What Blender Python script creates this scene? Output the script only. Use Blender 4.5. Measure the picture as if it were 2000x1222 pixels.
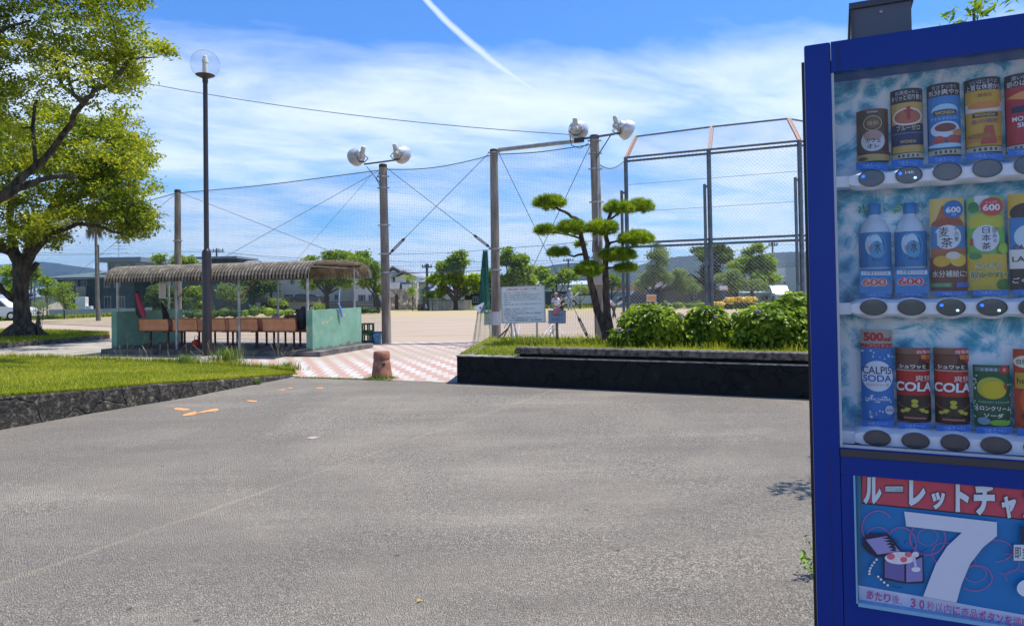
import bpy, bmesh, math, random
import numpy as np
from mathutils import Vector, Matrix
random.seed(7); rng = np.random.default_rng(7)
PI = math.pi
sc = bpy.context.scene
for o in list(bpy.data.objects): bpy.data.objects.remove(o)

# ------------------------------------------------------------------ camera
F = 1370.0; CX = 1000.0; PITCH = math.radians(1.04); ROLL = math.atan(0.0155)
CY = 567.0 - F*math.tan(PITCH); EYE = 1.5
cd = bpy.data.cameras.new('camera'); cam = bpy.data.objects.new('camera', cd); sc.collection.objects.link(cam)
cd.sensor_width = 36.0; cd.lens = F/2000*36; cd.shift_y = -(611.0-CY)/2000.0
cd.clip_start = 0.05; cd.clip_end = 12000
R3 = Matrix.Rotation(PI/2+PITCH, 3, 'X') @ Matrix.Rotation(-ROLL, 3, 'Z')
cam.matrix_world = Matrix.Translation((0, 0, EYE)) @ R3.to_4x4()
sc.camera = cam
# ------------------------------------------------------------------ exposure
sc.view_settings.view_transform = 'Standard'; sc.view_settings.look = 'None'
sc.view_settings.exposure = 0.5; sc.view_settings.gamma = 1.0
# ------------------------------------------------------------------ sun
SUNV = Vector((0.38, 0.11, 1.0)).normalized()
sd = bpy.data.lights.new('sun', 'SUN'); sd.energy = 4.6; sd.angle = math.radians(0.53); sd.color = (1, .965, .91)
so = bpy.data.objects.new('sun', sd); sc.collection.objects.link(so)
so.rotation_euler = SUNV.to_track_quat('Z', 'Y').to_euler(); so.location = (0, 0, 60)
# ------------------------------------------------------------------ world: sky, thin cloud, contrail
w = bpy.data.worlds.new('World'); sc.world = w; w.use_nodes = True
nt = w.node_tree; N = nt.nodes; L = nt.links
for n in list(N): N.remove(n)
def nd(t, **k):
    n = N.new(t)
    for a, b in k.items(): setattr(n, a, b)
    return n
def mth(op, a, b=None, c=None, clamp=False):
    n = N.new('ShaderNodeMath'); n.operation = op; n.use_clamp = clamp
    for i, v in enumerate((a, b, c)):
        if v is None: continue
        if isinstance(v, (int, float)): n.inputs[i].default_value = v
        else: L.new(v, n.inputs[i])
    return n.outputs[0]
def ramp(src, pts):
    n = N.new('ShaderNodeValToRGB'); L.new(src, n.inputs[0]); e = n.color_ramp.elements
    while len(e) < len(pts): e.new(.5)
    for i, (p, v) in enumerate(pts):
        e[i].position = p; e[i].color = (v, v, v, 1) if isinstance(v, (int, float)) else (*v, 1)
    return n.outputs[0]
sky = nd('ShaderNodeTexSky'); sky.sky_type = 'NISHITA'; sky.sun_disc = False
sky.sun_elevation = math.asin(SUNV.z); sky.sun_rotation = math.atan2(SUNV.x, SUNV.y)
sky.air_density = 1.0; sky.dust_density = 0.6; sky.ozone_density = 2.5
out = nd('ShaderNodeOutputWorld'); bg = nd('ShaderNodeBackground'); bg.inputs[1].default_value = 0.12
tc = nd('ShaderNodeTexCoord'); sep = nd('ShaderNodeSeparateXYZ'); L.new(tc.outputs['Generated'], sep.inputs[0])
dx, dy, dz = sep.outputs
zz = mth('MAXIMUM', dz, 0.0)
den = mth('ADD', zz, 0.12)
u = mth('DIVIDE', dx, den); v = mth('DIVIDE', dy, den)
cmb = nd('ShaderNodeCombineXYZ')
# wisps stretched obliquely
L.new(mth('ADD', mth('MULTIPLY', u, .95), mth('MULTIPLY', v, .18)), cmb.inputs[0])
L.new(mth('ADD', mth('MULTIPLY', v, 1.5), mth('MULTIPLY', u, -.55)), cmb.inputs[1])
n1 = nd('ShaderNodeTexNoise'); n1.inputs['Scale'].default_value = .75; n1.inputs['Detail'].default_value = 9
n1.inputs['Roughness'].default_value = .56; n1.inputs['Distortion'].default_value = .35; L.new(cmb.outputs[0], n1.inputs[0])
cmb2 = nd('ShaderNodeCombineXYZ')
L.new(mth('ADD', mth('MULTIPLY', u, 2.2), mth('MULTIPLY', v, 1.5)), cmb2.inputs[0])
L.new(mth('ADD', mth('MULTIPLY', v, 3.6), mth('MULTIPLY', u, -2.2)), cmb2.inputs[1])
n2 = nd('ShaderNodeTexNoise'); n2.inputs['Scale'].default_value = .8; n2.inputs['Detail'].default_value = 7
n2.inputs['Roughness'].default_value = .6; n2.inputs['Distortion'].default_value = .6; L.new(cmb2.outputs[0], n2.inputs[0])
bias = ramp(zz, [(0, .72), (.06, .68), (.13, .60), (.16, .58), (.22, .68), (.29, .66), (.335, .44), (.40, .31), (.7, .34)])
cl = mth('ADD', mth('ADD', mth('MULTIPLY', n1.outputs[0], .84), mth('MULTIPLY', n2.outputs[0], .42)), mth('SUBTRACT', bias, .68))
cf = ramp(cl, [(.37, 0.0), (.52, .36), (.64, .72), (.80, 1.0)])
# contrail: a curved line across the sky given by two direction points
def rdir(px, py):
    d = R3 @ Vector(((px-CX)/F, -(py-CY)/F, -1)); return d.normalized()
a, b = rdir(825, -8), rdir(1130, 225); nrm = a.cross(b).normalized(); mid = (a+b).normalized(); tg = (b-a).normalized()
def dot(vec):
    n = N.new('ShaderNodeVectorMath'); n.operation = 'DOT_PRODUCT'; L.new(tc.outputs['Generated'], n.inputs[0]); n.inputs[1].default_value = vec
    return n.outputs['Value']
t = dot(tg); dist = dot(nrm)
n3 = nd('ShaderNodeTexNoise'); n3.inputs['Scale'].default_value = 38; n3.inputs['Detail'].default_value = 6; L.new(tc.outputs['Generated'], n3.inputs[0])
tt = mth('DIVIDE', mth('SUBTRACT', t, mid.dot(tg)), (b-a).length/2)     # -1..1 along the trail
bow = mth('MULTIPLY', mth('SUBTRACT', 1.0, mth('MULTIPLY', tt, tt)), -0.0125)
dd = mth('ABSOLUTE', mth('ADD', mth('ADD', dist, bow), mth('MULTIPLY', mth('SUBTRACT', n3.outputs[0], .5), .004)))
wid = mth('ADD', .0044, mth('MULTIPLY', mth('ADD', tt, 1.0), .0020))
core = mth('SUBTRACT', 1.0, mth('DIVIDE', dd, wid), clamp=True)
ends = mth('MULTIPLY', mth('SUBTRACT', 1.0, mth('ABSOLUTE', mth('MULTIPLY', mth('SUBTRACT', tt, -.1), .56)), clamp=True), 1.9, clamp=True)
tr = mth('MULTIPLY', mth('MULTIPLY', mth('POWER', core, .55), ends), .80)
fac = mth('MAXIMUM', cf, tr)
tint = nd('ShaderNodeMix', data_type='RGBA', blend_type='MULTIPLY'); tint.inputs[0].default_value = 1
L.new(sky.outputs[0], tint.inputs[6]); tint.inputs[7].default_value = (.42, .78, 1.25, 1)
mx = nd('ShaderNodeMix', data_type='RGBA'); L.new(fac, mx.inputs[0]); L.new(tint.outputs[2], mx.inputs[6]); mx.inputs[7].default_value = (5.9, 6.6, 7.5, 1)
L.new(mx.outputs[2], bg.inputs[0]); L.new(bg.outputs[0], out.inputs[0])

# ------------------------------------------------------------------ photo pixel -> world
def ray(px, py):
    d = R3 @ Vector(((px-CX)/F, -(py-CY)/F, -1)); return d/d.y
def P(px, py, Y):
    d = ray(px, py); return Vector((d.x*Y, Y, EYE+d.z*Y))
def G(px, py, z=0.0):
    d = ray(px, py); t = (z-EYE)/d.z; return Vector((d.x*t, t, z))
# ------------------------------------------------------------------ materials
def hexc(h):
    h = h.lstrip('#'); r = [int(h[i:i+2], 16)/255 for i in (0, 2, 4)]
    return tuple(c/12.92 if c <= .04045 else ((c+.055)/1.055)**2.4 for c in r)
MC = {}
class NT:
    def __init__(s, m): s.t = m.node_tree; s.N = s.t.nodes; s.L = s.t.links
    def new(s, t, **k):
        n = s.N.new(t)
        for a, b in k.items(): setattr(n, a, b)
        return n
    def math(s, op, a, b=None, clamp=False):
        n = s.N.new('ShaderNodeMath'); n.operation = op; n.use_clamp = clamp
        for i, v in enumerate((a, b)):
            if v is None: continue
            if isinstance(v, (int, float)): n.inputs[i].default_value = v
            else: s.L.new(v, n.inputs[i])
        return n.outputs[0]
    def noise(s, vec, scale, detail=4, rough=.55, dist=0):
        n = s.N.new('ShaderNodeTexNoise'); n.inputs['Scale'].default_value = scale; n.inputs['Detail'].default_value = detail
        n.inputs['Roughness'].default_value = rough; n.inputs['Distortion'].default_value = dist
        if vec is not None: s.L.new(vec, n.inputs[0])
        return n.outputs[0]
    def ramp(s, src, pts):
        n = s.N.new('ShaderNodeValToRGB'); s.L.new(src, n.inputs[0]); e = n.color_ramp.elements
        while len(e) < len(pts): e.new(.5)
        for i, (p, v) in enumerate(pts):
            e[i].position = p; e[i].color = (v, v, v, 1) if isinstance(v, (int, float)) else (*v[:3], 1)
        return n.outputs[0]
    def mix(s, f, a, b, bt='MIX'):
        n = s.N.new('ShaderNodeMix'); n.data_type = 'RGBA'; n.blend_type = bt
        for i, v in ((0, f), (6, a), (7, b)):
            if isinstance(v, (int, float)): n.inputs[i].default_value = v
            elif isinstance(v, tuple): n.inputs[i].default_value = (*v[:3], 1)
            else: s.L.new(v, n.inputs[i])
        return n.outputs[2]
    def bump(s, h, strength, dist=.01):
        n = s.N.new('ShaderNodeBump'); n.inputs['Strength'].default_value = strength; n.inputs['Distance'].default_value = dist
        s.L.new(h, n.inputs['Height']); return n.outputs[0]
def newmat(name):
    m = bpy.data.materials.new(name); m.use_nodes = True
    return m, NT(m), m.node_tree.nodes['Principled BSDF']
def M(name, col, rough=.7, metal=0.0, var=.0, vs=4, col2=None, bump=0, bs=40, bd=.01, spec=.5, coat=0, stretch=None, edge=(.35, .65)):
    if name in MC: return MC[name]
    if isinstance(col, str): col = hexc(col)
    if isinstance(col2, str): col2 = hexc(col2)
    m, T, b = newmat(name)
    b.inputs['Base Color'].default_value = (*col, 1); b.inputs['Roughness'].default_value = rough
    b.inputs['Metallic'].default_value = metal; b.inputs['Specular IOR Level'].default_value = spec; b.inputs['Coat Weight'].default_value = coat
    if var or col2 or bump:
        tcn = T.new('ShaderNodeTexCoord'); vec = tcn.outputs['Object']
        if stretch:
            mp = T.new('ShaderNodeMapping'); T.L.new(vec, mp.inputs[0]); mp.inputs['Scale'].default_value = stretch; vec = mp.outputs[0]
        if var or col2:
            c2 = col2 or tuple(min(1, c*(1+var)) for c in col); c1 = tuple(c*(1-var) for c in col)
            n = T.noise(vec, vs, 6, .6); r = T.ramp(n, [(edge[0], c1), (edge[1], c2)]); T.L.new(r, b.inputs['Base Color'])
        if bump:
            T.L.new(T.bump(T.noise(vec, bs, 5, .6), bump, bd), b.inputs['Normal'])
    MC[name] = m; return m
def pm(h, rough=.45):
    k = 'ink_'+h.lstrip('#')
    return M(k, h, rough)
def leafmat(name, cols, trans=.35, rough=.5, clump=1.2):
    if name in MC: return MC[name]
    m, T, b = newmat(name)
    g = T.new('ShaderNodeNewGeometry'); tcn = T.new('ShaderNodeTexCoord')
    n = T.noise(tcn.outputs['Object'], clump, 3, .5)
    f = T.math('ADD', T.math('MULTIPLY', g.outputs['Random Per Island'], .55), T.math('MULTIPLY', T.math('SUBTRACT', n, .28), 1.0))
    c = T.ramp(f, [(i/(len(cols)-1)*.8+.1, q) for i, q in enumerate(cols)])
    T.L.new(c, b.inputs['Base Color']); b.inputs['Roughness'].default_value = rough; b.inputs['Specular IOR Level'].default_value = .35
    tr = T.new('ShaderNodeBsdfTranslucent'); c2 = T.mix(.55, c, (1.0, 1.0, .35), 'MULTIPLY'); br = T.mix(1.0, c2, (1.5, 1.5, 1.2), 'MULTIPLY'); T.L.new(br, tr.inputs[0])
    ms = T.new('ShaderNodeMixShader'); ms.inputs[0].default_value = trans
    T.L.new(b.outputs[0], ms.inputs[1]); T.L.new(tr.outputs[0], ms.inputs[2]); T.L.new(ms.outputs[0], T.N['Material Output'].inputs[0])
    MC[name] = m; return m
# ------------------------------------------------------------------ mesh builder
class MB:
    def __init__(s): s.v = []; s.f = []; s.m = []; s.cur = 0
    def add(s, vs, fs):
        o = len(s.v); s.v += [tuple(x) for x in vs]; s.f += [tuple(i+o for i in f) for f in fs]; s.m += [s.cur]*len(fs); return s
    def box(s, c, d, rz=0, rx=0, ry=0, taper=1.0, bev=0):
        x, y, z = d[0]/2, d[1]/2, d[2]/2
        if bev:
            bm = bmesh.new(); bmesh.ops.create_cube(bm, size=1); bmesh.ops.scale(bm, vec=d, verts=bm.verts)
            bmesh.ops.bevel(bm, geom=bm.edges[:], offset=bev, segments=2, affect='EDGES', profile=.6)
            vs = [v.co.copy() for v in bm.verts]; bm.verts.index_update(); fs = [[v.index for v in f.verts] for f in bm.faces]; bm.free()
        else:
            vs = [Vector((a*x*(taper if cz > 0 else 1), b*y*(taper if cz > 0 else 1), cz*z)) for cz in (-1, 1) for a, b in ((-1, -1), (1, -1), (1, 1), (-1, 1))]
            fs = [(3, 2, 1, 0), (4, 5, 6, 7), (0, 1, 5, 4), (1, 2, 6, 5), (2, 3, 7, 6), (3, 0, 4, 7)]
        Rm = Matrix.Rotation(rz, 3, 'Z') @ Matrix.Rotation(ry, 3, 'Y') @ Matrix.Rotation(rx, 3, 'X'); c = Vector(c)
        return s.add([Rm @ v + c for v in vs], fs)
    def bx(s, x0, x1, y0, y1, z0, z1, **k): return s.box(((x0+x1)/2, (y0+y1)/2, (z0+z1)/2), (abs(x1-x0), abs(y1-y0), abs(z1-z0)), **k)
    def tube(s, pts, r, n=8, caps=True):
        pts = [Vector(p) for p in pts]
        if not isinstance(r, (list, tuple)): r = [r]*len(pts)
        vs = []; up = None
        for i, p in enumerate(pts):
            d = (pts[min(i+1, len(pts)-1)]-pts[max(i-1, 0)])
            if d.length < 1e-9: d = Vector((0, 0, 1))
            d.normalize()
            if up is None: up = d.orthogonal().normalized()
            else:
                up = (up - d*up.dot(d))
                up = up.normalized() if up.length > 1e-6 else d.orthogonal().normalized()
            q = d.cross(up)
            for k in range(n):
                a = 2*PI*k/n; vs.append(p + (up*math.cos(a)+q*math.sin(a))*r[i])
        fs = [(i*n+k, i*n+(k+1) % n, (i+1)*n+(k+1) % n, (i+1)*n+k) for i in range(len(pts)-1) for k in range(n)]
        if caps: fs += [tuple(reversed(range(n))), tuple((len(pts)-1)*n+k for k in range(n))]
        return s.add(vs, fs)
    def lathe(s, prof, c=(0, 0, 0), n=24, axis=None):
        c = Vector(c); vs = []
        Rm = Matrix.Identity(3) if axis is None else Vector(axis).to_track_quat('Z', 'Y').to_matrix()
        for r, z in prof:
            for k in range(n):
                a = 2*PI*k/n; vs.append(Rm @ Vector((r*math.cos(a), r*math.sin(a), z)) + c)
        fs = [(i*n+k, i*n+(k+1) % n, (i+1)*n+(k+1) % n, (i+1)*n+k) for i in range(len(prof)-1) for k in range(n)]
        if prof[0][0] > 1e-5: fs.append(tuple(reversed(range(n))))
        if prof[-1][0] > 1e-5: fs.append(tuple((len(prof)-1)*n+k for k in range(n)))
        return s.add(vs, fs)
    def prism(s, poly, f0, f1):
        n = len(poly); vs = [f0(p) for p in poly]+[f1(p) for p in poly]
        return s.add(vs, [tuple(reversed(range(n))), tuple(range(n, 2*n))]+[(i, (i+1) % n, n+(i+1) % n, n+i) for i in range(n)])
    def blob(s, c, rad, nz=8, n=12, jit=.1):
        vs = []; c = Vector(c)
        for i in range(nz+1):
            ph = PI*i/nz
            for k in range(n):
                a = 2*PI*k/n; j = 1+random.uniform(-jit, jit)
                vs.append(c+Vector((rad[0]*math.sin(ph)*math.cos(a)*j, rad[1]*math.sin(ph)*math.sin(a)*j, rad[2]*math.cos(ph)*j)))
        return s.add(vs, [(i*n+k, (i+1)*n+k, (i+1)*n+(k+1) % n, i*n+(k+1) % n) for i in range(nz) for k in range(n)])
    def npadd(s, V, Fq):
        o = len(s.v); s.v += V.tolist(); s.f += (Fq+o).tolist(); s.m += [s.cur]*len(Fq); return s
def link(o): sc.collection.objects.link(o); return o
def tag(o, label, cat, group=None, kind=None):
    o['label'] = label; o['category'] = cat
    if group: o['group'] = group
    if kind: o['kind'] = kind
    return o
def thing(name, label, cat, loc=(0, 0, 0), rz=0, group=None):
    o = link(bpy.data.objects.new(name, None)); o.location = loc; o.rotation_euler = (0, 0, rz); o.empty_display_size = .1
    return tag(o, label, cat, group)
def wm(o):
    m = Matrix.Translation(o.location) @ o.rotation_euler.to_matrix().to_4x4()
    return wm(o.parent) @ m if o.parent else m
def B(name, mb, mats, parent=None, world=True, smooth=False, label=None):
    """link a builder as one mesh object. With a parent and world=True its world coordinates are moved into the parent's frame"""
    me = bpy.data.meshes.new(name)
    vs = mb.v
    o = bpy.data.objects.new(name, me)
    if parent is not None and world:
        A = np.array(wm(parent).inverted()); V = np.asarray(vs, dtype=float); vs = (V @ A[:3, :3].T + A[:3, 3])
        vs = vs.tolist()
    elif parent is None and world and len(vs):
        V = np.asarray(vs, dtype=float); mn = V.min(0); mxx = V.max(0); c = np.array([(mn[0]+mxx[0])/2, (mn[1]+mxx[1])/2, mn[2]])
        if max(abs(c)) < 1000: vs = (V-c).tolist(); o.location = c.tolist()
    me.from_pydata(vs, [], mb.f)
    if not isinstance(mats, (list, tuple)): mats = [mats]
    for m in mats: me.materials.append(m)
    if len(mats) > 1: me.polygons.foreach_set('material_index', mb.m)
    if smooth:
        me.polygons.foreach_set('use_smooth', [True]*len(mb.f))
        try: me.set_sharp_from_angle(angle=math.radians(40))
        except Exception: pass
    me.update(); link(o)
    if parent is not None: o.parent = parent
    if label: o['label'] = label
    return o
def copy_tree(o, parent=None):
    c = o.copy(); link(c)
    if parent is not None: c.parent = parent
    for ch in [x for x in bpy.data.objects if x.parent == o]: copy_tree(ch, c)
    return c
def setting(o): o['kind'] = 'structure'; return o
# ------------------------------------------------------------------ flat art and lettering
TXC = {}
def text2d(s, bold=0):
    if any('\u4e00' <= c <= '\u9fff' for c in s): bold = min(bold, .004)     # heavy offsets break dense characters
    k = (s, bold)
    if k in TXC: return TXC[k]
    cu = bpy.data.curves.new('t', 'FONT'); cu.body = s; cu.offset = bold; cu.resolution_u = 3
    ob = bpy.data.objects.new('t', cu); link(ob)
    dg = bpy.context.evaluated_depsgraph_get(); me = ob.evaluated_get(dg).to_mesh()
    vs = [(v.co.x, v.co.y) for v in me.vertices]; fs = [tuple(p.vertices) for p in me.polygons]
    bpy.data.objects.remove(ob); bpy.data.curves.remove(cu)
    if not vs: vs = [(0, 0), (1, 0), (0, 1)]; fs = []
    xs = [p[0] for p in vs]; ys = [p[1] for p in vs]; x0, x1, y0, y1 = min(xs), max(xs), min(ys), max(ys)
    vs = [((x-x0)/max(x1-x0, 1e-6), (y-y0)/max(y1-y0, 1e-6)) for x, y in vs]
    TXC[k] = (vs, fs, (x1-x0)/max(y1-y0, 1e-6)); return TXC[k]
class Art:
    """coloured shapes on a surface; each layer lies a little proud of the one below. f(x, y, k) -> point"""
    def __init__(s, f, step=.0004, cut=0): s.f = f; s.k = 0 if not cut else 1; s.mb = MB(); s.mats = []; s.step = step; s.cut = cut
    def slabs(s, vs, fs):
        """cut every face into the vertical slabs of the curved face below, so that all layers bend alike"""
        V = []; Fo = []; n = s.cut
        for f in fs:
            P_ = [vs[i] for i in f]; x0, x1 = min(p[0] for p in P_), max(p[0] for p in P_)
            for k in range(max(0, int((x0+1)*n/2)), min(n-1, int((x1+1)*n/2))+1):
                a, b = -1+2*k/n, -1+2*(k+1)/n; Q = P_
                for lim, sg in ((a, 1), (b, -1)):
                    R = []
                    for i in range(len(Q)):
                        p, q = Q[i], Q[(i+1) % len(Q)]; dp, dq = sg*(p[0]-lim), sg*(q[0]-lim)
                        if dp >= 0: R.append(p)
                        if dp*dq < 0: t = dp/(dp-dq); R.append((p[0]+(q[0]-p[0])*t, p[1]+(q[1]-p[1])*t))
                    Q = R
                    if len(Q) < 3: break
                if len(Q) >= 3:
                    o = len(V); V += Q; Fo.append(tuple(range(o, o+len(Q))))
        return V, Fo
    def col(s, c):
        m = pm(c) if isinstance(c, str) else c
        if m not in s.mats: s.mats.append(m)
        s.mb.cur = s.mats.index(m)
    def raw(s, vs, fs, c, up=True):
        s.col(c)
        if s.cut: vs, fs = s.slabs(vs, fs)
        s.mb.add([s.f(x, y, s.k*s.step) for x, y in vs], fs)
        if up: s.k += 1
        return s
    def rect(s, x0, y0, x1, y1, c, nx=1, up=True):
        vs = [(x0+(x1-x0)*i/nx, y) for y in (y0, y1) for i in range(nx+1)]
        return s.raw(vs, [(i, i+1, nx+1+i+1, nx+1+i) for i in range(nx)], c, up)
    def poly(s, pts, c, up=True): return s.raw(pts, [tuple(range(len(pts)))], c, up)
    def ell(s, cx, cy, rx, ry, c, n=20, up=True): return s.poly([(cx+rx*math.cos(2*PI*i/n), cy+ry*math.sin(2*PI*i/n)) for i in range(n)], c, up)
    def ring(s, cx, cy, rx, ry, c, w=.15, n=24, a0=0, a1=2*PI, up=True):
        vs = []
        for i in range(n+1):
            a = a0+(a1-a0)*i/n; vs += [(cx+rx*math.cos(a), cy+ry*math.sin(a)), (cx+rx*(1-w)*math.cos(a), cy+ry*(1-w)*math.sin(a))]
        return s.raw(vs, [(2*i, 2*i+2, 2*i+3, 2*i+1) for i in range(n)], c, up)
    def stroke(s, pts, w, c, up=True):
        vs = []; fs = []
        for i, (x, y) in enumerate(pts):
            a = pts[max(i-1, 0)]; b = pts[min(i+1, len(pts)-1)]; dx, dy = b[0]-a[0], b[1]-a[1]; l = math.hypot(dx, dy) or 1
            vs += [(x-dy/l*w/2, y+dx/l*w/2), (x+dy/l*w/2, y-dx/l*w/2)]
        return s.raw(vs, [(2*i, 2*i+2, 2*i+3, 2*i+1) for i in range(len(pts)-1)], c, up)
    def text(s, t, cx, cy, wd, ht, c, bold=.0, slant=0, up=True):
        vs, fs, asp = text2d(t, bold)
        return s.raw([(cx+(x-.5)*wd+slant*(y-.5)*ht, cy+(y-.5)*ht) for x, y in vs], fs, c, up)
    def done(s, name, parent, world=False): return B(name, s.mb, s.mats, parent, world=world)
# ------------------------------------------------------------------ foliage
def leaves(cen, L0, L1, wr=.5, upb=.3, fold=True, seed=0):
    """one leaf at each centre: a folded rhombus of random orientation. returns V, F"""
    n = len(cen); g = np.random.default_rng(seed+n)
    nr = g.normal(size=(n, 3)); nr[:, 2] = np.abs(nr[:, 2])+upb; nr /= np.linalg.norm(nr, axis=1)[:, None]
    t = g.normal(size=(n, 3)); t -= nr*(t*nr).sum(1)[:, None]; t /= np.linalg.norm(t, axis=1)[:, None]
    b = np.cross(nr, t); ln = g.uniform(L0, L1, n)[:, None]; wd = ln*wr
    V = np.stack([cen-t*ln/2, cen+b*wd/2+nr*wd*.12, cen+t*ln/2-nr*ln*.12, cen-b*wd/2+nr*wd*.12], 1).reshape(-1, 3)
    return V, np.arange(4*n).reshape(n, 4)
def twigs(clumps, per_m2=9, leaf_per=22, twig_r=.16, seed=1, top=.25):
    """clumps: (x,y,z,rx,ry,rz). twig tips near the shell of each clump, leaves around every tip"""
    g = np.random.default_rng(seed); tips = []
    for c in clumps:
        k = max(4, int(per_m2*(c[3]*c[5]*2+c[3]*c[4])*2))
        d = g.normal(size=(k, 3)); d[:, 2] += top; d /= np.linalg.norm(d, axis=1)[:, None]
        r = g.uniform(.35, 1, (k, 1))**.45
        tips.append(np.array(c[:3])+d*r*np.array(c[3:6]))
    tips = np.concatenate(tips)
    off = g.normal(size=(len(tips), leaf_per, 3))*np.array([1, 1, .62])*twig_r*.55
    return tips, (tips[:, None, :]+off).reshape(-1, 3)
def in_poly(x, y, poly):
    c = False; j = len(poly)-1
    for i in range(len(poly)):
        xi, yi = poly[i]; xj, yj = poly[j]
        if (yi > y) != (yj > y) and x < (xj-xi)*(y-yi)/(yj-yi)+xi: c = not c
        j = i
    return c
def blades(pts, h0, h1, w, lean=.5, seed=0, seg=2):
    """grass blades as bent triangles: pts (n,3)"""
    n = len(pts); g = np.random.default_rng(seed+n+3); a = g.uniform(0, 2*PI, n); h = g.uniform(h0, h1, n)
    d = np.stack([np.cos(a), np.sin(a), 0*a], 1); s = np.stack([-np.sin(a), np.cos(a), 0*a], 1)*(w*g.uniform(.6, 1.2, n))[:, None]/2
    le = (g.uniform(.1, 1, n)*lean*h)[:, None]; up = np.array([0, 0, 1.0])
    m = pts+d*le*.3+up*(h*.6)[:, None]; t = pts+d*le+up*h[:, None]
    V = np.stack([pts-s, pts+s, m+s*.8, m-s*.8, t], 1).reshape(-1, 3)
    i = np.arange(n)*5
    return V, np.stack([i, i+1, i+2, i+3], 1), np.stack([i+3, i+2, i+4], 1)
def add_blades(mb, pts, *a, **k):
    V, q, t3 = blades(np.asarray(pts, float), *a, **k); o = len(mb.v); mb.v += V.tolist()
    mb.f += (q+o).tolist()+(t3+o).tolist(); mb.m += [mb.cur]*(len(q)+len(t3))
def limb(mb, pts, r0, r1, n=9, wob=0):
    k = len(pts); q = []
    rr = []
    for i in range(k-1):
        for s in range(3):
            f = s/3; p = Vector(pts[i]).lerp(Vector(pts[i+1]), f); q.append(p+Vector((random.uniform(-wob, wob), random.uniform(-wob, wob), random.uniform(-wob, wob)))); rr.append((i+f)/(k-1))
    q.append(Vector(pts[-1])); rr.append(1)
    mb.tube(q, [r0+(r1-r0)*f**.8 for f in rr], n)
bark = M('bark', (.030, .022, .017), .9, var=.5, vs=9, col2=(.12, .09, .065), bump=.9, bs=16, bd=.04, stretch=(1, 1, .3))
barkfar = M('bark_far', (.06, .045, .035), .9, var=.3, vs=4)
camphor = leafmat('camphor_leaf', [(.05, .085, .010), (.15, .205, .012), (.33, .36, .020), (.50, .47, .045)], .48, .42, .55)
# ================================================================== SETTING
def sheet(name, pts, z, mat):
    mb = MB(); mb.add([(p[0], p[1], z) for p in pts], [tuple(range(len(pts)))]); o = B(name, mb, mat, world=False); return setting(o)
def posnode(T):
    g = T.new('ShaderNodeNewGeometry'); return g.outputs['Position']
# far ground: rough grass
m, T, b = newmat('ground_grass'); p = posnode(T)
c = T.ramp(T.noise(p, .6, 8, .65), [(.3, (.055, .085, .018)), (.5, (.11, .15, .03)), (.7, (.17, .18, .05))])
T.L.new(c, b.inputs['Base Color']); b.inputs['Roughness'].default_value = .95; T.L.new(T.bump(T.noise(p, 6, 4), .6, .1), b.inputs['Normal'])
sheet('ground', [(-5000, -60), (5000, -60), (5000, 9000), (-5000, 9000)], -0.008, m)
# sand field
m, T, b = newmat('field_sand'); p = posnode(T)
mp = T.new('ShaderNodeMapping'); T.L.new(p, mp.inputs[0]); mp.inputs['Scale'].default_value = (.25, 1.1, 1)
c1 = T.ramp(T.noise(mp.outputs[0], .9, 9, .68), [(.3, (.29, .21, .145)), (.5, (.37, .28, .20)), (.72, (.44, .345, .255))])
c2 = T.mix(.32, c1, T.ramp(T.noise(p, 30, 3), [(.35, (.21, .15, .105)), (.65, (.52, .42, .31))]))
yy = T.new('ShaderNodeSeparateXYZ'); T.L.new(p, yy.inputs[0])
far = T.ramp(T.math('MULTIPLY', T.math('ADD', yy.outputs[1], T.math('MULTIPLY', T.noise(p, .15, 4), 8)), .01), [(.40, 0.0), (.56, 1.0)])
c3 = T.mix(far, c2, (.40, .315, .155)); T.L.new(c3, b.inputs['Base Color']); b.inputs['Roughness'].default_value = .95
T.L.new(T.bump(T.noise(p, 22, 5), .5, .02), b.inputs['Normal'])
fp = [G(-700, 640), G(0, 627), G(300, 615), G(600, 608), G(900, 604), G(1300, 600), G(1500, 600), G(1800, 600)]
fp = [(q.x, q.y) for q in fp] + [(40, 15), (8, 13), (-40, 16.5)]
sheet('sports_field', fp, 0.0, m)
# asphalt
m, T, b = newmat('asphalt'); p = posnode(T)
fine = T.noise(p, 95, 3, .7); big = T.noise(p, .55, 6, .6, .4); mid = T.noise(p, 5, 6, .7)
mp = T.new('ShaderNodeMapping'); T.L.new(p, mp.inputs[0]); mp.inputs['Rotation'].default_value = (0, 0, math.radians(-48)); mp.inputs['Scale'].default_value = (.35, 1.5, 1)
st = T.noise(mp.outputs[0], 1.1, 7, .62)
c0 = T.ramp(fine, [(.40, (.040, .037, .035)), (.5, (.150, .141, .130)), (.60, (.33, .31, .285))])
vr = T.new('ShaderNodeTexVoronoi'); vr.inputs['Scale'].default_value = 120; T.L.new(p, vr.inputs[0])
c0 = T.mix(T.ramp(vr.outputs['Distance'], [(.10, .55), (.42, 0.0)]), c0, (.36, .345, .32))
c0 = T.mix(T.ramp(T.noise(p, 27, 4, .7), [(.42, .45), (.50, 0.0)]), c0, (.060, .056, .052))
c0 = T.mix(T.ramp(big, [(.36, 0.0), (.60, .75)]), c0, (.205, .190, .170))
c0 = T.mix(T.ramp(st, [(.36, .30), (.50, 0.0)]), c0, (.095, .090, .088))
c0 = T.mix(T.ramp(st, [(.56, 0.0), (.72, .40)]), c0, (.29, .275, .25))
c0 = T.mix(T.ramp(mid, [(.55, 0.0), (.75, .35)]), c0, (.10, .095, .09))
c0 = T.mix(T.ramp(T.noise(p, .23, 5, .6, .8), [(.44, .34), (.54, 0.0)]), c0, (.095, .090, .086))
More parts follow.
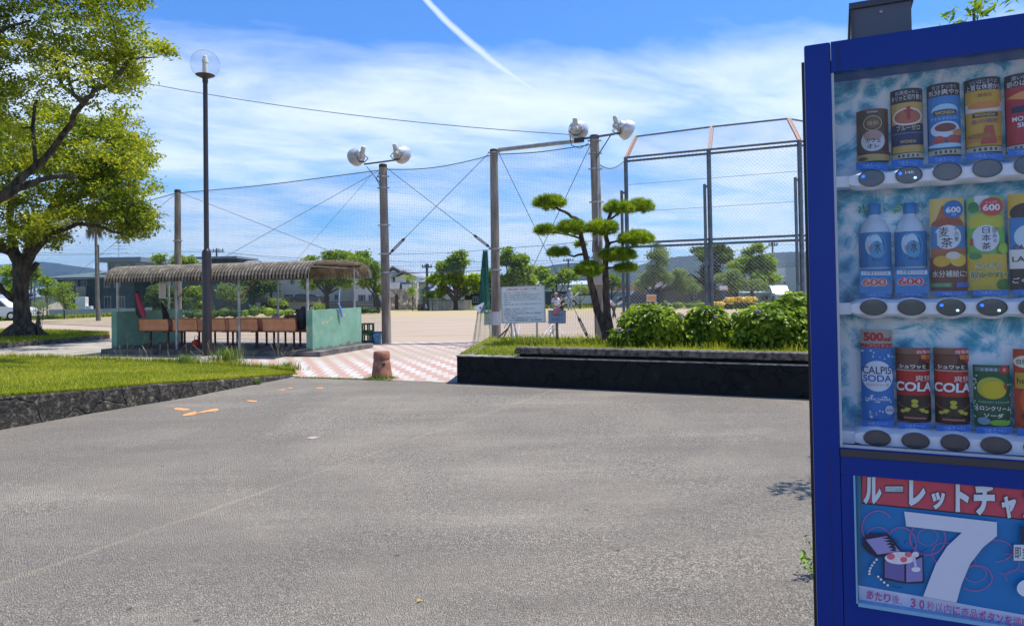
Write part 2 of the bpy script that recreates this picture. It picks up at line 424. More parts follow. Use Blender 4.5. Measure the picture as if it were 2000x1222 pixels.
dots = T.new('ShaderNodeTexVoronoi'); dots.inputs['Scale'].default_value = 2.3; T.L.new(p, dots.inputs[0])
c0 = T.mix(T.ramp(dots.outputs['Distance'], [(.028, .7), (.04, 0.0)]), c0, (.03, .028, .026))
# a long joint in the surface, sandy with a little moss
ja, jb = G(0, 1140), G(830, 850); jd = (jb-ja).normalized(); jn = Vector((-jd.y, jd.x, 0))
vm = T.new('ShaderNodeVectorMath'); vm.operation = 'DOT_PRODUCT'; T.L.new(p, vm.inputs[0]); vm.inputs[1].default_value = jn
dj = T.math('ABSOLUTE', T.math('ADD', T.math('SUBTRACT', vm.outputs['Value'], ja.dot(jn)), T.math('MULTIPLY', T.math('SUBTRACT', T.noise(p, 3, 6, .7), .5), .16)))
jm = T.math('MULTIPLY', T.ramp(dj, [(.006, .32), (.03, 0.0)]), T.ramp(T.noise(p, 1.3, 4), [(.35, .25), (.6, 1.0)]))
c0 = T.mix(jm, c0, T.ramp(T.noise(p, 4, 3), [(.55, (.34, .30, .23)), (.68, (.26, .25, .05))]))
sx = T.new('ShaderNodeSeparateXYZ'); T.L.new(p, sx.inputs[0])
sg = T.math('ADD', T.math('SUBTRACT', vm.outputs['Value'], ja.dot(jn)), 0.0)
c0 = T.mix(1.0, c0, (1.84, 1.69, 1.44), 'MULTIPLY'); T.L.new(c0, b.inputs['Base Color']); b.inputs['Roughness'].default_value = .92
h = T.math('ADD', T.math('MULTIPLY', fine, .5), T.math('MULTIPLY', vr.outputs['Distance'], .6))
T.L.new(T.bump(h, 1.0, .03), b.inputs['Normal'])
ea, eb = G(572, 738), G(893, 748.5)
ap = [(-30, -30), (30, -30), (30, 12), (eb.x+4, eb.y-.6), (eb.x, eb.y), ((ea.x+eb.x)/2, (ea.y+eb.y)/2+.12), (ea.x, ea.y), (-14, 12.4), (-30, 12.4)]
sheet('asphalt', ap, 0.004, m)
# paved plaza
m, T, b = newmat('plaza_paving'); p = posnode(T); s = T.new('ShaderNodeSeparateXYZ'); T.L.new(p, s.inputs[0])
row = T.math('FLOOR', T.math('DIVIDE', s.outputs[1], .20))
sxx = T.math('ADD', T.math('ADD', s.outputs[0], T.math('MULTIPLY', row, .075)), T.math('MULTIPLY', T.math('MODULO', row, 2.0), .055))
fr = T.math('FRACT', T.math('DIVIDE', sxx, .40)); msk = T.math('GREATER_THAN', fr, .5)
wh = T.ramp(T.noise(p, 9, 5), [(.3, (.40, .365, .335)), (.6, (.56, .52, .485))]); rd = T.ramp(T.noise(p, 9, 5), [(.3, (.37, .205, .16)), (.6, (.46, .27, .22))])
c = T.mix(msk, rd, wh)
gx = T.math('ABSOLUTE', T.math('SUBTRACT', T.math('FRACT', T.math('DIVIDE', sxx, .10)), .5)); gy = T.math('ABSOLUTE', T.math('SUBTRACT', T.math('FRACT', T.math('DIVIDE', s.outputs[1], .10)), .5))
gr = T.math('MAXIMUM', T.ramp(gx, [(.455, 0.0), (.49, 1.0)]), T.ramp(gy, [(.44, 0.0), (.49, 1.0)]))
c = T.mix(T.math('MULTIPLY', gr, .45), c, (.25, .19, .15))
dirt = T.ramp(T.noise(p, .8, 7, .65, .6), [(.42, 0.0), (.60, .75)])
band = T.math('ADD', T.math('MULTIPLY', s.outputs[1], 1.0), T.math('MULTIPLY', T.noise(p, .5, 5), 3.0))
sand = T.ramp(T.math('MULTIPLY', band, .02), [(.325, 0.0), (.365, .8), (.41, .35)])
c = T.mix(T.math('MULTIPLY', dirt, .55), c, (.38, .30, .225)); c = T.mix(sand, c, (.36, .285, .215))
T.L.new(c, b.inputs['Base Color']); b.inputs['Roughness'].default_value = .85; T.L.new(T.bump(T.math('ADD', T.math('MULTIPLY', gr, -1.0), T.noise(p, 60, 3)), .25, .01), b.inputs['Normal'])
pb = G(895, 664)
pp = [(ea.x-1.5, ea.y-.1), (ea.x, ea.y), ((ea.x+eb.x)/2, (ea.y+eb.y)/2+.12), (eb.x, eb.y), (eb.x+.3, eb.y+.3), (.2, 20.6), (-3, 20.9), (-7.0, 22.4), (-6.9, 15.9), (-5.6, 14.2)]
sheet('plaza', pp, 0.009, m)
# plain concrete path to the left of the shelter
m = M('path_concrete', (.31, .27, .225), .9, var=.22, vs=1.5, col2=(.41, .365, .305), bump=.4, bs=30)
q0 = [G(-500, 700), G(-100, 690), G(0, 681), (G(100, 672)), G(215, 662.5)]
sheet('footpath', [(q.x, q.y) for q in q0]+[(-13, 24.5), (-5.5, 22.3), (-6.0, 16.3), (-4.6, 13.6), (-9, 12.4), (-30, 12.4)], 0.0065, m)

# grass strip under the far left tree, and its low kerb
grassm = M('lawn_soil', (.085, .12, .02), .95, var=.4, vs=2.5, col2=(.20, .21, .05), bump=.5, bs=30, bd=.03)
blade = leafmat('grass_blade', [(.06, .10, .006), (.19, .24, .010), (.36, .37, .018), (.48, .43, .06)], .42, .55, .5)
def region(name, front, back, zf, zb, n=40, k=14, mat=None, bump=.0):
    """surface between two polylines of (x,y), heights given per end"""
    def samp(pl, t):
        t = t*(len(pl)-1); i = min(int(t), len(pl)-2); f = t-i; return tuple(pl[i][j]*(1-f)+pl[i+1][j]*f for j in range(len(pl[0])))
    mb = MB(); vs = []
    for j in range(k+1):
        for i in range(n+1):
            a = samp(front, i/n); c = samp(back, i/n); s = j/k
            x, y = a[0]*(1-s)+c[0]*s, a[1]*(1-s)+c[1]*s; z = a[2]*(1-s)+c[2]*s
            edge = min(1, 4*s, 4*(1-s)); vs.append((x, y, z+bump*edge*(.5+.5*math.sin(x*1.7+y*2.3))))
    mb.add(vs, [(j*(n+1)+i, j*(n+1)+i+1, (j+1)*(n+1)+i+1, (j+1)*(n+1)+i) for j in range(k) for i in range(n)])
    o = B(name, mb, mat, world=False, smooth=True)
    def pt(t, s):
        a = samp(front, t); c = samp(back, t); edge = min(1, 4*s, 4*(1-s)); x, y = a[0]*(1-s)+c[0]*s, a[1]*(1-s)+c[1]*s
        return (x, y, a[2]*(1-s)+c[2]*s+bump*edge*(.5+.5*math.sin(x*1.7+y*2.3)))
    return o, pt
def v3(q, z): return (q.x, q.y, z)
fr_ = [v3(G(x, y), .09) for x, y in ((-500, 698), (-200, 694), (0, 680), (60, 675), (140, 668), (213, 661))]
bk_ = [v3(G(x, y), .04) for x, y in ((-500, 655), (-200, 650), (0, 647), (60, 647), (140, 650), (213, 656))]
o, treept = region('tree_lawn', fr_, bk_, 0, 0, mat=grassm, bump=.05); setting(o)
ker = M('dark_kerb', (.06, .05, .045), .95, var=.5, vs=6, col2=(.16, .14, .12), bump=.8, bs=20, bd=.03)
mb = MB()
for i in range(len(fr_)-1):
    a, c = Vector(fr_[i]), Vector(fr_[i+1]); d = c-a; mid_ = (a+c)/2
    mb.box((mid_.x, mid_.y-.08, .07), (d.length+.02, .16, .16), rz=math.atan2(d.y, d.x))
tag(B('low_kerb', mb, ker), 'low dark kerb edging the grass under the old tree with the bicycle', 'kerb')
mbg = MB(); g_ = np.random.default_rng(5)
pts = [treept(g_.uniform(.3, 1), g_.uniform(0, 1)) for _ in range(15000)]
add_blades(mbg, pts, .05, .16, .02, .5)
tag(B('grass', mbg, blade), 'rough grass round the foot of the old tree with the bicycle', 'grass', kind='stuff')

# raised lawn with its cracked stone kerb
KB = [(-420, 925, .46), (-200, 880, .42), (0, 840, .379), (100, 822, .335), (200, 804, .290), (310, 786, .26), (376, 775, .215), (420, 766, .181), (503, 750, .115), (575, 736.5, .04)]
kb = [(G(x, y).x, G(x, y).y, z) for x, y, z in KB]
bkl = [(x, y) for x, y in ((-420, 697), (-200, 697), (0, 698), (100, 700), (200, 704), (300, 708.5), (343, 711), (430, 716), (520, 721), (577, 731))]
bk3 = [v3(G(x, y, .03), .03) for x, y in bkl]
m, T, b = newmat('cracked_stone'); tcn = T.new('ShaderNodeTexCoord'); vec = tcn.outputs['Object']
vn = T.new('ShaderNodeTexVoronoi'); vn.feature = 'DISTANCE_TO_EDGE'; vn.inputs['Scale'].default_value = 1.9
nz = T.new('ShaderNodeTexNoise'); nz.inputs['Scale'].default_value = 3; T.L.new(vec, nz.inputs[0])
va0 = T.new('ShaderNodeVectorMath'); va0.operation = 'MULTIPLY_ADD'; T.L.new(nz.outputs[1], va0.inputs[0]); va0.inputs[1].default_value = (.3, .3, .3); T.L.new(vec, va0.inputs[2]); T.L.new(va0.outputs[0], vn.inputs[0])
ed = T.ramp(vn.outputs[0], [(.0, .8), (.03, 0.0)])
c = T.ramp(T.noise(vec, 13, 9, .8), [(.38, (.010, .008, .006)), (.52, (.040, .033, .025)), (.64, (.22, .19, .14))])
c = T.mix(ed, c, (.012, .011, .01)); T.L.new(c, b.inputs['Base Color']); b.inputs['Roughness'].default_value = .95
T.L.new(T.bump(T.math('SUBTRACT', T.noise(vec, 14, 8, .7), ed), 1.0, .03), b.inputs['Normal']); stone = m
mb = MB(); TH = .17
vs = []; nseg = 60
def samp3(pl, t):
    t = t*(len(pl)-1); i = min(int(t), len(pl)-2); f = t-i; return Vector(pl[i]).lerp(Vector(pl[i+1]), f)
for i in range(nseg+1):
    q = samp3(kb, i/nseg); q2 = samp3(kb, min(1, i/nseg+.01)); q1 = samp3(kb, max(0, i/nseg-.01)); d = (q2-q1); d.z = 0; d.normalize(); nn = Vector((-d.y, d.x, 0))
    ww = random.uniform(-.008, .008); h = q.z+random.uniform(-.006, .006)
    vs += [(q.x+nn.x*ww, q.y+nn.y*ww, -.02), (q.x+nn.x*(ww+.015), q.y+nn.y*(ww+.015), h*.5), (q.x+nn.x*(.02+ww), q.y+nn.y*(.02+ww), h-.02), (q.x+nn.x*.045, q.y+nn.y*.045, h), (q.x+nn.x*TH, q.y+nn.y*TH, h), (q.x+nn.x*TH, q.y+nn.y*TH, -.02)]
mb.add(vs, [(i*6+k, (i+1)*6+k, (i+1)*6+(k+1) % 6, i*6+(k+1) % 6) for i in range(nseg) for k in range(6)])
mb.f.append(tuple(range(6))); mb.m.append(0); mb.f.append(tuple(nseg*6+k for k in reversed(range(6)))); mb.m.append(0)
tag(B('stone_kerb', mb, stone, world=False), 'cracked dark stone kerb holding up the lawn beside the asphalt', 'kerb')
frl = []
for i, q in enumerate(kb):
    a, c = Vector(kb[max(i-1, 0)]), Vector(kb[min(i+1, len(kb)-1)]); d = c-a; d.z = 0; d.normalize(); frl.append((q[0]-d.y*TH*.8, q[1]+d.x*TH*.8, q[2]-.005))
o, lawnpt = region('lawn', frl, bk3, 0, 0, n=60, k=20, mat=grassm, bump=.02); setting(o)
mbg = MB(); g_ = np.random.default_rng(6); pts = []
for _ in range(85000):
    t_, s_ = g_.uniform(.10, 1), g_.uniform(0, 1)**1.15
    pts.append(lawnpt(t_, s_))
add_blades(mbg, pts, .025, .065, .009, .7)
pts = [lawnpt(g_.uniform(.15, 1), 1-abs(g_.normal())*.02) for _ in range(5000)]
add_blades(mbg, pts, .06, .17, .009, .5)
pts = [(lambda q: (q[0], q[1], q[2]))(samp3(kb, g_.uniform(.15, 1))+Vector((0, .17, -.01))) for _ in range(2500)]
add_blades(mbg, pts, .02, .06, .008, .9)
tag(B('grass', mbg, blade), 'short mown grass of the raised lawn by the globe lamp', 'grass', kind='stuff')
# weeds and tall grass: lamp foot, kerb end, bollard foot
weed = leafmat('weed_blade', [(.05, .10, .012), (.10, .17, .02), (.20, .26, .04), (.40, .36, .16)], .35, .55, .8)
def tuft(px, py, z, r, n, h0, h1, label, w=.012):
    mb = MB(); c = G(px, py, z); g = np.random.default_rng(int(px+py))
    a = g.uniform(0, 2*PI, n); q = np.abs(g.normal(size=n))*r*.6
    add_blades(mb, np.stack([c.x+np.cos(a)*q, c.y+np.sin(a)*q*.7, np.full(n, z)], 1), h0, h1, w, .8)
    return tag(B('weed_tuft', mb, weed), label, 'weeds', 'weed tufts on the ground', kind='stuff')
tuft(447, 711, .04, .34, 420, .12, .42, 'tall bright grass tuft right of the globe lamp foot')
tuft(366, 711, .05, .38, 300, .08, .26, 'grass tuft left of the globe lamp foot')
tuft(562, 722, .05, .30, 260, .05, .20, 'grass tuft on the tip of the lawn near the paving')
tuft(741, 740, .01, .22, 240, .03, .12, 'weeds at the foot of the terracotta bollard')
tuft(767, 739, .01, .10, 60, .02, .06, 'few small weeds just right of the bollard foot')
tuft(503, 751, .0, .06, 60, .04, .13, 'little weed hanging on the stone kerb face near its low end')
tuft(62, 823, .02, .05, 50, .04, .12, 'little weed growing at the foot of the tall end of the stone kerb')
# dry seed stalks in front of the path
mb = MB(); g_ = np.random.default_rng(8)
for _ in range(46):
    px = g_.choice([g_.uniform(230, 340), g_.uniform(340, 440), g_.uniform(440, 480), g_.uniform(540, 575)]); q = G(px, 709+(px-300)*.03, .03)
    hh = g_.uniform(.25, .62); dxx = g_.normal()*.12; mb.tube([q, q+Vector((dxx*.3, 0, hh*.6)), q+Vector((dxx, 0, hh))], [.0016, .0012, .003], 3)
tag(B('seed_stalks', mb, M('straw', (.42, .36, .17), .8)), 'dry grass seed stalks standing along the back edge of the lawn', 'weeds', kind='stuff')
mb = MB(); g_ = np.random.default_rng(9)
pts = [v3(G(g_.uniform(575, 780), 0, 0) if False else Vector(ea).lerp(eb, g_.uniform(0, .62)), .008) for _ in range(1500)]
pts = [(x+g_.normal()*.03, y+g_.normal()*.04+.04, z) for x, y, z in pts]
add_blades(mb, pts, .008, .03, .008, .9)
tag(B('moss', mb, weed), 'thin weeds in the joint between asphalt and paving', 'weeds', kind='stuff')
# orange survey paint and specks
paint = M('survey_paint', (.26, .19, .13), .9, vs=26, col2=(.78, .31, .09), edge=(.40, .50))
def mark(pts, label, mat=paint):
    mb = MB(); n = len(pts); q = [G(x, y, .0085) for x, y in pts]; mb.add([(v.x, v.y, v.z) for v in q], [tuple(range(n))])
    tag(B('paint_mark', mb, mat), label, 'paint mark', 'orange paint marks on the asphalt')
mark([(356, 812), (360, 808), (372, 805), (385, 803), (381, 807), (390, 804), (410, 799), (424, 797), (428, 799), (424, 802), (404, 804), (388, 806), (376, 810)], 'longest orange paint streak on the asphalt by the stone kerb')
mark([(338, 797), (352, 796), (370, 798), (371, 800), (356, 801), (343, 800)], 'short orange paint streak just left of the longest one')
mark([(479, 782), (488, 781), (502, 782), (501, 784), (489, 784)], 'small orange paint streak between the long one and the bollard')
mark([(543, 761), (557, 759), (556, 761), (545, 762)], 'faint orange dash near the tip of the lawn')
mark([(562, 757), (571, 756), (570, 758), (563, 758)], 'tiny orange dash nearest the tip of the lawn')
mark([(614, 758), (631, 756), (631, 758), (618, 759)], 'faint orange dash left of the bollard')
mark([(597, 855), (612, 851), (626, 853), (610, 857)], 'pale rubbed patch of paint in the middle of the asphalt', M('pale_paint', (.34, .29, .235), .9, var=.3, vs=20))
def fallen(px, py, s, label, c='#c9a23a'):
    q = G(px, py, .006); mb = MB(); a = random.uniform(0, 6); d = Vector((math.cos(a), math.sin(a), 0))*s; e = Vector((-d.y, d.x, 0))*.5
    mb.add([q-d, q+e+Vector((0, 0, .012)), q+d, q-e+Vector((0, 0, .01))], [(0, 1, 2, 3)]); tag(B('fallen_leaf', mb, M('leaf_'+c[1:], c, .7)), label, 'leaf', 'fallen leaves on the asphalt')
fallen(819, 1174, .018, 'yellow fallen leaf low on the open asphalt'); fallen(1172, 868, .02, 'orange fallen leaf in the middle distance of the asphalt', '#b5713a')

# ================================================================== PLANTER
zP = .45
A = G(893, 748.5); Bq = G(1585, 780); dP = (Bq-A).normalized(); nP = Vector((-dP.y, dP.x, 0)); LP = 7.0
def pl(u, v, z): q = A+dP*u+nP*v; return Vector((q.x, q.y, z))
lf = G(925, 676, zP); lv = (lf-A); lu, lvv = lv.dot(dP), lv.dot(nP)     # back-left direction of the planter side
SIDE = lambda v: lu*v/lvv
m, T, b = newmat('black_stone'); tcn = T.new('ShaderNodeTexCoord'); vec = tcn.outputs['Object']
vn = T.new('ShaderNodeTexVoronoi'); vn.feature = 'DISTANCE_TO_EDGE'; vn.inputs['Scale'].default_value = 1.7
nz = T.new('ShaderNodeTexNoise'); nz.inputs['Scale'].default_value = 2.5; nz.inputs['Detail'].default_value = 5; T.L.new(vec, nz.inputs[0])
va = T.new('ShaderNodeVectorMath'); va.operation = 'ADD'; T.L.new(vec, va.inputs[0]); T.L.new(nz.outputs[1], va.inputs[1]); T.L.new(va.outputs[0], vn.inputs[0])
ed = T.ramp(vn.outputs[0], [(.0, 1.0), (.03, 0.0)])
c = T.ramp(T.noise(vec, 6, 8, .75), [(.35, (.003, .003, .003)), (.6, (.010, .009, .010)), (.78, (.045, .042, .04))])
T.L.new(T.mix(T.math('MULTIPLY', ed, .7), c, (.003, .003, .003)), b.inputs['Base Color']); b.inputs['Roughness'].default_value = .8; b.inputs['Specular IOR Level'].default_value = .3
T.L.new(T.bump(T.math('SUBTRACT', T.noise(vec, 10, 7, .7), ed), .9, .03), b.inputs['Normal']); blackstone = m
greyc = M('weathered_concrete', (.15, .13, .11), .95, var=.45, vs=12, col2=(.36, .32, .27), bump=.6, bs=60, bd=.006)
slabm = M('slab_concrete', (.055, .042, .035), .95, var=.5, vs=14, col2=(.20, .165, .135), bump=.8, bs=50, bd=.01)
pw = thing('planter_wall', 'low black stone planter wall with grey coping across the right of the asphalt', 'planter', pl(0, 0, 0), 0)
mb = MB()
poly = [(0, 0), (LP, 0), (LP, .2), (.2, .2), (.2+SIDE(4.0)-SIDE(.2), 4.0), (SIDE(4.0), 4.0)]
mb.prism(poly, lambda q: pl(q[0], q[1], -.02), lambda q: pl(q[0], q[1], zP-.012))
B('wall', mb, blackstone, pw)
mb = MB(); mb.prism([(-.012, -.012), (LP, -.012), (LP, .21), (.21, .21), (.21+SIDE(4.0)-SIDE(.2), 4.0), (SIDE(4.0)-.012, 4.0)], lambda q: pl(q[0], q[1], zP-.012), lambda q: pl(q[0], q[1], zP+.004))
B('coping', mb, greyc, pw)
mb = MB(); u0 = (G(1005, 697, zP)-A).dot(dP)
mb.prism([(u0+.05, .12), (LP, .12), (LP, .20), (u0+.05, .20)], lambda q: pl(q[0], q[1], zP+.004), lambda q: pl(q[0], q[1], zP+.05))
ss = thing('stone_ledge', 'long rough stone ledge lying on top of the black planter wall', 'ledge', pl(u0, 0, zP+.005))
B('plinth', mb, blackstone, ss)
mb = MB(); vs = []
n = 70
for i in range(n+1):
    uu = u0+(LP-u0)*i/n; j = random.uniform(-.006, .006)
    for v_, z_ in ((.05, zP+.055), (.035, zP+.075), (.045, zP+.145), (.06, zP+.158), (.20, zP+.158), (.215, zP+.055)): vs.append(pl(uu+(.02 if i == 0 and z_ > zP+.1 else 0), v_+j, z_+random.uniform(-.003, .003)))
mb.add(vs, [(i*6+k, (i+1)*6+k, (i+1)*6+(k+1) % 6, i*6+(k+1) % 6) for i in range(n) for k in range(6)]+[tuple(range(6))])
B('slab', mb, slabm, ss)
# planter grass
mb = MB(); pg = [(.2, .2), (LP, .2), (LP, 4.2), (.2+SIDE(4.2), 4.2)]
mb.prism(pg, lambda q: pl(q[0], q[1], .1), lambda q: pl(q[0], q[1], zP-.004))
setting(B('planter_soil', mb, grassm))
mb = MB(); g_ = np.random.default_rng(11); pts = []
for _ in range(24000):
    v_ = g_.uniform(.18, 4.1); u_ = SIDE(v_)+.02+g_.uniform(0, 1)**1.2*(LP-.3); q = pl(u_, v_, zP-.006); pts.append(tuple(q))
add_blades(mb, pts, .02, .06, .011, .8)
pts = []
for _ in range(3600):
    v_ = g_.uniform(2.0, 4.1); u_ = SIDE(v_)+.5+g_.uniform(0, 1)*5.5; q = pl(u_, v_, zP-.006); pts.append(tuple(q))
add_blades(mb, pts, .05, .17, .012, .7)
pts = []
for _ in range(1500):
    u_ = g_.uniform(u0+1.6, LP); q = pl(u_, .55+abs(g_.normal())*.3, zP-.03); pts.append(tuple(q))
add_blades(mb, pts, .05, .18, .012, .8)
tag(B('grass', mb, blade), 'uneven grass growing on top of the black stone planter', 'grass', kind='stuff')
# ================================================================== LAMP, BOLLARD
lampm = M('lamp_paint', (.030, .020, .022), .35, var=.2, vs=3, spec=.5)
def glassmat(name, col=(1, 1, 1), refl=.12, rough=.02, tr=.96):
    if name in MC: return MC[name]
    m = bpy.data.materials.new(name); m.use_nodes = True; T = NT(m); T.N.remove(T.N['Principled BSDF'])
    a = T.new('ShaderNodeBsdfTransparent'); a.inputs[0].default_value = (*[c*tr for c in col], 1)
    g = T.new('ShaderNodeBsdfGlossy'); g.inputs['Roughness'].default_value = rough
    f = T.new('ShaderNodeLayerWeight'); f.inputs[0].default_value = .5
    fr = T.math('ADD', T.math('MULTIPLY', T.math('POWER', f.outputs['Facing'], 4.0), .45), refl)
    ms = T.new('ShaderNodeMixShader'); T.L.new(fr, ms.inputs[0]); T.L.new(a.outputs[0], ms.inputs[1]); T.L.new(g.outputs[0], ms.inputs[2])
    T.L.new(ms.outputs[0], T.N['Material Output'].inputs[0]); MC[name] = m; return m
lb = G(405, 697, .05); YL = lb.y
lt = thing('globe_lamp', 'tall dark brown lamp post with a clear glass globe on the lawn', 'lamp post', lb)
def zat(py, px=402): return P(px, py, YL).z
mb = MB(); zs = zat(488); r1 = .105
mb.lathe([(r1, 0), (r1, zs-lb.z-.08), (r1*.93, zs-lb.z-.04), (.058, zs-lb.z+.02)], lb, 28); B('base_column', mb, lampm, lt, smooth=True)
mb = MB(); zt = zat(152); mb.lathe([(.058, zs-lb.z+.02), (.052, zt-lb.z-.12), (.064, zt-lb.z-.12), (.064, zt-lb.z-.02)], lb, 20); B('pole', mb, lampm, lt, smooth=True)
mb = MB(); mb.lathe([(.064, 0), (.215, .075), (.215, .085), (0, .085)], (lb.x, lb.y, zt-.02), 32); B('dish', mb, M('lamp_dish', (.09, .055, .045), .5), lt, smooth=True)
GR = .335; gz = zat(126)
mb = MB(); mb.lathe([(GR*math.cos(a), GR*math.sin(a)) for a in [(-.86+2.42*i/22) for i in range(23)]][:-1]+[(0, GR)], (lb.x, lb.y, gz), 40)
B('globe', mb, glassmat('globe_glass', (1, 1, 1), .03), lt, smooth=True)
mb = MB(); mb.lathe([(.055, 0), (.062, .03), (.058, .28), (.07, .29), (.07, .36), (.05, .37), (.05, .44), (.03, .46), (0, .46)], (lb.x, lb.y, zt+.066), 18)
B('lamp_unit', mb, M('lamp_white', (.75, .74, .68), .35), lt, smooth=True)
mb = MB(); mb.lathe([(.50, -.06), (.46, .0), (.40, .035), (0, .045)], (lb.x+.02, lb.y-.02, .04), 26); B('footing', mb, greyc, lt, smooth=True)
# bollard
tb = G(746, 739); bo = thing('bollard', 'terracotta concrete bollard with a small plate, between asphalt and paving', 'bollard', tb)
terra = M('terracotta', (.26, .10, .058), .9, var=.35, vs=7, col2=(.42, .185, .115), bump=.6, bs=60, bd=.006)
mb = MB(); H = .455
mb.lathe([(.185, 0), (.18, .04), (.143, .32), (.136, .335)], tb, 32); B('body', mb, terra, bo, smooth=True)
mb = MB(); mb.lathe([(.126, .335), (.143, .345), (.147, .355), (.140, .455), (.124, .478), (0, .482)], tb, 32); B('cap', mb, terra, bo, smooth=True)
mb = MB(); a = math.radians(-68); rr = .149
for d_, s_ in ((0, (.052, .02, .035)),): mb.box((tb.x+math.cos(a)*rr, tb.y+math.sin(a)*rr, .265), (s_[0], s_[1], s_[2]), rz=a+PI/2)
pt_ = B('plate', mb, M('bronze_plate', (.06, .022, .015), .5), bo)

# ================================================================== SHELTER
zF = .13
SA = G(218, 681, zF); SB = G(600, 685.5, zF); sx_ = (SB-SA); W = sx_.length; sx_.normalize(); RZ = math.atan2(sx_.y, sx_.x)
sh = thing('dugout_shelter', 'long open park shelter with curved corrugated roof, green end walls and thin posts', 'shelter', (SA.x, SA.y, 0), RZ)
def toL(q): v = Vector(q)-Vector((SA.x, SA.y, 0)); return Matrix.Rotation(-RZ, 3, 'Z') @ v
def SL(u, v, z): q = Matrix.Rotation(RZ, 3, 'Z') @ Vector((u, v, z)); return Vector((q.x+SA.x, q.y+SA.y, z))
def s_u(px, v):    # u where the pixel column crosses local depth v
    d = ray(px, 600); a = SL(0, v, 0); e = sx_
    # (a+e*u) x / y = d.x
    return (d.x*a.y-a.x)/(e.x-d.x*e.y)
def s_z(px, py, v): q = SL(s_u(px, v), v, 0); return P(px, py, q.y).z
m, T, b = newmat('peeling_green'); tcn = T.new('ShaderNodeTexCoord'); vec = tcn.outputs['Object']
c = T.ramp(T.noise(vec, 1.6, 6, .6), [(.3, (.13, .27, .19)), (.6, (.20, .38, .275)), (.8, (.27, .43, .29))])
pe = T.ramp(T.noise(vec, 3.3, 9, .72, .3), [(.57, 0.0), (.61, 1.0)])
c = T.mix(pe, c, T.ramp(T.noise(vec, 9, 3), [(.4, (.30, .36, .14)), (.6, (.42, .40, .30)), (.7, (.10, .07, .05))]))
sp_ = T.ramp(T.noise(vec, 16, 4, .7), [(.70, 0.0), (.73, .8)]); c = T.mix(sp_, c, (.03, .03, .025))
sv = T.new('ShaderNodeSeparateXYZ'); T.L.new(vec, sv.inputs[0])
low = T.math('MULTIPLY', T.ramp(T.math('SUBTRACT', sv.outputs[2], T.math('MULTIPLY', T.noise(vec, 5, 6), .35)), [(-.03, .8), (.03, 0.0)]), 1.0)
c = T.mix(low, c, (.16, .12, .09)); T.L.new(c, b.inputs['Base Color']); b.inputs['Roughness'].default_value = .8; T.L.new(T.bump(T.noise(vec, 25, 6), .4, .01), b.inputs['Normal']); green = m
WT = .17; WH = s_z(604, 606, 0); D = 2.35
mb = MB(); mb.bx(-.0, WT, 0, D, zF, WH); B('end_wall', mb, green, sh, world=False)
mb = MB(); mb.bx(W-.02, W+WT-.02, 0, D, zF, WH); B('end_wall', mb, green, sh, world=False)
mb = MB(); mb.bx(-.22, W+.42, -.13, D+.15, 0, zF, bev=.01); B('floor_slab', mb, M('slab_floor', (.09, .08, .075), .95, var=.3, vs=3, col2=(.20, .18, .165), bump=.4, bs=30), sh, world=False)
# roof: vaulted corrugated sheet
m, T, b = newmat('mossy_roof_groove_shade'); tcn = T.new('ShaderNodeTexCoord'); vec = tcn.outputs['Object']
c = T.ramp(T.noise(vec, 5, 9, .75), [(.3, (.06, .048, .036)), (.5, (.16, .135, .105)), (.68, (.36, .32, .26))])
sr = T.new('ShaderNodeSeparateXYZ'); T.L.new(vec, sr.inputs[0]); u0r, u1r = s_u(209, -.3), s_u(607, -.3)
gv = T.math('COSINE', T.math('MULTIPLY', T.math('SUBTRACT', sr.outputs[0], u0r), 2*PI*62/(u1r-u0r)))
c = T.mix(T.ramp(T.math('ADD', T.math('MULTIPLY', gv, .5), .5), [(.20, .95), (.65, 0.0)]), c, (.022, .018, .013))  # rib shading painted into the colour: grooves darkened, ridges left pale
T.L.new(c, b.inputs['Base Color']); b.inputs['Roughness'].default_value = .95; T.L.new(T.bump(T.noise(vec, 30, 6), .6, .01), b.inputs['Normal']); roofm = m
cream = M('roof_underside', (.26, .22, .16), .9, var=.3, vs=4, col2=(.42, .36, .26))
u0r, u1r = s_u(209, -.3), s_u(607, -.3); zl = s_z(600, 543, -.35); ztp = s_z(600, 513, .1)+.02
sec = [(-.36, zl), (-.355, zl+.10), (-.31, zl+.20), (-.22, zl+.285), (-.08, ztp-.03), (.15, ztp), (.7, ztp+.03), (1.3, ztp+.04), (1.9, ztp+.03), (2.3, ztp-.02), (2.5, ztp-.10), (2.62, ztp-.22), (2.66, ztp-.36)]
nR = 62*8; mb = MB()
def roofsurf(off, flip):
    vs = []
    for i in range(nR+1):
        u_ = u0r+(u1r-u0r)*i/nR; cph = math.cos(2*PI*i/8)
        for j, (v_, z_) in enumerate(sec):
            a_ = sec[max(j-1, 0)]; b_ = sec[min(j+1, len(sec)-1)]; t_ = Vector((b_[0]-a_[0], b_[1]-a_[1])).normalized(); nx, nz_ = -t_.y, t_.x
            k_ = .026*cph+off; vs.append((u_, v_+nx*k_, z_+nz_*k_))
    K = len(sec); fs = [(i*K+j, (i+1)*K+j, (i+1)*K+j+1, i*K+j+1) for i in range(nR) for j in range(K-1)]
    if flip: fs = [tuple(reversed(f)) for f in fs]
    mb.add(vs, fs); return K
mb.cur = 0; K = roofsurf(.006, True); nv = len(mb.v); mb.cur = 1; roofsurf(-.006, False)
for i in range(nR):
    for j in (0, K-1): a_ = i*K+j; mb.f.append((a_, a_+K, nv+a_+K, nv+a_)); mb.m.append(0)
for i in (0, nR):
    for j in range(K-1): a_ = i*K+j; mb.f.append((a_, a_+1, nv+a_+1, nv+a_)); mb.m.append(0)
B('roof', mb, [roofm, cream], sh, world=False, smooth=False)
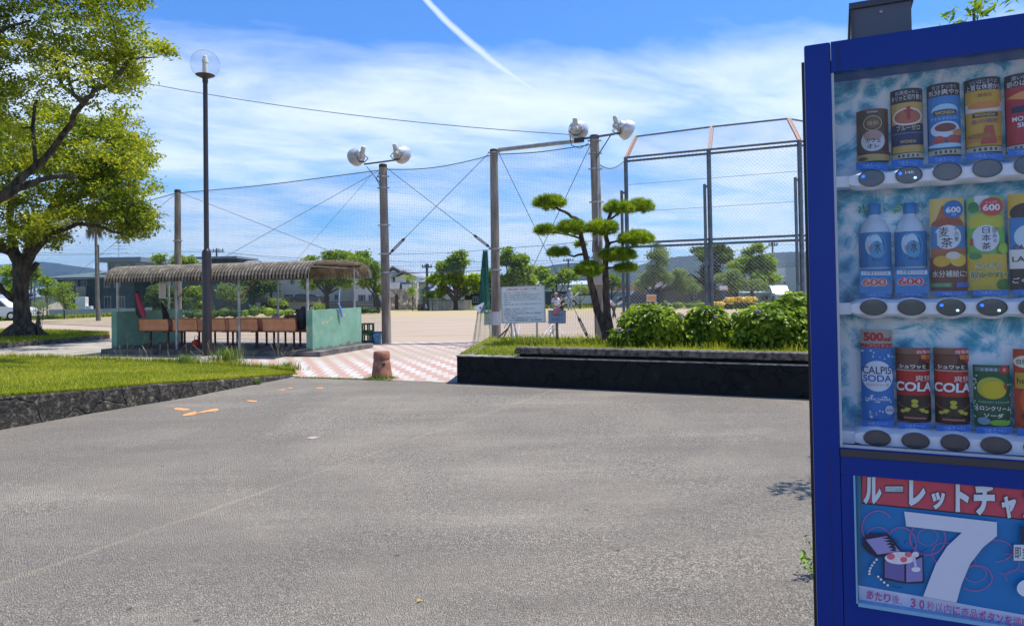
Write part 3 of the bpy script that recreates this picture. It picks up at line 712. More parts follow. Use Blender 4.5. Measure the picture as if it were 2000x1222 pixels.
galv = M('galvanised', (.38, .38, .37), .45, metal=.6, var=.25, vs=6, col2=(.5, .5, .49))
rust = M('rusty_steel', (.16, .085, .05), .8, var=.4, vs=10, col2=(.32, .20, .13))
for px in (230, 345, 467, 601):     # front posts
    uu = s_u(px, .09); z0 = zF if px in (345, 467) else WH; mb = MB(); mb.tube([(uu, .09, z0), (uu, .09, zl+.30)], .033, 10); B('post', mb, galv, sh, world=False, smooth=True)
for px in (404, 543, 692, 330):
    uu = min(s_u(px, 2.2), W+.06); z0 = WH if uu > W-.2 or uu < .3 else zF; mb = MB(); mb.tube([(uu, 2.2, z0), (uu, 2.2, ztp-.04)], .03, 10); B('post', mb, galv, sh, world=False, smooth=True)
for pa in (345, 467):               # raking struts
    uu = s_u(pa, .09); mb = MB(); mb.tube([(uu, .09, zl-.46), (uu+.62, .11, zl+.10)], .022, 8); B('strut', mb, rust, sh, world=False)
mb = MB()
for v_ in (.09, 1.1, 2.2): mb.bx(u0r+.1, u1r-.1, v_-.025, v_+.025, ztp-.085, ztp-.035)
B('purlin', mb, M('purlin_wood', (.12, .095, .07), .9), sh, world=False)
for px in (230, 345, 467, 601):
    uu = s_u(px, .09); mb = MB(); q = [(uu, -.30, zl+.12), (uu, -.2, zl+.22), (uu, -.02, ztp-.09), (uu, .9, ztp-.095), (uu, 2.2, ztp-.095), (uu, 2.45, ztp-.16), (uu, 2.58, ztp-.3)]; mb.tube(q, .022, 6); B('rafter', mb, galv, sh, world=False)
# thin wire mesh behind the shelter left half is the field net (built below)
# benches
bench_o = M('bench_plastic', (.80, .30, .13), .55, var=.10, vs=2.5, col2=(.90, .40, .19), bump=.05)
bench_e = M('bench_end', (.30, .075, .045), .55, var=.2, vs=4)
leg_m = M('bench_leg', (.085, .018, .014), .6, var=.3, vs=8)
def make_bench(label):
    t = thing('bench', label, 'bench', (0, 0, 0), 0, 'moulded plastic benches in the shelter'); Lb = .98
    prof = [(-.02, .475), (.0, .50), (.0, .60), (-.025, .74), (-.01, .755), (.012, .745), (.035, .62), (.07, .50), (.14, .465), (.40, .455), (.44, .43), (.43, .395), (.36, .41), (.10, .42), (.0, .445)]
    mb = MB(); mb.prism(prof, lambda q: Vector((.012, q[0], q[1])), lambda q: Vector((Lb-.012, q[0], q[1]))); B('seat', mb, bench_o, t, world=False)
    for x in (0, Lb-.012):
        mb = MB(); mb.prism([(a*1.05-.004, b+.004*(1 if b > .6 else -1)) for a, b in prof], lambda q: Vector((x-.004, q[0], q[1])), lambda q: Vector((x+.016, q[0], q[1]))); B('end_panel', mb, bench_e, t, world=False)
    for x in (.20, Lb-.20):
        mb = MB(); mb.tube([(x, .2, .0), (x, .2, .43)], .028, 8); mb.lathe([(.09, 0), (.09, .008), (.03, .035)], (x, .2, 0), 12); mb.box((x, .2, .425), (.06, .36, .03)); B('leg', mb, leg_m, t, world=False)
    return t
b0 = make_bench('')
fl = ['front row bench beside the left green wall, back towards us', 'second front row bench from the left green wall', 'front row bench partly hidden behind the globe lamp post', 'front row bench between the globe lamp and the right post', 'front row bench beside the right green wall']
rl = ['back row bench beside the left green wall, nearly hidden', 'second back row bench from the left green wall', 'back row bench behind the globe lamp post', 'back row bench second from the right green wall', 'back row bench nearest the right green wall with the handled bag']
us = [s_u(271, .45), s_u(337, .45), s_u(385, .45), s_u(440, .45), s_u(512, .45)]
for r, (v_, off, lab) in enumerate(((.45, 0, fl), (1.25, .30, rl))):
    for i in range(5):
        bb = b0 if (r == 0 and i == 0) else copy_tree(b0)
        bb.location = SL(us[i]+off*(1 if i < 4 else .75), v_, zF); bb.rotation_euler = (0, 0, RZ); bb['label'] = lab[i]
# things in the shelter
def lump(name, pts, rads, mat, label, cat, parts=(), n=12, sub=3):
    """a soft long bag: rings along a path with elliptical section (rx along u, ry along v)"""
    mb = MB(); vs = []
    for i, (p_, r_) in enumerate(zip(pts, rads)):
        for k in range(n):
            a = 2*PI*k/n; sq = .85; ca = math.copysign(abs(math.cos(a))**sq, math.cos(a)); sa = math.copysign(abs(math.sin(a))**sq, math.sin(a))
            vs.append(SL(p_[0]+ca*r_[0], p_[1]+sa*r_[1], p_[2]))
    fs = [(i*n+k, i*n+(k+1) % n, (i+1)*n+(k+1) % n, (i+1)*n+k) for i in range(len(pts)-1) for k in range(n)]+[tuple(reversed(range(n))), tuple((len(pts)-1)*n+k for k in range(n))]
    mb.add(vs, fs)
    if not parts: return tag(B(name, mb, mat, smooth=True), label, cat)
    t = thing(name, label, cat, SL(*pts[0])); B('body', mb, mat, t, smooth=True)
    for pn, pf, pmat in parts: m2 = MB(); pf(m2); B(pn, m2, pmat, t)
    return t
red = M('bag_red', (.36, .018, .05), .5, var=.15, vs=8); blk = M('bag_black', (.012, .012, .014), .55, var=.4, vs=8, col2=(.03, .03, .035))
ug = s_u(274, .35); z1 = s_z(274, 620, .35); z2 = s_z(268, 568, .35)
lump('sports_bag', [(ug+.05, .3, z1), (ug+.04, .3, z1+.1), (ug-.01, .3, z1+.4), (ug-.05, .3, z2-.08), (ug-.06, .3, z2)], [(.05, .06), (.09, .10), (.09, .10), (.06, .07), (.02, .02)], blk, 'tall black club bag leaning on the left green wall', 'bag')
lump('sports_bag', [(ug+.25, .22, z1+.0), (ug+.22, .22, z1+.10), (ug+.12, .22, z1+.35), (ug+.05, .22, z2-.12), (ug+.02, .22, z2-.04)], [(.05, .03), (.085, .05), (.075, .045), (.06, .04), (.03, .02)], red, 'crimson racket case leaning beside the black club bag', 'bag')
ub = s_u(322, .9); zb = s_z(322, 627, .9)
lump('sports_bag', [(ub+.06, .9, zb), (ub+.03, .9, zb+.18), (ub-.06, .9, zb+.38), (ub-.13, .9, zb+.52)], [(.10, .08), (.09, .07), (.06, .05), (.02, .02)], blk, 'slim black bag standing on the benches near the left wall', 'bag', parts=(('pouch', lambda mm: mm.blob(SL(ub-.18, .85, zb+.015), (.12, .08, .03), 6, 10), blk),))
ub2 = s_u(380, .75); 
lump('handbag', [(ub2, .8, zF), (ub2, .8, zF+.04), (ub2, .8, zF+.16), (ub2+.01, .8, zF+.20)], [(.10, .08), (.14, .10), (.11, .08), (.04, .03)], M('bag_scarlet', (.45, .02, .02), .5), 'small bright red bag on the shelter floor under the benches', 'bag',
     parts=(('handle', lambda mm: mm.tube([SL(ub2-.07, .8, zF+.17), SL(ub2-.03, .8, zF+.30), SL(ub2+.04, .8, zF+.30), SL(ub2+.07, .8, zF+.17)], .008, 6), blk),))
ub3 = s_u(571, 1.6)
lump('tote_bag', [(ub3, 1.55, zF+.46), (ub3, 1.55, zF+.5), (ub3, 1.55, zF+.77), (ub3, 1.55, zF+.80)], [(.20, .08), (.23, .09), (.23, .08), (.21, .07)], M('bag_brown', (.14, .045, .03), .6, var=.2), 'reddish brown bag with a round handle on a back row bench', 'bag',
     parts=(('handle', lambda mm: mm.tube([SL(ub3-.02+.08*math.cos(a), 1.55, zF+.80+.10*math.sin(a)) for a in [PI*i/8 for i in range(9)]], .012, 6), M('bag_brown2', (.10, .03, .02), .6)),))
ub4 = s_u(590, .95)
lump('backpack', [(ub4, .85, zF+.47), (ub4, .85, zF+.55), (ub4+.04, .85, zF+.85), (ub4+.12, .85, zF+1.05)], [(.14, .10), (.17, .12), (.14, .11), (.04, .04)], blk, 'black backpack behind the right green wall edge', 'bag')
ug5 = s_u(533, 1.5)
lump('cap', [(ug5, 1.62, zF+.745), (ug5, 1.62, zF+.79), (ug5+.01, 1.62, zF+.83), (ug5+.01, 1.62, zF+.845)], [(.11, .09), (.10, .08), (.06, .05), (.02, .02)], M('cloth_grey', (.33, .33, .36), .8), 'grey cap resting on a bench back in the middle', 'cap')
def card3(name, quad, th, art, base, label, cat, group=None):
    """a flat board given by its four corners TL TR BR BL (world), art(A) draws in 0..1 x 0..1"""
    tl, tr_, br, bl = [Vector(q) for q in quad]; nrm_ = (tr_-tl).cross(bl-tl).normalized()
    if nrm_.y > 0: nrm_ = -nrm_
    f = lambda x, y, k: (bl*(1-x)+br*x)*(1-y)+(tl*(1-x)+tr_*x)*y+nrm_*(.001+k)
    t = thing(name, label, cat, (bl+br)/2, 0, group)
    mb = MB(); mb.prism([(0, 0), (1, 0), (1, 1), (0, 1)], lambda q: f(q[0], q[1], -.0015-th), lambda q: f(q[0], q[1], -.0015)); B('board', mb, base, t)
    a = Art(f, .0015); art(a)
    if a.k: a.done('lettering', t, world=True)
    return t
def scrib(a, y, x0, x1, h, c, seed=0):
    r = random.Random(seed); s_ = ''.join(r.choice('のにをはがでとしてくださいます公園利用者禁止注意場所') for _ in range(int((x1-x0)*30)))
    a.text(s_, (x0+x1)/2, y, x1-x0, h, c, up=False)
vN = -.30
def q4(x0, y0, x1, y1, Y): return [P(x0, y0, Y), P(x1, y0, Y), P(x1, y1, Y), P(x0, y1, Y)]
yn = SL(s_u(317, vN), vN, 0).y
card3('paper_notice', q4(310, 553, 324, 583, yn), .002, lambda a: (a.text('お知らせ', .5, .93, .7, .08, '#a8483a'), [scrib(a, .82-.1*i, .12, .88, .045, '#5a463c', i) for i in range(8)]), M('old_paper', (.55, .42, .32), .85, var=.1), 'yellowed paper notice hanging from the front edge of the corrugated roof', 'notice')
yb_ = SL(s_u(290, 1.2), 1.2, 0).y
card3('paper_notice', q4(285, 600, 297, 611, yb_), .003, lambda a: (a.rect(0, 0, 1, .45, '#2e6fb0'), a.rect(.1, .5, .7, .8, '#9fc3e0')), M('paper_white', (.75, .76, .78), .7), 'small blue and white packet tied above the left green wall', 'packet')
# blue umbrella hanging on the right wall
uu_ = W+.2; vU = 1.05; ze = WH
def wpt(px, py, du=.10): # point on a plane just right of the right wall
    d = ray(px, py); a = SL(W+WT-.02+du, 0, 0); e = SL(W+WT-.02+du, 1, 0)-a
    t_ = (a.x*e.y-a.y*e.x)/(d.x*e.y-e.x); return Vector((d.x*t_, t_, EYE+d.z*t_))
t = thing('umbrella', 'closed blue umbrella hanging by a cord on the right green wall', 'umbrella', wpt(669, 620, .04))
mb = MB(); q = [wpt(663, 598, .04), wpt(665, 604, .05), wpt(668, 619, .05)]; mb.tube(q, [.015, .034, .022], 8); B('canopy', mb, M('umbrella_blue', (.13, .24, .72), .5), t, smooth=True)
mb = MB(); mb.tube([wpt(664, 560, .04), wpt(662, 582, .04), wpt(663, 600, .04)], [.012, .02, .014], 7); mb.tube([wpt(660, 592, .04), wpt(666, 600, .05)], .012, 6); B('strap', mb, M('strap_blue', (.22, .34, .55), .6), t)
# crates and blue bucket
cg = M('crate_green', (.012, .075, .035), .5, var=.3, vs=6); 
def crate(c, dims, rz, mat, label, bandm):
    t = thing('crate', label, 'crate', c, rz, 'plastic crates beside the shelter'); X, Y_, Z = dims; th = .018; mb = MB()
    mb.bx(-X/2, X/2, -Y_/2, Y_/2, 0, .02)
    for s_ in (-1, 1):
        for zz0, zz1 in ((.02, Z*.30), (Z*.86, Z)): mb.bx(-X/2, X/2, s_*(Y_/2-th/2)-th/2, s_*(Y_/2-th/2)+th/2, zz0, zz1)
        for xx in (-X/2+.02, -X*.12, X/2-.02): mb.bx(xx-.022, xx+.022, s_*(Y_/2-th/2)-th/2+.002, s_*(Y_/2-th/2)+th/2-.002, Z*.30, Z*.86)
        for zz0, zz1 in ((.02, Z*.30), (Z*.86, Z)): mb.bx(s_*(X/2-th/2)-th/2, s_*(X/2-th/2)+th/2, -Y_/2+th, Y_/2-th, zz0, zz1-.002)
        for yy in (-Y_/4, Y_/4): mb.bx(s_*(X/2-th/2)-th/2+.002, s_*(X/2-th/2)+th/2-.002, yy-.02, yy+.02, Z*.30, Z*.86)
    B('shell', mb, mat, t, world=False); mb = MB(); mb.bx(-X/2-.004, X/2+.004, -Y_/2-.004, Y_/2+.004, Z-.004, Z+.006) if False else None
    mb.bx(-X/2+.004, X/2-.004, -Y_/2-.006, -Y_/2+.001, Z-.018, Z-.003); B('rim', mb, bandm, t, world=False); return t
cr = G(714, 672.5); tanb = M('crate_tan', (.34, .27, .12), .7)
for k_, (z_, lab) in enumerate(((0.01, 'dark green crate at the bottom of the stack by the shelter wall'), (.312, 'dark green crate on top of the stack by the shelter wall'))):
    crate((cr.x, cr.y+.1, z_), (.34, .36, .30), RZ, cg, lab, tanb)
t = thing('plastic_bin', 'pale blue plastic box standing between the green crates and the pole', 'box', (G(735, 671).x, G(735, 671).y+.1, .01), RZ)
mb = MB()
for s_ in (-1, 1): mb.bx(-.17, .17, s_*.14-.006, s_*.14+.006, 0, .33); mb.bx(s_*.165-.006, s_*.165+.006, -.134, .134, 0, .33)
mb.bx(-.158, .158, -.134, .134, 0, .01); B('shell', mb, M('bin_blue', (.10, .33, .60), .35, var=.3, vs=8, col2=(.35, .6, .8)), t, world=False)
mb = MB()
for s_ in (-1, 1): mb.bx(-.19, .19, s_*.15-.014, s_*.15+.014, .30, .34); mb.bx(s_*.178-.012, s_*.178+.012, -.136, .136, .30, .34)
B('rim', mb, M('bin_rim', (.05, .22, .42), .4), t, world=False)
# ================================================================== POLES, FLOODLIGHTS, NETS
conc = M('pole_concrete', (.17, .13, .105), .85, var=.25, vs=2.2, col2=(.33, .285, .235), bump=.2, bs=40, stretch=(3, 3, .5))
steel = M('dark_steel', (.11, .11, .125), .5, metal=.3, var=.3, vs=8)
lgrey = M('lamp_aluminium', (.52, .53, .55), .35, metal=.35, var=.15, vs=6)
lcream = M('lamp_cream', (.56, .54, .47), .5, var=.15, vs=6)
def pole(pxb, Y, pyt, pxt, r0, r1, label, bands=(), capc=None):
    b_ = P(pxb, 600, Y); b_.z = 0; t_ = P(pxt, pyt, Y)
    t_.y = Y; t = thing('net_pole', label, 'pole', b_, 0, 'concrete poles carrying the nets')
    top = Vector((t_.x, Y, t_.z)); n_ = 24
    mb = MB(); mb.tube([b_.lerp(top, i/8) for i in range(9)], [r0+(r1-r0)*i/8 for i in range(9)], n_); B('shaft', mb, conc, t, smooth=True)
    mb = MB(); mb.lathe([(r1+.004, -.02), (r1+.006, .06), (r1-.02, .085), (0, .09)], top, 20); B('cap', mb, capc or M('pole_cap', (.05, .035, .03), .8), t, smooth=True)
    for py in bands:
        z = P(pxt, py, Y).z; f = (z-b_.z)/(top.z-b_.z); c = b_.lerp(top, f); r = r0+(r1-r0)*f+.008
        mb = MB(); mb.lathe([(r, -.022), (r+.006, -.02), (r+.006, .02), (r, .022)], c, 20); mb.box(c+Vector((r+.03, 0, 0)), (.05, .03, .035)); mb.box(c+Vector((-r-.03, 0, 0)), (.05, .03, .035)); B('band', mb, galv, t)
    return t, b_, top
def floodlight(par, c, aim, s=1.0, up=1):
    """bowl reflector seen from behind, with ballast tube, yoke and clamp"""
    a = Vector(aim).normalized(); c = Vector(c)
    mb = MB(); pr = [(.05, -.02), (.10, -.01), (.135, .03), (.15, .07), (.155, .10), (.19, .13), (.235, .20), (.262, .28), (.272, .36), (.276, .362), (.266, .355), (.228, .20), (.18, .14), (.05, .05), (0, .05)]
    mb.lathe([(r*s, z*s) for r, z in pr], c, 28, a); o = B('floodlight', mb, lgrey, par, smooth=True)
    Q = a.to_track_quat('Z', 'Y').to_matrix(); sidev = (a.cross(Vector((0, 0, 1)))).normalized(); upv = sidev.cross(a).normalized()
    mb = MB(); p0 = c-a*.02*s-upv*.02; d_ = (-a*.75+upv*.9*up).normalized(); mb.tube([p0, p0+d_*.10*s, p0+d_*.22*s, p0+d_*.235*s], [.075*s, .072*s, .062*s, .05*s], 14)
    mb.tube([c-upv*.07*s-a*.03, c-upv*.10*s-a*.11], [.075*s, .06*s], 14); B('ballast', mb, lcream, o, world=True, smooth=True)
    mb = MB(); mb.tube([c+sidev*.17*s+a*.10*s, c+sidev*.185*s-a*.05*s-Vector((0, 0, .14)), c+sidev*.10*s-a*.02*s-Vector((0, 0, .24)), c-sidev*.10*s-a*.02*s-Vector((0, 0, .24)), c-sidev*.185*s-a*.05*s-Vector((0, 0, .14)), c-sidev*.17*s+a*.10*s], .015, 6)
    mb.box(c-a*.02-Vector((0, 0, .25)), (.14, .11, .04)); B('yoke', mb, steel, o)
    mb = MB(); mb.tube([c-a*.1*s+sidev*.05, c-a*.16*s+sidev*.02-Vector((0, 0, .12)), c-a*.10*s-Vector((0, 0, .2)), c-a*.12*s-sidev*.13-Vector((0, 0, .25))], .008, 5); B('cable', mb, M('cable_pale', (.4, .4, .38), .6), o)
    return o
Y1, Y2, Y3, Y0 = 20.5, 20.6, 18.6, 23.9
p0, b0_, t0_ = pole(347, Y0, 375, 347, .125, .10, 'short round concrete net pole behind the shelter, next to the globe lamp', (470,))
p1, b1_, t1_ = pole(754.5, Y1, 326, 748, .135, .115, 'concrete net pole with two floodlights beside the green crates', (345, 367, 440, 496, 532), )
p2, b2_, t2_ = pole(968.5, Y2, 297, 964.5, .14, .115, 'concrete net pole with a dark cap beside the large notice board', (298, 486, 527))
p3, b3_, t3_ = pole(1172, Y3, 270, 1161, .15, .12, 'tall concrete pole with two floodlights behind the clipped pine', (275, 300, 330, 395))
ballm = galv
# floodlights of pole 1
mb = MB(); a_, c_ = P(711, 321, Y1), P(778, 312, Y1-.3); mb.tube([a_, c_], .028, 4); mb.tube([P(716, 325, Y1-.1), P(744, 360, Y1-.14)], .014, 6); B('crossarm', mb, steel, p1)
floodlight(p1, P(706, 300, Y1), (-.75, .85, -.18)); floodlight(p1, P(775, 295, Y1-.3), (.35, 1, -.15))
mb = MB(); mb.tube([P(741, 335, Y1-.15), P(735, 350, Y1-.2), P(741, 362, Y1-.15)], .01, 6)
B('cable', mb, blk, p1)
# pole 3
mb = MB(); mb.tube([P(1133, 272, Y3-.1), P(1200, 262, Y3-.3)], .035, 4); mb.tube([P(1193, 264, Y3-.3), P(1164, 310, Y3-.14)], .016, 6); B('crossarm', mb, steel, p3)
floodlight(p3, P(1125, 246, Y3-.05), (.28, 1, -.12), 1.0); floodlight(p3, P(1207, 243, Y3-.3), (.85, .45, -.38), 1.0)
mb = MB(); mb.tube([P(1113, 265, Y3-.2), P(1116, 284, Y3-.25), P(1132, 290, Y3-.25), P(1150, 280, Y3-.18)], .012, 6); mb.box(P(1131, 274, Y3-.1), (.26, .12, .11), ry=-.1); B('cable', mb, blk, p3)
mb = MB(); mb.tube([P(1167, 292, Y3-.13), P(1169, 480, Y3-.15)], .02, 8); B('conduit', mb, galv, p3, smooth=True)
mb = MB(); c = P(1165, 540, Y3-.16); mb.box(P(1168, 543, Y3-.24), (.30, .16, .36), bev=.01); B('switch_box', mb, M('box_beige', (.36, .33, .27), .6), p3)
mb = MB(); c = P(1165, 488, Y3-.16)
for k_ in range(5): mb.tube([P(1158+k_*4, 470, Y3-.15), P(1157+k_*4.5, 492, Y3-.18)], .014, 6)
B('insulators', mb, M('insul', (.10, .08, .07), .6), p3)
# beam between poles 2 and 3
mb = MB(); mb.tube([P(974, 293, Y2-.05), P(1095, 279, Y3+.8), P(1138, 275, Y3+.1)], [.062, .062, .05], 12)
tag(B('beam', mb, galv, smooth=True), 'grey tube joining the tops of the two poles either side of the pine', 'beam')
wirem = M('wire', (.07, .075, .085), .6); ropem = M('rope', (.12, .13, .14), .8); netm = M('net_cord', (.08, .12, .145), .8); netgrey = M('chain_wire', (.30, .31, .33), .6, metal=.2)
def sagline(a, b, sag, n=10):
    return [Vector(a).lerp(Vector(b), i/n)-Vector((0, 0, sag*4*(i/n)*(1-i/n))) for i in range(n+1)]
def wire(a, b, sag, label, r=.008, name='cable', cat='cable', mat=None, group=None, n=10):
    mb = MB(); mb.tube(sagline(a, b, sag, n), r, 5, caps=False); return tag(B(name, mb, mat or wirem), label, cat, group)
def strands(mb, S, r, offs):
    """S (m,k,3) polylines -> thin triangular cords"""
    S = np.asarray(S, float); m_, k_ = S.shape[:2]; O = np.asarray(offs, float)*r
    V = (S[:, :, None, :]+O[None, None, :, :]).reshape(-1, 3); base = (np.arange(m_)[:, None]*k_+np.arange(k_-1)[None, :]).reshape(-1)*3
    Fq = np.concatenate([np.stack([base+j, base+(j+1) % 3, base+3+(j+1) % 3, base+3+j], 1) for j in range(3)]); mb.npadd(V, Fq)
OV = ((1, 0, 0), (-.5, .87, 0), (-.5, -.87, 0)); OH = ((0, 1, 0), (0, -.5, .87), (0, -.5, -.87))
def net(label, ta, tb_, ba, bb, sag=.12, sp=.05, r=.0023, wave=.03, bsag=0):
    ta, tb_, ba, bb = map(np.array, (ta, tb_, ba, bb)); Lw = np.linalg.norm(tb_-ta); Hh = max(ta[2]-ba[2], tb_[2]-bb[2]); nx = int(Lw/sp); nz = int(Hh/sp); kx, kz = 14, 6
    def S(u, v):
        u = u[..., None]; v = v[..., None]; top = ta*(1-u)+tb_*u; bot = ba*(1-u)+bb*u
        p = bot*(1-v)+top*v; p = p-np.array([0, 0, 1.0])*(4*sag*u*(1-u)*v+4*bsag*u*(1-u)*(1-v)); p = p+np.array([0, 1.0, 0])*wave*np.sin(u*9+v*4)*v; return p
    t = thing('safety_net', label, 'net', tuple((ba+bb)/2), 0, 'cord nets hung between the poles')
    mb = MB(); uu, vv = np.meshgrid(np.linspace(0, 1, nx+1), np.linspace(0, 1, kz), indexing='ij'); strands(mb, S(uu, vv), r, OV)
    vv, uu = np.meshgrid(np.linspace(0, 1, nz+1), np.linspace(0, 1, kx), indexing='ij'); strands(mb, S(uu, vv), r, OH)
    B('mesh', mb, netm, t)
    mb = MB(); u = np.linspace(0, 1, 17); mb.tube([Vector(q) for q in S(u, np.ones(17))], .014, 6); B('head_rope', mb, ropem, t)
    mb = MB(); mb.tube([Vector(q) for q in S(u, np.zeros(17))], .008, 5); B('foot_rope', mb, ropem, t)
    return t
def at(px, py, Y): return tuple(P(px, py, Y))
def onp(px, py, Y, z): q = P(px, py, Y); return (q.x, Y, z)
net('cord net from the short pole leftwards, behind the old tree', at(40, 420, 27), at(343, 377, Y0), onp(40, 600, 27, .55), onp(343, 600, Y0, .35), .25)
net('cord net between the short pole and the floodlit pole by the crates', at(351, 377, Y0), at(744, 332, Y1), onp(351, 600, Y0, .05), onp(748, 600, Y1, .05), .05)
net('cord net over the entrance gap left of the notice board', at(752, 331, Y1), at(962, 302, Y2), at(755, 534, Y1), at(964, 527, Y2), .14)
net('cord net from the notice board pole to the pole behind the pine', at(970, 302, Y2), at(1158, 282, Y3), onp(972, 600, Y2, .05), onp(1166, 600, Y3, .05), .05)
YB0, YB1 = 20.0, 18.05
net('narrow cord net between the pine and the tall chain link backstop', at(1168, 320, Y3), at(1221, 312, YB0), onp(1172, 600, Y3, .05), onp(1226, 600, YB0, .05), .18)
# brace wires with turnbuckles
def brace(a, b, label, tb=True, r=.009):
    a, b = Vector(a), Vector(b); t = thing('brace_wire', label, 'brace wire', b, 0, 'steel brace wires of the net poles'); mb = MB(); mb.tube([a, b], r, 5); B('wire', mb, wirem, t)
    if tb:
        d = (a-b).normalized(); p = b+d*.10; q = b+d*.62; s_ = d.cross(Vector((0, 1, 0))).normalized()*.028; mb = MB(); mb.tube([p+s_, q+s_], .013, 6); mb.tube([p-s_, q-s_], .013, 6); mb.tube([b, p+d*.08], .02, 6); mb.tube([q-d*.08, q+d*.05], .02, 6); B('turnbuckle', mb, M('turnb', (.05, .05, .06), .5), t)
    return t
off = Vector((0, -.16, 0))
brace(Vector(at(757, 330, Y1))+off, Vector(at(960, 486, Y2))+off, 'brace wire falling from the crate side pole to the notice board pole')
brace(Vector(at(955, 302, Y2))+off*1.2, Vector(at(762, 497, Y1))+off*1.2, 'brace wire rising from the crate side pole to the notice board pole top')
brace(Vector(at(741, 336, Y1))+off, Vector(at(352, 553, Y0))+off, 'long brace wire from the floodlit crate side pole down to the short pole', False, .007)
brace(Vector(at(352, 376, Y0))+off, Vector(at(750, 531, Y1))+off, 'long brace wire from the short pole top down to the crate side pole', False, .007)
brace(Vector(at(974, 300, Y2))+off, Vector(at(1150, 662, Y3)), 'brace wire from the notice board pole down to the grass by the pine')
brace(Vector(at(1153, 283, Y3))+off, Vector(at(985, 640, Y2))+off, 'brace wire from the pine side pole down behind the notice board', False)
brace(Vector(at(343, 379, Y0)), Vector(at(150, 535, 31)), 'guy wire from the short pole down to the left', False, .007)
brace(Vector(at(727, 340, Y1)), Vector(at(575, 512, 26)), 'thin guy wire from the crate side pole back over the field', False, .005)
wire(at(-150, 60, 24), at(1112, 263, Y3), .55, 'long black cable crossing the sky from the tree to the pine side floodlights', .010, n=24)
for i, (y0_, y1_) in enumerate(((497, 487), (533, 528))):
    wire(at(757, y0_, Y1), at(960, y1_, Y2), .03, ['upper rope across the entrance gap between the two poles', 'lower rope across the entrance gap under the net'][i], .007, 'rope', 'rope')
wire(at(976, 485, Y2), at(1160, 470, Y3), .02, 'rope between the notice board pole and the pine side pole', .007, 'rope', 'rope')

# gathered gate net beside pole 2
gb = thing('gathered_net', 'dark green net gathered into a hanging bundle beside the notice board pole', 'net', G(945, 677), 0)
YG = G(945, 677).y; mb = MB(); SS = []; nth = 46
zt_ = P(945, 490, YG).z; zb_ = P(945, 612, YG).z
def bund(th, z, wtop, wbot):
    f = max(0.0, 1-(z/zt_)); wd = .055+.085*f/.55 if f < .55 else .14+.14*(f-.55)/.45; cx = P(946, 600, YG).x+ (f-.5)*-.10
    return (cx+math.cos(th)*wd*(1+.18*math.sin(th*7+z*2)), YG+math.sin(th)*wd*.7*(1+.18*math.cos(th*5+z*3)), z)
gm = M('gate_net', (.012, .10, .075), .8, var=.3, vs=3, col2=(.03, .19, .14)); gm2 = M('gate_net_pale', (.14, .26, .13), .8)
for s_ in (1, -1):
    S_ = [[bund(th0+s_*k_*.22, zt_*(1-k_/40), .07, .26) for k_ in range(41)] for th0 in np.linspace(0, 2*PI, nth, endpoint=False)]
    mb.cur = 0; strands(mb, np.array(S_)[:, :27], .0045, OV)
    mb.cur = 1; strands(mb, np.array(S_)[::2, 26:], .0035, OV)
for th0 in np.linspace(0, 2*PI, 13, endpoint=False):
    mb.cur = 0; mb.tube([bund(th0+.3*math.sin(k_*.5+th0), zt_*(1-k_/20)+.02, .05, .20) for k_ in range(11)], .009, 4)
B('netting', mb, [gm, gm2], gb)
mb = MB(); q = G(945, 677); mb.tube([(q.x-.28+.0, q.y-.1, .03), (q.x, q.y-.2, .04), (q.x+.3, q.y-.05, .03)], .035, 6); B('weight_roll', mb, M('net_dark', (.015, .03, .025), .9), gb)
card3('paper_notice', [P(925, 600, YG-.3), P(945, 590, YG-.3), P(946, 607, YG-.3), P(934, 610, YG-.3)], .003, lambda a: (a.poly([(.3, 0), (1, 0), (1, .8)], '#2f6f9a'), a.ell(.55, .5, .12, .15, '#8a3b46')), M('paper_white', (.75, .76, .78), .7), 'small torn blue and white flyer tied on the green net bundle', 'notice')
# ------------------------------------------------------------------ notice boards
bw = M('board_face', (.80, .79, .76), .5, var=.05, vs=3); fram = M('board_frame', (.42, .43, .42), .4, metal=.5)
Ys = 14.2
Q = [P(978.5, 561, Ys+.1), P(1063, 557.5, Ys-.1), P(1065, 628.5, Ys-.1), P(980, 631, Ys+.1)]
lines = [('一 決められた場所で、ルールを守り正しく使いましょう。', .03, .62), ('一 公園内では、危険な行為や迷惑行為、他人の迷惑になる行為をしないで下さい。', .03, .90), ('一 公園内での火気の使用は、禁止です。花火なども禁止されています。', .03, .83), ('一 犬の散歩は、必ずつなぎ放さないで下さい。又、フンは必ず持ち帰りましょう。', .03, .92), ('お願いします。', .07, .22), ('一 公園をきれいに使い、空き缶・ゴミなどは各自で必ず持ち帰って下さい。', .03, .92), ('い', .08, .10), ('一 公園施設は、大切に使用し、こわさないでください。', .03, .78), ('一 木や花を折らない、抜かないようにしましょう。', .03, .57), ('一 施設の破損をしても、使用者の責任に於いて事故がおきても、管理者は責任', .03, .92), ('は負いかねますのでご注意ください。', .06, .38), ('一 ご意見、ご要望は公園管理者までお知らせください。', .03, .84), ('○○市公園管理事務所　都市整備課', .12, .92)]
def art(a):
    a.text('公園利用者へのお願いと注意', .47, .925, .70, .062, '#c02a30', .012)
    for i, (s_, x0, x1) in enumerate(lines): a.text(s_, (x0+x1)/2, .83-.0635*i, x1-x0, .040, '#26282e', .014, up=False)
nb = card3('notice_board', Q, .02, art, bw, 'large grey park rules notice board with a red heading on two metal legs', 'notice board')
mb = MB(); e_ = [(Q[0]+(0 if 0 else Vector((0, -.006, 0)))), Q[1]+Vector((0, -.006, 0)), Q[2]+Vector((0, -.006, 0)), Q[3]+Vector((0, -.006, 0))]
for i in range(4): mb.tube([e_[i], e_[(i+1) % 4]], .013, 4)
B('frame', mb, fram, nb)
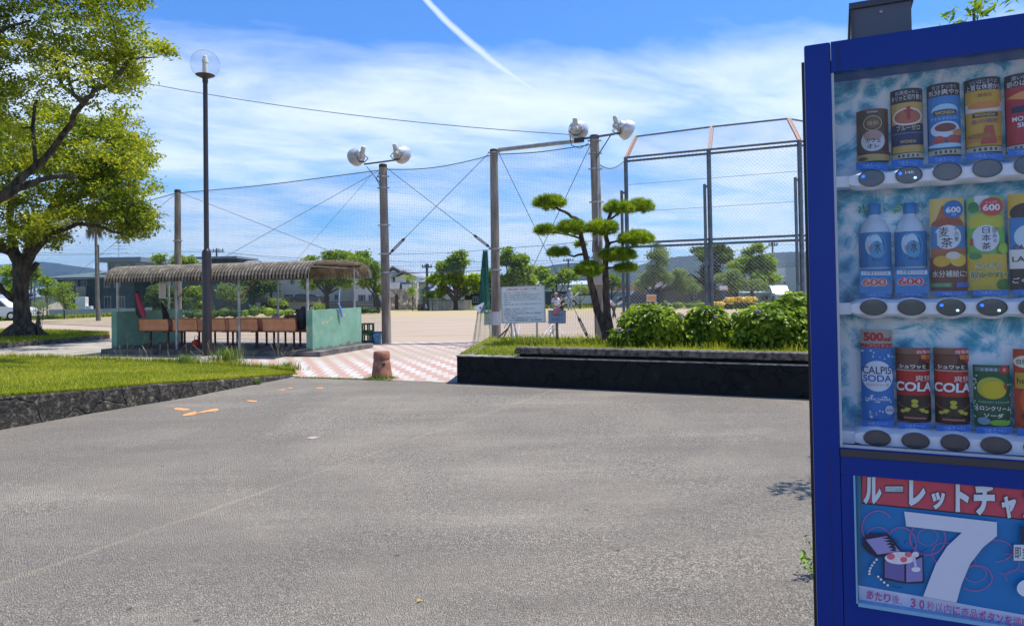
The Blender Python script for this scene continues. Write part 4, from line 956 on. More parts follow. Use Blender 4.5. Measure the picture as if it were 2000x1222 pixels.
for px in (998.5, 1048.5):
    q = P(px, 600, Ys+.05); mb = MB(); mb.bx(q.x-.018, q.x+.018, Ys+.16, Ys+.195, zP, P(px, 560, Ys).z); B('leg', mb, fram, nb)
def art(a):
    a.text('公園内での注意事項について', .45, .88, .80, .06, '#3a4252', .01)
    for i in range(7): scrib(a, .78-.10*i, .06, random.uniform(.7, .94), .035, '#75709a' if i < 4 else '#555555', 50+i)
nb2 = card3('notice_board', q4(945.5, 609, 976, 634.5, 19.0), .012, art, M('paper_board', (.60, .58, .62), .6), 'small white notice hung low on the net pole left of the large board', 'notice board')
mb = MB(); q = P(962, 607.5, 18.97); mb.box(q, (.07, .03, .035)); B('red_clip', mb, M('clip_red', (.7, .08, .07), .5), nb2)
def art(a):
    a.rect(.035, .04, .965, .96, '#8f9ab0'); a.text('ごみは各自', .50, .66, .62, .20, '#4a5068', .03); a.text('持ち帰ろう', .50, .30, .62, .24, '#54628a', .03); a.rect(.18, .82, .58, .85, '#555d70')
nb3 = card3('notice_board', q4(1071, 605.5, 1105, 631.5, 14.0), .012, art, M('board_brown', (.22, .17, .14), .6), 'small blue grey sign with rounded corners on a wooden stake near the pine', 'notice board')
q = P(1088, 640, 14.03); mb = MB(); mb.bx(q.x-.026, q.x+.026, 14.03, 14.07, zP-.05, P(1088, 606, 14).z); B('stake', mb, M('stake_wood', (.20, .15, .11), .9, var=.3, vs=10), nb3)
mb = MB()
for pts in (((1089, 600), (1085, 609), (1080, 616)), ((1087, 602), (1087, 612), (1086, 616)), ((1090, 601), (1094, 605))): mb.tube([P(x, y, 13.96) for x, y in pts], [.012, .028, .008][:len(pts)], 6)
B('ribbon', mb, M('ribbon_pink', (.85, .16, .18), .6), nb3)
# bundles of tent poles and ropes leaning on the net by the boards
for bi, (lab, segs) in enumerate((('tangle of white and brown poles leaning behind the large notice board', [((975, 664), (994, 638)), ((968, 663), (993, 640)), ((982, 662), (998, 630)), ((1000, 630), (1006, 662)), ((1004, 632), (1009, 664)), ((1008, 630), (996, 662)), ((1016, 628), (1012, 662)), ((996, 632), (1003, 664)), ((990, 630), (1001, 664))]),
                                  ('tangle of grey ropes and thin poles behind the small blue grey sign', [((1075, 632), (1062, 662)), ((1080, 632), (1058, 662)), ((1082, 634), (1070, 664)), ((1086, 640), (1062, 668)), ((1074, 640), (1080, 664)), ((1079, 636), (1084, 662)), ((1082, 650), (1080, 664)), ((1092, 640), (1112, 664)), ((1086, 632), (1074, 655))]))):
    t = thing('pole_bundle', lab, 'pole bundle', P(segs[0][1][0], 664, 15.2))
    cols = [M('pvc_white', (.62, .62, .64), .4), M('pole_wood', (.30, .20, .13), .8), M('pole_slate', (.10, .11, .13), .6)]
    for si, (s0, s1) in enumerate(segs):
        mb = MB(); a_, c_ = P(s0[0], s0[1], 15.3), P(s1[0], s1[1], 15.0); 
        mb.tube([a_, a_.lerp(c_, .5)+Vector((random.uniform(-.02, .02), 0, 0)), c_], random.choice([.008, .012, .016]), 6); B('pole', mb, cols[(si*5+bi) % 3], t)
# ================================================================== BACKSTOP
railm = M('backstop_steel', (.13, .15, .175), .5, metal=.4, var=.25, vs=5); rustp = M('backstop_arm', (.42, .33, .26), .7, var=.3, vs=8, col2=(.40, .16, .09))
bs_ = thing('backstop', 'tall chain link baseball backstop with an overhanging top, right of the pine', 'backstop', onp(1226, 600, YB0, 0))
Bt = [Vector(P(1222, 308, YB0)), None, Vector(P(1561, 275, YB1))]
Bt[2].z = Bt[0].z = (Bt[0].z+Bt[2].z)/2; db = Bt[2]-Bt[0]; Bt[1] = Bt[0]+db*.5
dxb = (ray(1384, 295).x); tt_ = (dxb*Bt[0].y-Bt[0].x)/(db.x-dxb*db.y); Bt[1] = Bt[0]+db*tt_
nb_ = Vector((-db.y, db.x, 0)).normalized(); Ot = []
for i, (px, py) in enumerate(((1241, 267), (1389, 248), (1539, 232))):
    Ot.append(Vector(P(px, py, (21.6, 20.75, 19.7)[i])))
wing = (Vector((.86, .5, 0))); Bt.append(Bt[2]+wing*4); Ot.append(Ot[2]+wing*3.6+Vector((0, 0, -.0)))
for i in range(4):
    mb = MB(); b_ = Vector((Bt[i].x, Bt[i].y, 0)); mb.tube([b_, Bt[i]], .06, 10); B('post', mb, railm, bs_, smooth=True)
    mb = MB(); o_ = -nb_*.10-db.normalized()*.11; hh = Bt[i].z-.95; mb.tube([b_+o_, Vector((b_.x+o_.x, b_.y+o_.y, hh))], .042, 8); mb.tube([Vector((b_.x+o_.x, b_.y+o_.y, hh-.06)), Vector((b_.x, b_.y, hh-.06))], .03, 6); mb.tube([Vector((b_.x+o_.x, b_.y+o_.y, 1.55)), Vector((b_.x, b_.y, 1.55))], .03, 6); B('back_post', mb, railm, bs_, smooth=True)
    mb = MB(); mb.tube([Bt[i], Ot[i]], .045, 4); mb.tube([Bt[i]+Vector((.07, 0, 0)), Ot[i]+Vector((.07, 0, 0))], .02, 4); B('overhang_arm', mb, rustp, bs_)
zr = 1.5+(563-474)*YB0/F
for i in range(3):
    for nm, a_, c_ in (('top_rail', Bt[i], Bt[i+1]), ('top_rail', Bt[i]-Vector((0, 0, .11)), Bt[i+1]-Vector((0, 0, .11))), ('overhang_rail', Ot[i], Ot[i+1])):
        mb = MB(); mb.tube([a_, c_], .032 if nm == 'top_rail' else .028, 8); B(nm, mb, railm, bs_, smooth=True)
    for zz_, r_ in ((zr, .032), (zr-.12, .032)):
        mb = MB(); mb.tube([Vector((Bt[i].x, Bt[i].y, zz_)), Vector((Bt[i+1].x, Bt[i+1].y, zz_))], r_, 8); B('middle_rail', mb, railm, bs_, smooth=True)
    for f_ in (.36, .68):
        zz_ = zr+(Bt[i].z-zr)*f_; mb = MB(); mb.tube([Vector((Bt[i].x, Bt[i].y, zz_)), Vector((Bt[i+1].x, Bt[i+1].y, zz_))], .006, 5); B('tension_wire', mb, netgrey, bs_)
def chain(a, b, c, d, sp=.074, r=.0043):
    """diamond mesh on quad a(bl) b(br) c(tr) d(tl)"""
    a, b, c, d = [np.array(q) for q in (a, b, c, d)]; Wd = np.linalg.norm(b-a); Hd = np.linalg.norm(d-a); mb = MB(); stp = sp*1.414
    def pt(x, y): u, v = x/Wd, y/Hd; return (a*(1-u)+b*u)*(1-v)+(d*(1-u)+c*u)*v
    S_ = []; k_ = -int(Hd/stp)-1
    while k_*stp < Wd:
        x0 = k_*stp; y0 = 0.0
        if x0 < 0: y0 = -x0; x0 = 0.0
        ln = min(Wd-x0, Hd-y0)
        if ln > .01: S_.append([pt(x0, y0), pt(x0+ln, y0+ln)]); S_.append([pt(Wd-x0, y0), pt(Wd-x0-ln, y0+ln)])
        k_ += 1
    strands(mb, S_, r, OV); return mb
for i in range(3):
    g0 = Vector((Bt[i].x, Bt[i].y, .05)); g1 = Vector((Bt[i+1].x, Bt[i+1].y, .05))
    B('chain_link', chain(g0, g1, Bt[i+1], Bt[i]), netgrey, bs_); B('chain_link', chain(Bt[i], Bt[i+1], Ot[i+1], Ot[i]), netgrey, bs_)
# ================================================================== CLIPPED PINE AND HYDRANGEAS
YP = 13.9; pine = thing('clipped_pine', 'cloud pruned pine with twin leaning trunks and rounded needle pads', 'pine tree', P(1189, 668, YP))
pbark = M('pine_bark', (.045, .028, .022), .95, var=.5, vs=14, col2=(.14, .09, .07), bump=1, bs=30, bd=.03, stretch=(1, 1, .4))
needle = leafmat('pine_needle', [(.03, .065, .006), (.12, .20, .012), (.27, .37, .02), (.42, .47, .03)], .45, .5, 4)

mb = MB()
limb(mb, [P(1187, 672, YP), P(1184, 650, YP), P(1167, 605, YP), P(1154, 552, YP-.05), P(1146, 510, YP-.1), P(1136, 463, YP-.1), P(1129, 430, YP-.1), P(1111, 419, YP-.1), P(1085, 404, YP-.1)], .105, .022, 10, .012)
limb(mb, [P(1141, 497, YP-.1), P(1130, 497, YP-.15), P(1121, 501, YP-.2), P(1108, 497, YP-.2), P(1092, 494, YP-.2)], .028, .012, 7, .006)
limb(mb, [P(1137, 466, YP), P(1110, 458, YP+.2), P(1070, 452, YP+.3)], .025, .01, 7, .006)
limb(mb, [P(1150, 535, YP-.1), P(1142, 530, YP-.3)], .03, .012, 7, .0)
B('trunk', mb, pbark, pine, smooth=True); mb = MB()
limb(mb, [P(1193, 672, YP), P(1190, 640, YP), P(1185, 600, YP), P(1184, 555, YP), P(1182, 516, YP), P(1186, 480, YP), P(1184, 457, YP), P(1189, 425, YP), P(1198, 408, YP)], .10, .03, 10, .012)
limb(mb, [P(1187, 480, YP), P(1193, 474, YP-.1), P(1205, 471, YP-.15), P(1216, 472, YP-.2), P(1238, 470, YP-.2)], .03, .012, 7, .004)
limb(mb, [P(1185, 524, YP), P(1200, 522, YP+.1), P(1222, 524, YP+.15)], .025, .01, 7, .004)
limb(mb, [P(1189, 430, YP), P(1215, 412, YP+.2), P(1250, 405, YP+.3)], .025, .01, 7, .004)
limb(mb, [P(1185, 470, YP), P(1178, 455, YP-.1)], .02, .01, 6)
B('trunk', mb, pbark, pine, smooth=True)
pads = [(1073.7, 397, 33, 16, -.1), (1067, 451, 24, 11, .3), (1119.6, 446, 32, 17, -.15), (1176.7, 446, 31, 17, -.2), (1207, 407, 29, 15, 0), (1252, 404, 25, 16, .3), (1242, 467, 34, 16, -.2), (1090.4, 493.5, 22, 11, -.2), (1206, 499, 37, 15, -.1), (1150, 527, 28, 17, -.35), (1222.6, 524, 23, 10, .15), (1134, 477, 11, 8, .2)]
for pi_, (x, y, rx, ry, dz_) in enumerate(pads):
    c = P(x, y, YP+dz_); k_ = (YP+dz_)/F; rad = np.array([rx*k_*.96, rx*k_*.82, ry*k_*.86]); g = np.random.default_rng(100+pi_); n = int(6500*(rx/30)**2)
    mb = MB(); mb.blob(c, tuple(rad*.60), 8, 14, .15)
    nt_ = int(150*(rx/30)**2); q_ = n//nt_; d0 = g.normal(size=(nt_, 3)); d0[:, 2] = np.where(d0[:, 2] < -.3, d0[:, 2]*.4, d0[:, 2]); d0 /= np.linalg.norm(d0, axis=1)[:, None]
    tc_ = np.array(c)+d0*rad*g.uniform(.70, 1.0, (nt_, 1)); n = nt_*q_; d = np.repeat(d0, q_, 0); base = np.repeat(tc_, q_, 0)+g.normal(size=(n, 3))*np.array([.016, .016, .010])
    dirn = d*np.array([.45, .45, .25])+np.array([0, 0, .55])+g.normal(size=(n, 3))*.62; dirn /= np.linalg.norm(dirn, axis=1)[:, None]
    L_ = g.uniform(.06, .12, (n, 1)); s_ = np.cross(dirn, g.normal(size=(n, 3))); s_ /= np.linalg.norm(s_, axis=1)[:, None]
    V = np.stack([base-s_*.004, base+s_*.004, base+dirn*L_], 1).reshape(-1, 3); mb.npadd(V, np.arange(3*n).reshape(n, 3)); B('needle_pad', mb, needle, pine)
hyd = leafmat('hydrangea_leaf', [(.03, .07, .006), (.12, .20, .012), (.29, .38, .02), (.48, .54, .05)], .42, .38, 2.2)
stemm = M('green_stem', (.06, .08, .03), .8); flm = M('faded_flower', (.42, .30, .36), .8, var=.3, vs=30)
def bush(px, Y, rx, top, label, n=1700, seed=0, extra=()):
    k_ = Y/F; zt2 = P(px, top, Y).z; X = P(px, 640, Y).x; h = zt2-zP; g = np.random.default_rng(seed); R_ = rx*k_*1.06*1.05
    t = thing('hydrangea_bush', label, 'bush', (X, Y, zP), 0, 'leafy hydrangea bushes on the planter')
    lobes = [(0, 0, .46*h, R_*.78, R_*.70, .47*h)]+[(g.uniform(-.52, .52)*R_, g.uniform(-.5, .4)*R_, g.uniform(.40, .68)*h, R_*g.uniform(.30, .46), R_*.36, h*g.uniform(.22, .34)) for _ in range(9)]+[(s_*.62*R_, -.1, .24*h, R_*.40, R_*.4, .24*h) for s_ in (-1, 1)]+[(e[0], e[1], e[2], e[3], e[3], e[4]) for e in extra]
    mb = MB(); pts = []; out_ = []
    for l in lobes:
        c = np.array([X+l[0], Y+l[1], zP+l[2]]); r_ = np.array(l[3:6]); m_ = int(n*(l[3]*l[5])/(R_*h)*1.25)
        mb.blob(c, tuple(r_*.72), 7, 12, .1); d = g.normal(size=(m_, 3)); d[:, 2] += .15; d /= np.linalg.norm(d, axis=1)[:, None]; pts.append(c+d*r_*g.uniform(.72, 1.06, (m_, 1))); out_.append(d)
    pts = np.concatenate(pts); d = np.concatenate(out_); keep = pts[:, 2] > zP+.02; pts, d = pts[keep], d[keep]; m_ = len(pts)
    nr = d*.55+np.array([0, 0, .75])+g.normal(size=(m_, 3))*.35; nr /= np.linalg.norm(nr, axis=1)[:, None]; tt2 = d+g.normal(size=(m_, 3))*.6; tt2 -= nr*(tt2*nr).sum(1)[:, None]; tt2 /= np.linalg.norm(tt2, axis=1)[:, None]; bb_ = np.cross(nr, tt2)
    ln = g.uniform(.07, .135, (m_, 1)); wd = ln*.52; dn = -nr*ln
    q = [pts, pts+tt2*ln*.35+bb_*wd/2+nr*wd*.18, pts+tt2*ln*.72+bb_*wd*.38+dn*.06, pts+tt2*ln+dn*.22, pts+tt2*ln*.72-bb_*wd*.38+dn*.06, pts+tt2*ln*.35-bb_*wd/2+nr*wd*.18, pts+tt2*ln*.38]
    V = np.stack(q, 1).reshape(-1, 3); i = np.arange(m_)*7; mb.npadd(V, np.concatenate([np.stack([i, i+1, i+2, i+6], 1), np.stack([i+6, i+2, i+3, i+4], 1), np.stack([i, i+6, i+4, i+5], 1)]))
    B('foliage', mb, hyd, t); mb = MB()
    for _ in range(12): a = g.uniform(0, 6.28); mb.tube([(X+math.cos(a)*R_*.2, Y+math.sin(a)*R_*.2, zP-.03), (X+math.cos(a)*R_*.5, Y+math.sin(a)*R_*.5, zP+h*.5)], .008, 5)
    B('stem', mb, stemm, t)
    for _ in range(3):
        a = g.uniform(3.4, 6.0); l = lobes[g.integers(1, len(lobes))]; mb = MB(); c = Vector((X+l[0]+math.cos(a)*l[3]*.7, Y+l[1]-l[4]*.75, zP+l[2]+l[5]*.6))
        for _ in range(26): e = Vector(g.normal(size=3)).normalized()*.04; mb.box(c+e, (.022, .022, .006), rz=g.uniform(0, 3), rx=g.uniform(-1, 1))
        B('flower_head', mb, flm, t)
bush(1268, 12.9, 68, 588, 'large hydrangea bush right beside the pine trunks', 3000, 1)
bush(1380, 12.6, 44, 593, 'middle and smallest of the three hydrangea bushes', 1900, 2)
bush(1512, 12.1, 76, 586, 'wide hydrangea bush nearest the vending machine', 3300, 3, extra=((.40, .1, .78, .24, .17),))
bush(1648, 11.6, 80, 590, 'hydrangea bush mostly hidden behind the vending machine', 1200, 4)
bush(1436, 12.9, 20, 648, 'low hydrangea sprout in the gap right of the smallest bush', 220, 6)
# ================================================================== THE TWO BIG TREES ON THE LEFT
def polyclumps(poly, Y, n, rpx, sd, zs=.6, seed=0, gaps=(), flat=.75, ymean=0):
    r = random.Random(seed); xs = [p[0] for p in poly]; ys = [p[1] for p in poly]; out = []; guard = 0
    while len(out) < n and guard < n*80:
        guard += 1; x, y = r.uniform(min(xs), max(xs)), r.uniform(min(ys), max(ys))
        if not in_poly(x, y, poly): continue
        if any(((x-g[0])/g[2])**2+((y-g[1])/g[3])**2 < 1 for g in gaps): continue
        dY = r.gauss(ymean, sd); Yc = Y+dY; c = P(x, y, Yc); rr = r.uniform(*rpx)*Yc/F; out.append((c.x, c.y, c.z, rr, rr, rr*flat))
    return out
# --- tree B, the one whose trunk stands in the picture
YT = 24.6; tB = thing('camphor_tree', 'old broad tree with a thick dark trunk on the far left grass, bicycle against it', 'tree', G(50, 662, .05))
mb = MB(); base = G(50, 662, .05); ring = []
def PB(x, y, d=0): return P(x, y, YT+d)
mb.tube([PB(44, 668), PB(46, 655), PB(44, 630), PB(42, 600), PB(40, 570), PB(42, 545), PB(43, 520)], [.58, .36, .28, .25, .24, .26, .28], 16)
for a in range(7):
    an = a*2*PI/7+.3; q = Vector((PB(46, 650).x, YT, .5)); e = q+Vector((math.cos(an)*.85, math.sin(an)*.85, -.46)); mb.tube([q, q.lerp(e, .5)+Vector((0, 0, .02)), e], [.30, .20, .05], 8)
limb(mb, [PB(43, 522), PB(25, 495), PB(0, 478, -.3), PB(-60, 420, -.8), PB(-140, 320, -1)], .22, .12, 10, .04)
limb(mb, [PB(44, 525), PB(58, 490, .2), PB(68, 455, .4), PB(100, 405, .6), PB(135, 350, .8), PB(150, 290, 1)], .24, .06, 9, .04)
limb(mb, [PB(50, 515), PB(70, 490, -.3), PB(100, 455, -.6), PB(150, 438, -.9), PB(190, 440, -1), PB(220, 452, -1.1), PB(255, 462, -1.2)], .14, .02, 8, .03)
limb(mb, [PB(40, 530), PB(30, 490, .8), PB(20, 430, 1.4), PB(40, 340, 2), PB(80, 250, 2.3)], .22, .05, 9, .05)
limb(mb, [PB(36, 590), PB(12, 575, -.2), PB(-8, 552, -.5), PB(-60, 500, -1)], .14, .06, 8, .03)
limb(mb, [PB(54, 535), PB(66, 522), PB(73, 513)], .12, .085, 8)
limb(mb, [PB(100, 405, .6), PB(160, 385, .2), PB(215, 350, 0), PB(255, 300, 0)], .10, .02, 7, .05)
limb(mb, [PB(90, 415, .6), PB(180, 410, .8), PB(250, 400, 1), PB(285, 380, 1)], .08, .015, 7, .05)
B('trunk', mb, bark, tB, smooth=True)
polyB = [(-360, 60), (-100, 120), (60, 200), (130, 222), (225, 212), (258, 238), (236, 262), (292, 284), (278, 320), (284, 360), (272, 392), (292, 432), (280, 462), (248, 456), (228, 436), (190, 432), (150, 424), (118, 455), (98, 478), (74, 470), (40, 488), (0, 478), (-60, 492), (-360, 440)]
cl = polyclumps(polyB, YT, 460, (22, 38), 1.7, seed=3, gaps=((35, 215, 28, 20), (110, 440, 6, 8)))
cl += polyclumps([(205, 214), (262, 240), (240, 262), (300, 284), (288, 320), (296, 350), (292, 400), (302, 434), (288, 468), (246, 462), (200, 380)], YT-.4, 60, (14, 24), .8, seed=4)
cl += polyclumps([(60, 440), (120, 440), (130, 460), (118, 488), (85, 478)], YT-.4, 9, (10, 15), .4, seed=5)
tips, lv_ = twigs(cl, 9, 22, .22, 2); V, Fq = leaves(lv_, .09, .16, .52, .5, seed=3); mb = MB(); mb.npadd(V, Fq); B('crown', mb, camphor, tB)
print('treeB leaves', len(Fq))
# --- tree A, nearer, its trunk outside the frame on the left
YA = 15.5; xA = P(-330, 600, YA).x; tA = thing('camphor_tree', 'nearer tree whose dark limbs and yellow green leaves fill the top left corner', 'tree', (xA, YA, .25))
def PA(x, y, d=0): return P(x, y, YA+d)
mb = MB(); mb.tube([(xA, YA, .1), (xA+.05, YA, .7), (xA+.1, YA, 2), (xA+.3, YA, 3.0)], [.55, .38, .33, .30], 14)
limb(mb, [(xA+.3, YA, 2.9), PA(-150, 440, -.2), PA(-50, 408, 0), PA(0, 388, .1), PA(40, 366, .2), PA(75, 352, .3), PA(126, 345, .4), PA(150, 348, .5)], .17, .03, 10, .02)
limb(mb, [PA(0, 386, .1), PA(38, 352, .3), PA(70, 325, .5), PA(96, 300, .6), PA(140, 240, .3), PA(146, 222, .2), PA(165, 200, 0), PA(184, 178, 0), PA(212, 163, -.1), PA(236, 140, -.2), PA(248, 120, -.2)], .088, .04, 10, .015)
limb(mb, [PA(248, 120, -.2), PA(246, 112, -.2), PA(232, 95, -.3), PA(222, 50, -.3), PA(214, 20, -.2)], .035, .01, 7, .01)
limb(mb, [PA(248, 118, -.2), PA(280, 112, -.3), PA(303, 112, -.3), PA(325, 96, -.3)], .028, .006, 6, .01)
limb(mb, [PA(163, 203, 0), PA(146, 186, 0), PA(122, 168, .1), PA(112, 145, .2), PA(108, 105, .3), PA(106, 70, .4), PA(88, 25, .5)], .06, .015, 8, .01)
limb(mb, [PA(146, 186, 0), PA(136, 160, 0), PA(134, 135, -.1), PA(118, 108, -.1), PA(116, 70, -.2)], .035, .01, 7, .01)
limb(mb, [PA(110, 108, .3), PA(85, 92, .3), PA(62, 80, .3), PA(40, 82, .3)], .028, .01, 6, .01)
limb(mb, [PA(134, 134, -.1), PA(160, 124, -.2), PA(200, 110, -.2)], .018, .006, 6, .01)
limb(mb, [PA(70, 325, .5), PA(64, 250, .8), PA(68, 205, 1), PA(72, 196, 1)], .05, .03, 7, .01); limb(mb, [PA(64, 248, .8), PA(35, 252, .8)], .03, .02, 6)
limb(mb, [(xA+.3, YA, 2.9), PA(-200, 250, .5), PA(-120, 80, 1), PA(-20, -60, 1), PA(60, -200, 1)], .22, .06, 9, .05)
limb(mb, [PA(-120, 80, 1), PA(0, 60, .5), PA(60, 40, .3)], .08, .02, 8, .03)
B('trunk', mb, bark, tA, smooth=True)
polyA = [(-420, -350), (250, -350), (268, -40), (272, 0), (300, 35), (290, 60), (280, 95), (272, 118), (284, 150), (246, 182), (226, 195), (196, 205), (150, 200), (100, 215), (50, 235), (0, 290), (-100, 350), (-420, 380)]
cl = polyclumps(polyA, YA+.5, 520, (26, 46), 1.0, seed=8, gaps=((62, 205, 16, 28), (40, 95, 9, 9), (150, 55, 9, 10), (125, 195, 14, 14), (215, 70, 12, 14), (150, 85, 14, 8), (185, 140, 20, 10)))
cl += polyclumps([(160, -20), (285, -20), (314, 30), (296, 62), (300, 100), (262, 110), (290, 150), (250, 190), (215, 190)], YA-.1, 34, (14, 26), .35, seed=9, gaps=((215, 70, 12, 14), (210, 135, 26, 12)))
cl += polyclumps([(300, 86), (330, 78), (334, 100), (318, 118), (302, 110)], YA-.3, 5, (6, 9), .1, seed=10)
cl += polyclumps([(-300, -600), (200, -600), (240, -350), (-400, -350)], YA+1, 40, (60, 95), 1.6, seed=12)
cl += polyclumps([(-420, 0), (-60, 0), (-40, 330), (-420, 360)], YA-1.6, 60, (40, 70), 1.3, seed=13)
tips, lv_ = twigs(cl, 11, 20, .17, 5); V, Fq = leaves(lv_, .065, .12, .5, .5, seed=6); mb = MB(); mb.npadd(V, Fq); B('crown', mb, camphor, tA)
print('treeA leaves', len(Fq))
# ------------------------------------------------------------------ bicycle against the trunk
bm_ = M('bike_black', (.015, .015, .017), .4); bsil = M('bike_silver', (.5, .5, .52), .3, metal=.8); brub = M('rubber', (.015, .015, .015), .9)
fw = G(73, 661, .06); hd = Vector((.50, -.86, 0)).normalized(); rw = fw-hd*1.05; ang = math.atan2(hd.y, hd.x)
bk = thing('bicycle', 'black city bicycle with a front basket parked behind the old tree trunk', 'bicycle', (rw.x, rw.y, rw.z), ang)
R_ = .33
def wheel(x):
    mb = MB(); mb.tube([(x+R_*math.cos(a), 0, R_+R_*math.sin(a)) for a in [2*PI*i/28 for i in range(29)]], .019, 8, caps=False); wh_ = B('wheel', mb, brub, bk, world=False, smooth=True)
    mb = MB(); mb.tube([(x+(R_-.024)*math.cos(a), 0, R_+(R_-.024)*math.sin(a)) for a in [2*PI*i/28 for i in range(29)]], .011, 6, caps=False)
    for k_ in range(18): a = 2*PI*k_/18; mb.tube([(x+.02*math.cos(a+1.3), .02*(-1)**k_, R_+.02*math.sin(a+1.3)), (x+(R_-.02)*math.cos(a), 0, R_+(R_-.02)*math.sin(a))], .0025, 3)
    mb.tube([(x, -.05, R_), (x, .05, R_)], .02, 8); o = B('rim', mb, bsil, bk, world=False); o.parent = wh_
    mb = MB(); mb.tube([(x+(R_+.035)*math.cos(a), 0, R_+(R_+.035)*math.sin(a)) for a in [math.radians(20+12*i) for i in range(11)]], .018, 6); B('mudguard', mb, bm_, bk, world=False)
wheel(0); wheel(1.08)
mb = MB(); bb_ = (.44, 0, .29); hd_t = (.86, 0, .80); hd_b = (.90, 0, .66); st = (.33, 0, .72)
for a_, c_, r_ in ((bb_, st, .016), (bb_, hd_b, .018), ((.36, 0, .58), hd_t, .014), (hd_b, hd_t, .02), (st, (.30, 0, .86), .012), (hd_t, (.84, 0, .98), .014)): mb.tube([a_, c_], r_, 8)
for s_ in (-1, 1): mb.tube([bb_, (0, s_*.06, R_)], .011, 6); mb.tube([(.34, 0, .66), (0, s_*.06, R_)], .009, 6); mb.tube([hd_b, (.96, s_*.05, .55), (1.08, s_*.05, R_)], .012, 6)
mb.tube([(0, .07, R_), (-.02, .07, .70), (.30, .0, .70)], .008, 6); mb.bx(-.18, .26, -.06, .06, .70, .715); B('frame', mb, bm_, bk, world=False, smooth=True)
mb = MB(); mb.tube([(.70, .28, .99), (.80, .24, 1.0), (.84, 0, .97), (.80, -.24, 1.0), (.70, -.28, .99)], .012, 8); B('handlebar', mb, bsil, bk, world=False, smooth=True)
mb = MB(); mb.prism([(.16, 0), (.20, .09), (.30, .07), (.42, .015), (.42, -.015), (.30, -.07), (.20, -.09)], lambda q: Vector((q[0], q[1], .87)), lambda q: Vector((q[0], q[1], .92))); B('saddle', mb, blk, bk, world=False)
mb = MB()
for z_, s_ in ((.70, .8), (.78, .9), (.86, .96), (.93, 1.0)): mb.tube([(1.12+.13*s_*a, .18*s_*b_, z_) for a, b_ in ((-1, -1), (1, -1), (1, 1), (-1, 1), (-1, -1))], .005, 4)
for a in range(20):
    t_ = a/20*4; i = int(t_); f_ = t_-i; cs = ((-1, -1), (1, -1), (1, 1), (-1, 1), (-1, -1)); xx = cs[i][0]*(1-f_)+cs[i+1][0]*f_; y2 = cs[i][1]*(1-f_)+cs[i+1][1]*f_; mb.tube([(1.12+.13*.8*xx, .18*.8*y2, .70), (1.12+.13*xx, .18*y2, .93)], .004, 4)
B('basket', mb, bm_, bk, world=False)
mb = MB(); mb.tube([(.44, -.08, .29), (.44, .08, .29)], .03, 10); mb.tube([(.44, .07, .29), (.52, .08, .16)], .01, 6); mb.tube([(.44, -.07, .29), (.36, -.08, .42)], .01, 6); mb.bx(.48, .56, .08, .16, .145, .165); mb.bx(.32, .40, -.16, -.08, .41, .43); B('pedals', mb, bsil, bk, world=False)
# ================================================================== FAR SIDE OF THE FIELD
pane_m = M('window_pane', (.015, .02, .028), .15, spec=.8)
def far_tree(px, Y, ells, label, name='tree', mat=None, L=(.17, .32), n=None, tr=None, seed=0, dens=15, tw=.34, lp=20, zb=0, limbs=()):
    """ells: (px,py,rx,ry[,dY]) clumps of the crown"""
    mat = mat or far_leaf; k = Y/F; base = P(px, 600, Y); base.z = zb
    t = thing(name, label, 'tree', base, 0, 'trees round the sports field'); cl = []; r = random.Random(seed)
    for e in ells:
        dY = e[4] if len(e) > 4 else 0
        m_ = max(1, int(e[2]*e[3]/95))
        for _ in range(m_):
            a = r.uniform(0, 6.28); q = math.sqrt(r.random()); x = e[0]+math.cos(a)*q*e[2]*.72; y = e[1]+math.sin(a)*q*e[3]*.72
            c = P(x, y, Y+dY+r.gauss(0, .55)*e[2]*k); rr = r.uniform(8, 14)*k if e[2] > 12 else e[2]*.75*k; cl.append((c.x, c.y, c.z, rr, rr, rr*.72))
    tips, lv = twigs(cl, dens/ (k*k*400), lp, tw, seed+1); V, Fq = leaves(lv, L[0], L[1], .55, .5, seed=seed); mb = MB(); mb.npadd(V, Fq); B('crown', mb, mat, t)
    mb = MB(); top = P(ells[0][0], ells[0][1], Y); r0 = (tr or .25)*.62
    mid_ = base.lerp(top, .45); mid_.x = base.x+(top.x-base.x)*.25
    mb.tube([base, base.lerp(mid_, .12), mid_, top], [r0*1.5, r0, r0*.75, r0*.25], 9)
    for e in ells[1:]:
        q = P(e[0], e[1], Y+(e[4] if len(e) > 4 else 0)); mb.tube([mid_.lerp(base, .25), mid_.lerp(q, .55)+Vector((0, 0, -.2)), q], [r0*.5, r0*.35, r0*.12], 6)
    for l in limbs: mb.tube([P(x, y, Y) for x, y in l[0]], l[1], 7)
    B('trunk', mb, barkfar, t, smooth=True); return t
far_leaf = leafmat('far_leaf', [(.06, .11, .010), (.16, .25, .018), (.31, .40, .028), (.46, .50, .05)], .50, .5, .35)
dark_leaf = leafmat('dark_leaf', [(.02, .045, .008), (.055, .10, .016), (.11, .17, .022), (.18, .24, .035)], .4, .5, .4)
grey_leaf = leafmat('grey_leaf', [(.06, .10, .03), (.14, .20, .06), (.22, .29, .10), (.32, .37, .14)], .45, .5, .4)
far_tree(890, 56, [(893, 510, 20, 18), (868, 520, 22, 14), (855, 545, 19, 12), (888, 545, 26, 20), (920, 548, 20, 17), (912, 512, 12, 15), (940, 560, 16, 16), (845, 545, 9, 7), (905, 565, 22, 8), (870, 563, 16, 7)], 'round camphor tree with a forked trunk before the grey block wall', seed=21, tr=.30, limbs=((((890, 588), (875, 570), (862, 558)), [.2, .14, .06]), (((891, 585), (905, 575), (920, 565)), [.16, .1, .05])))
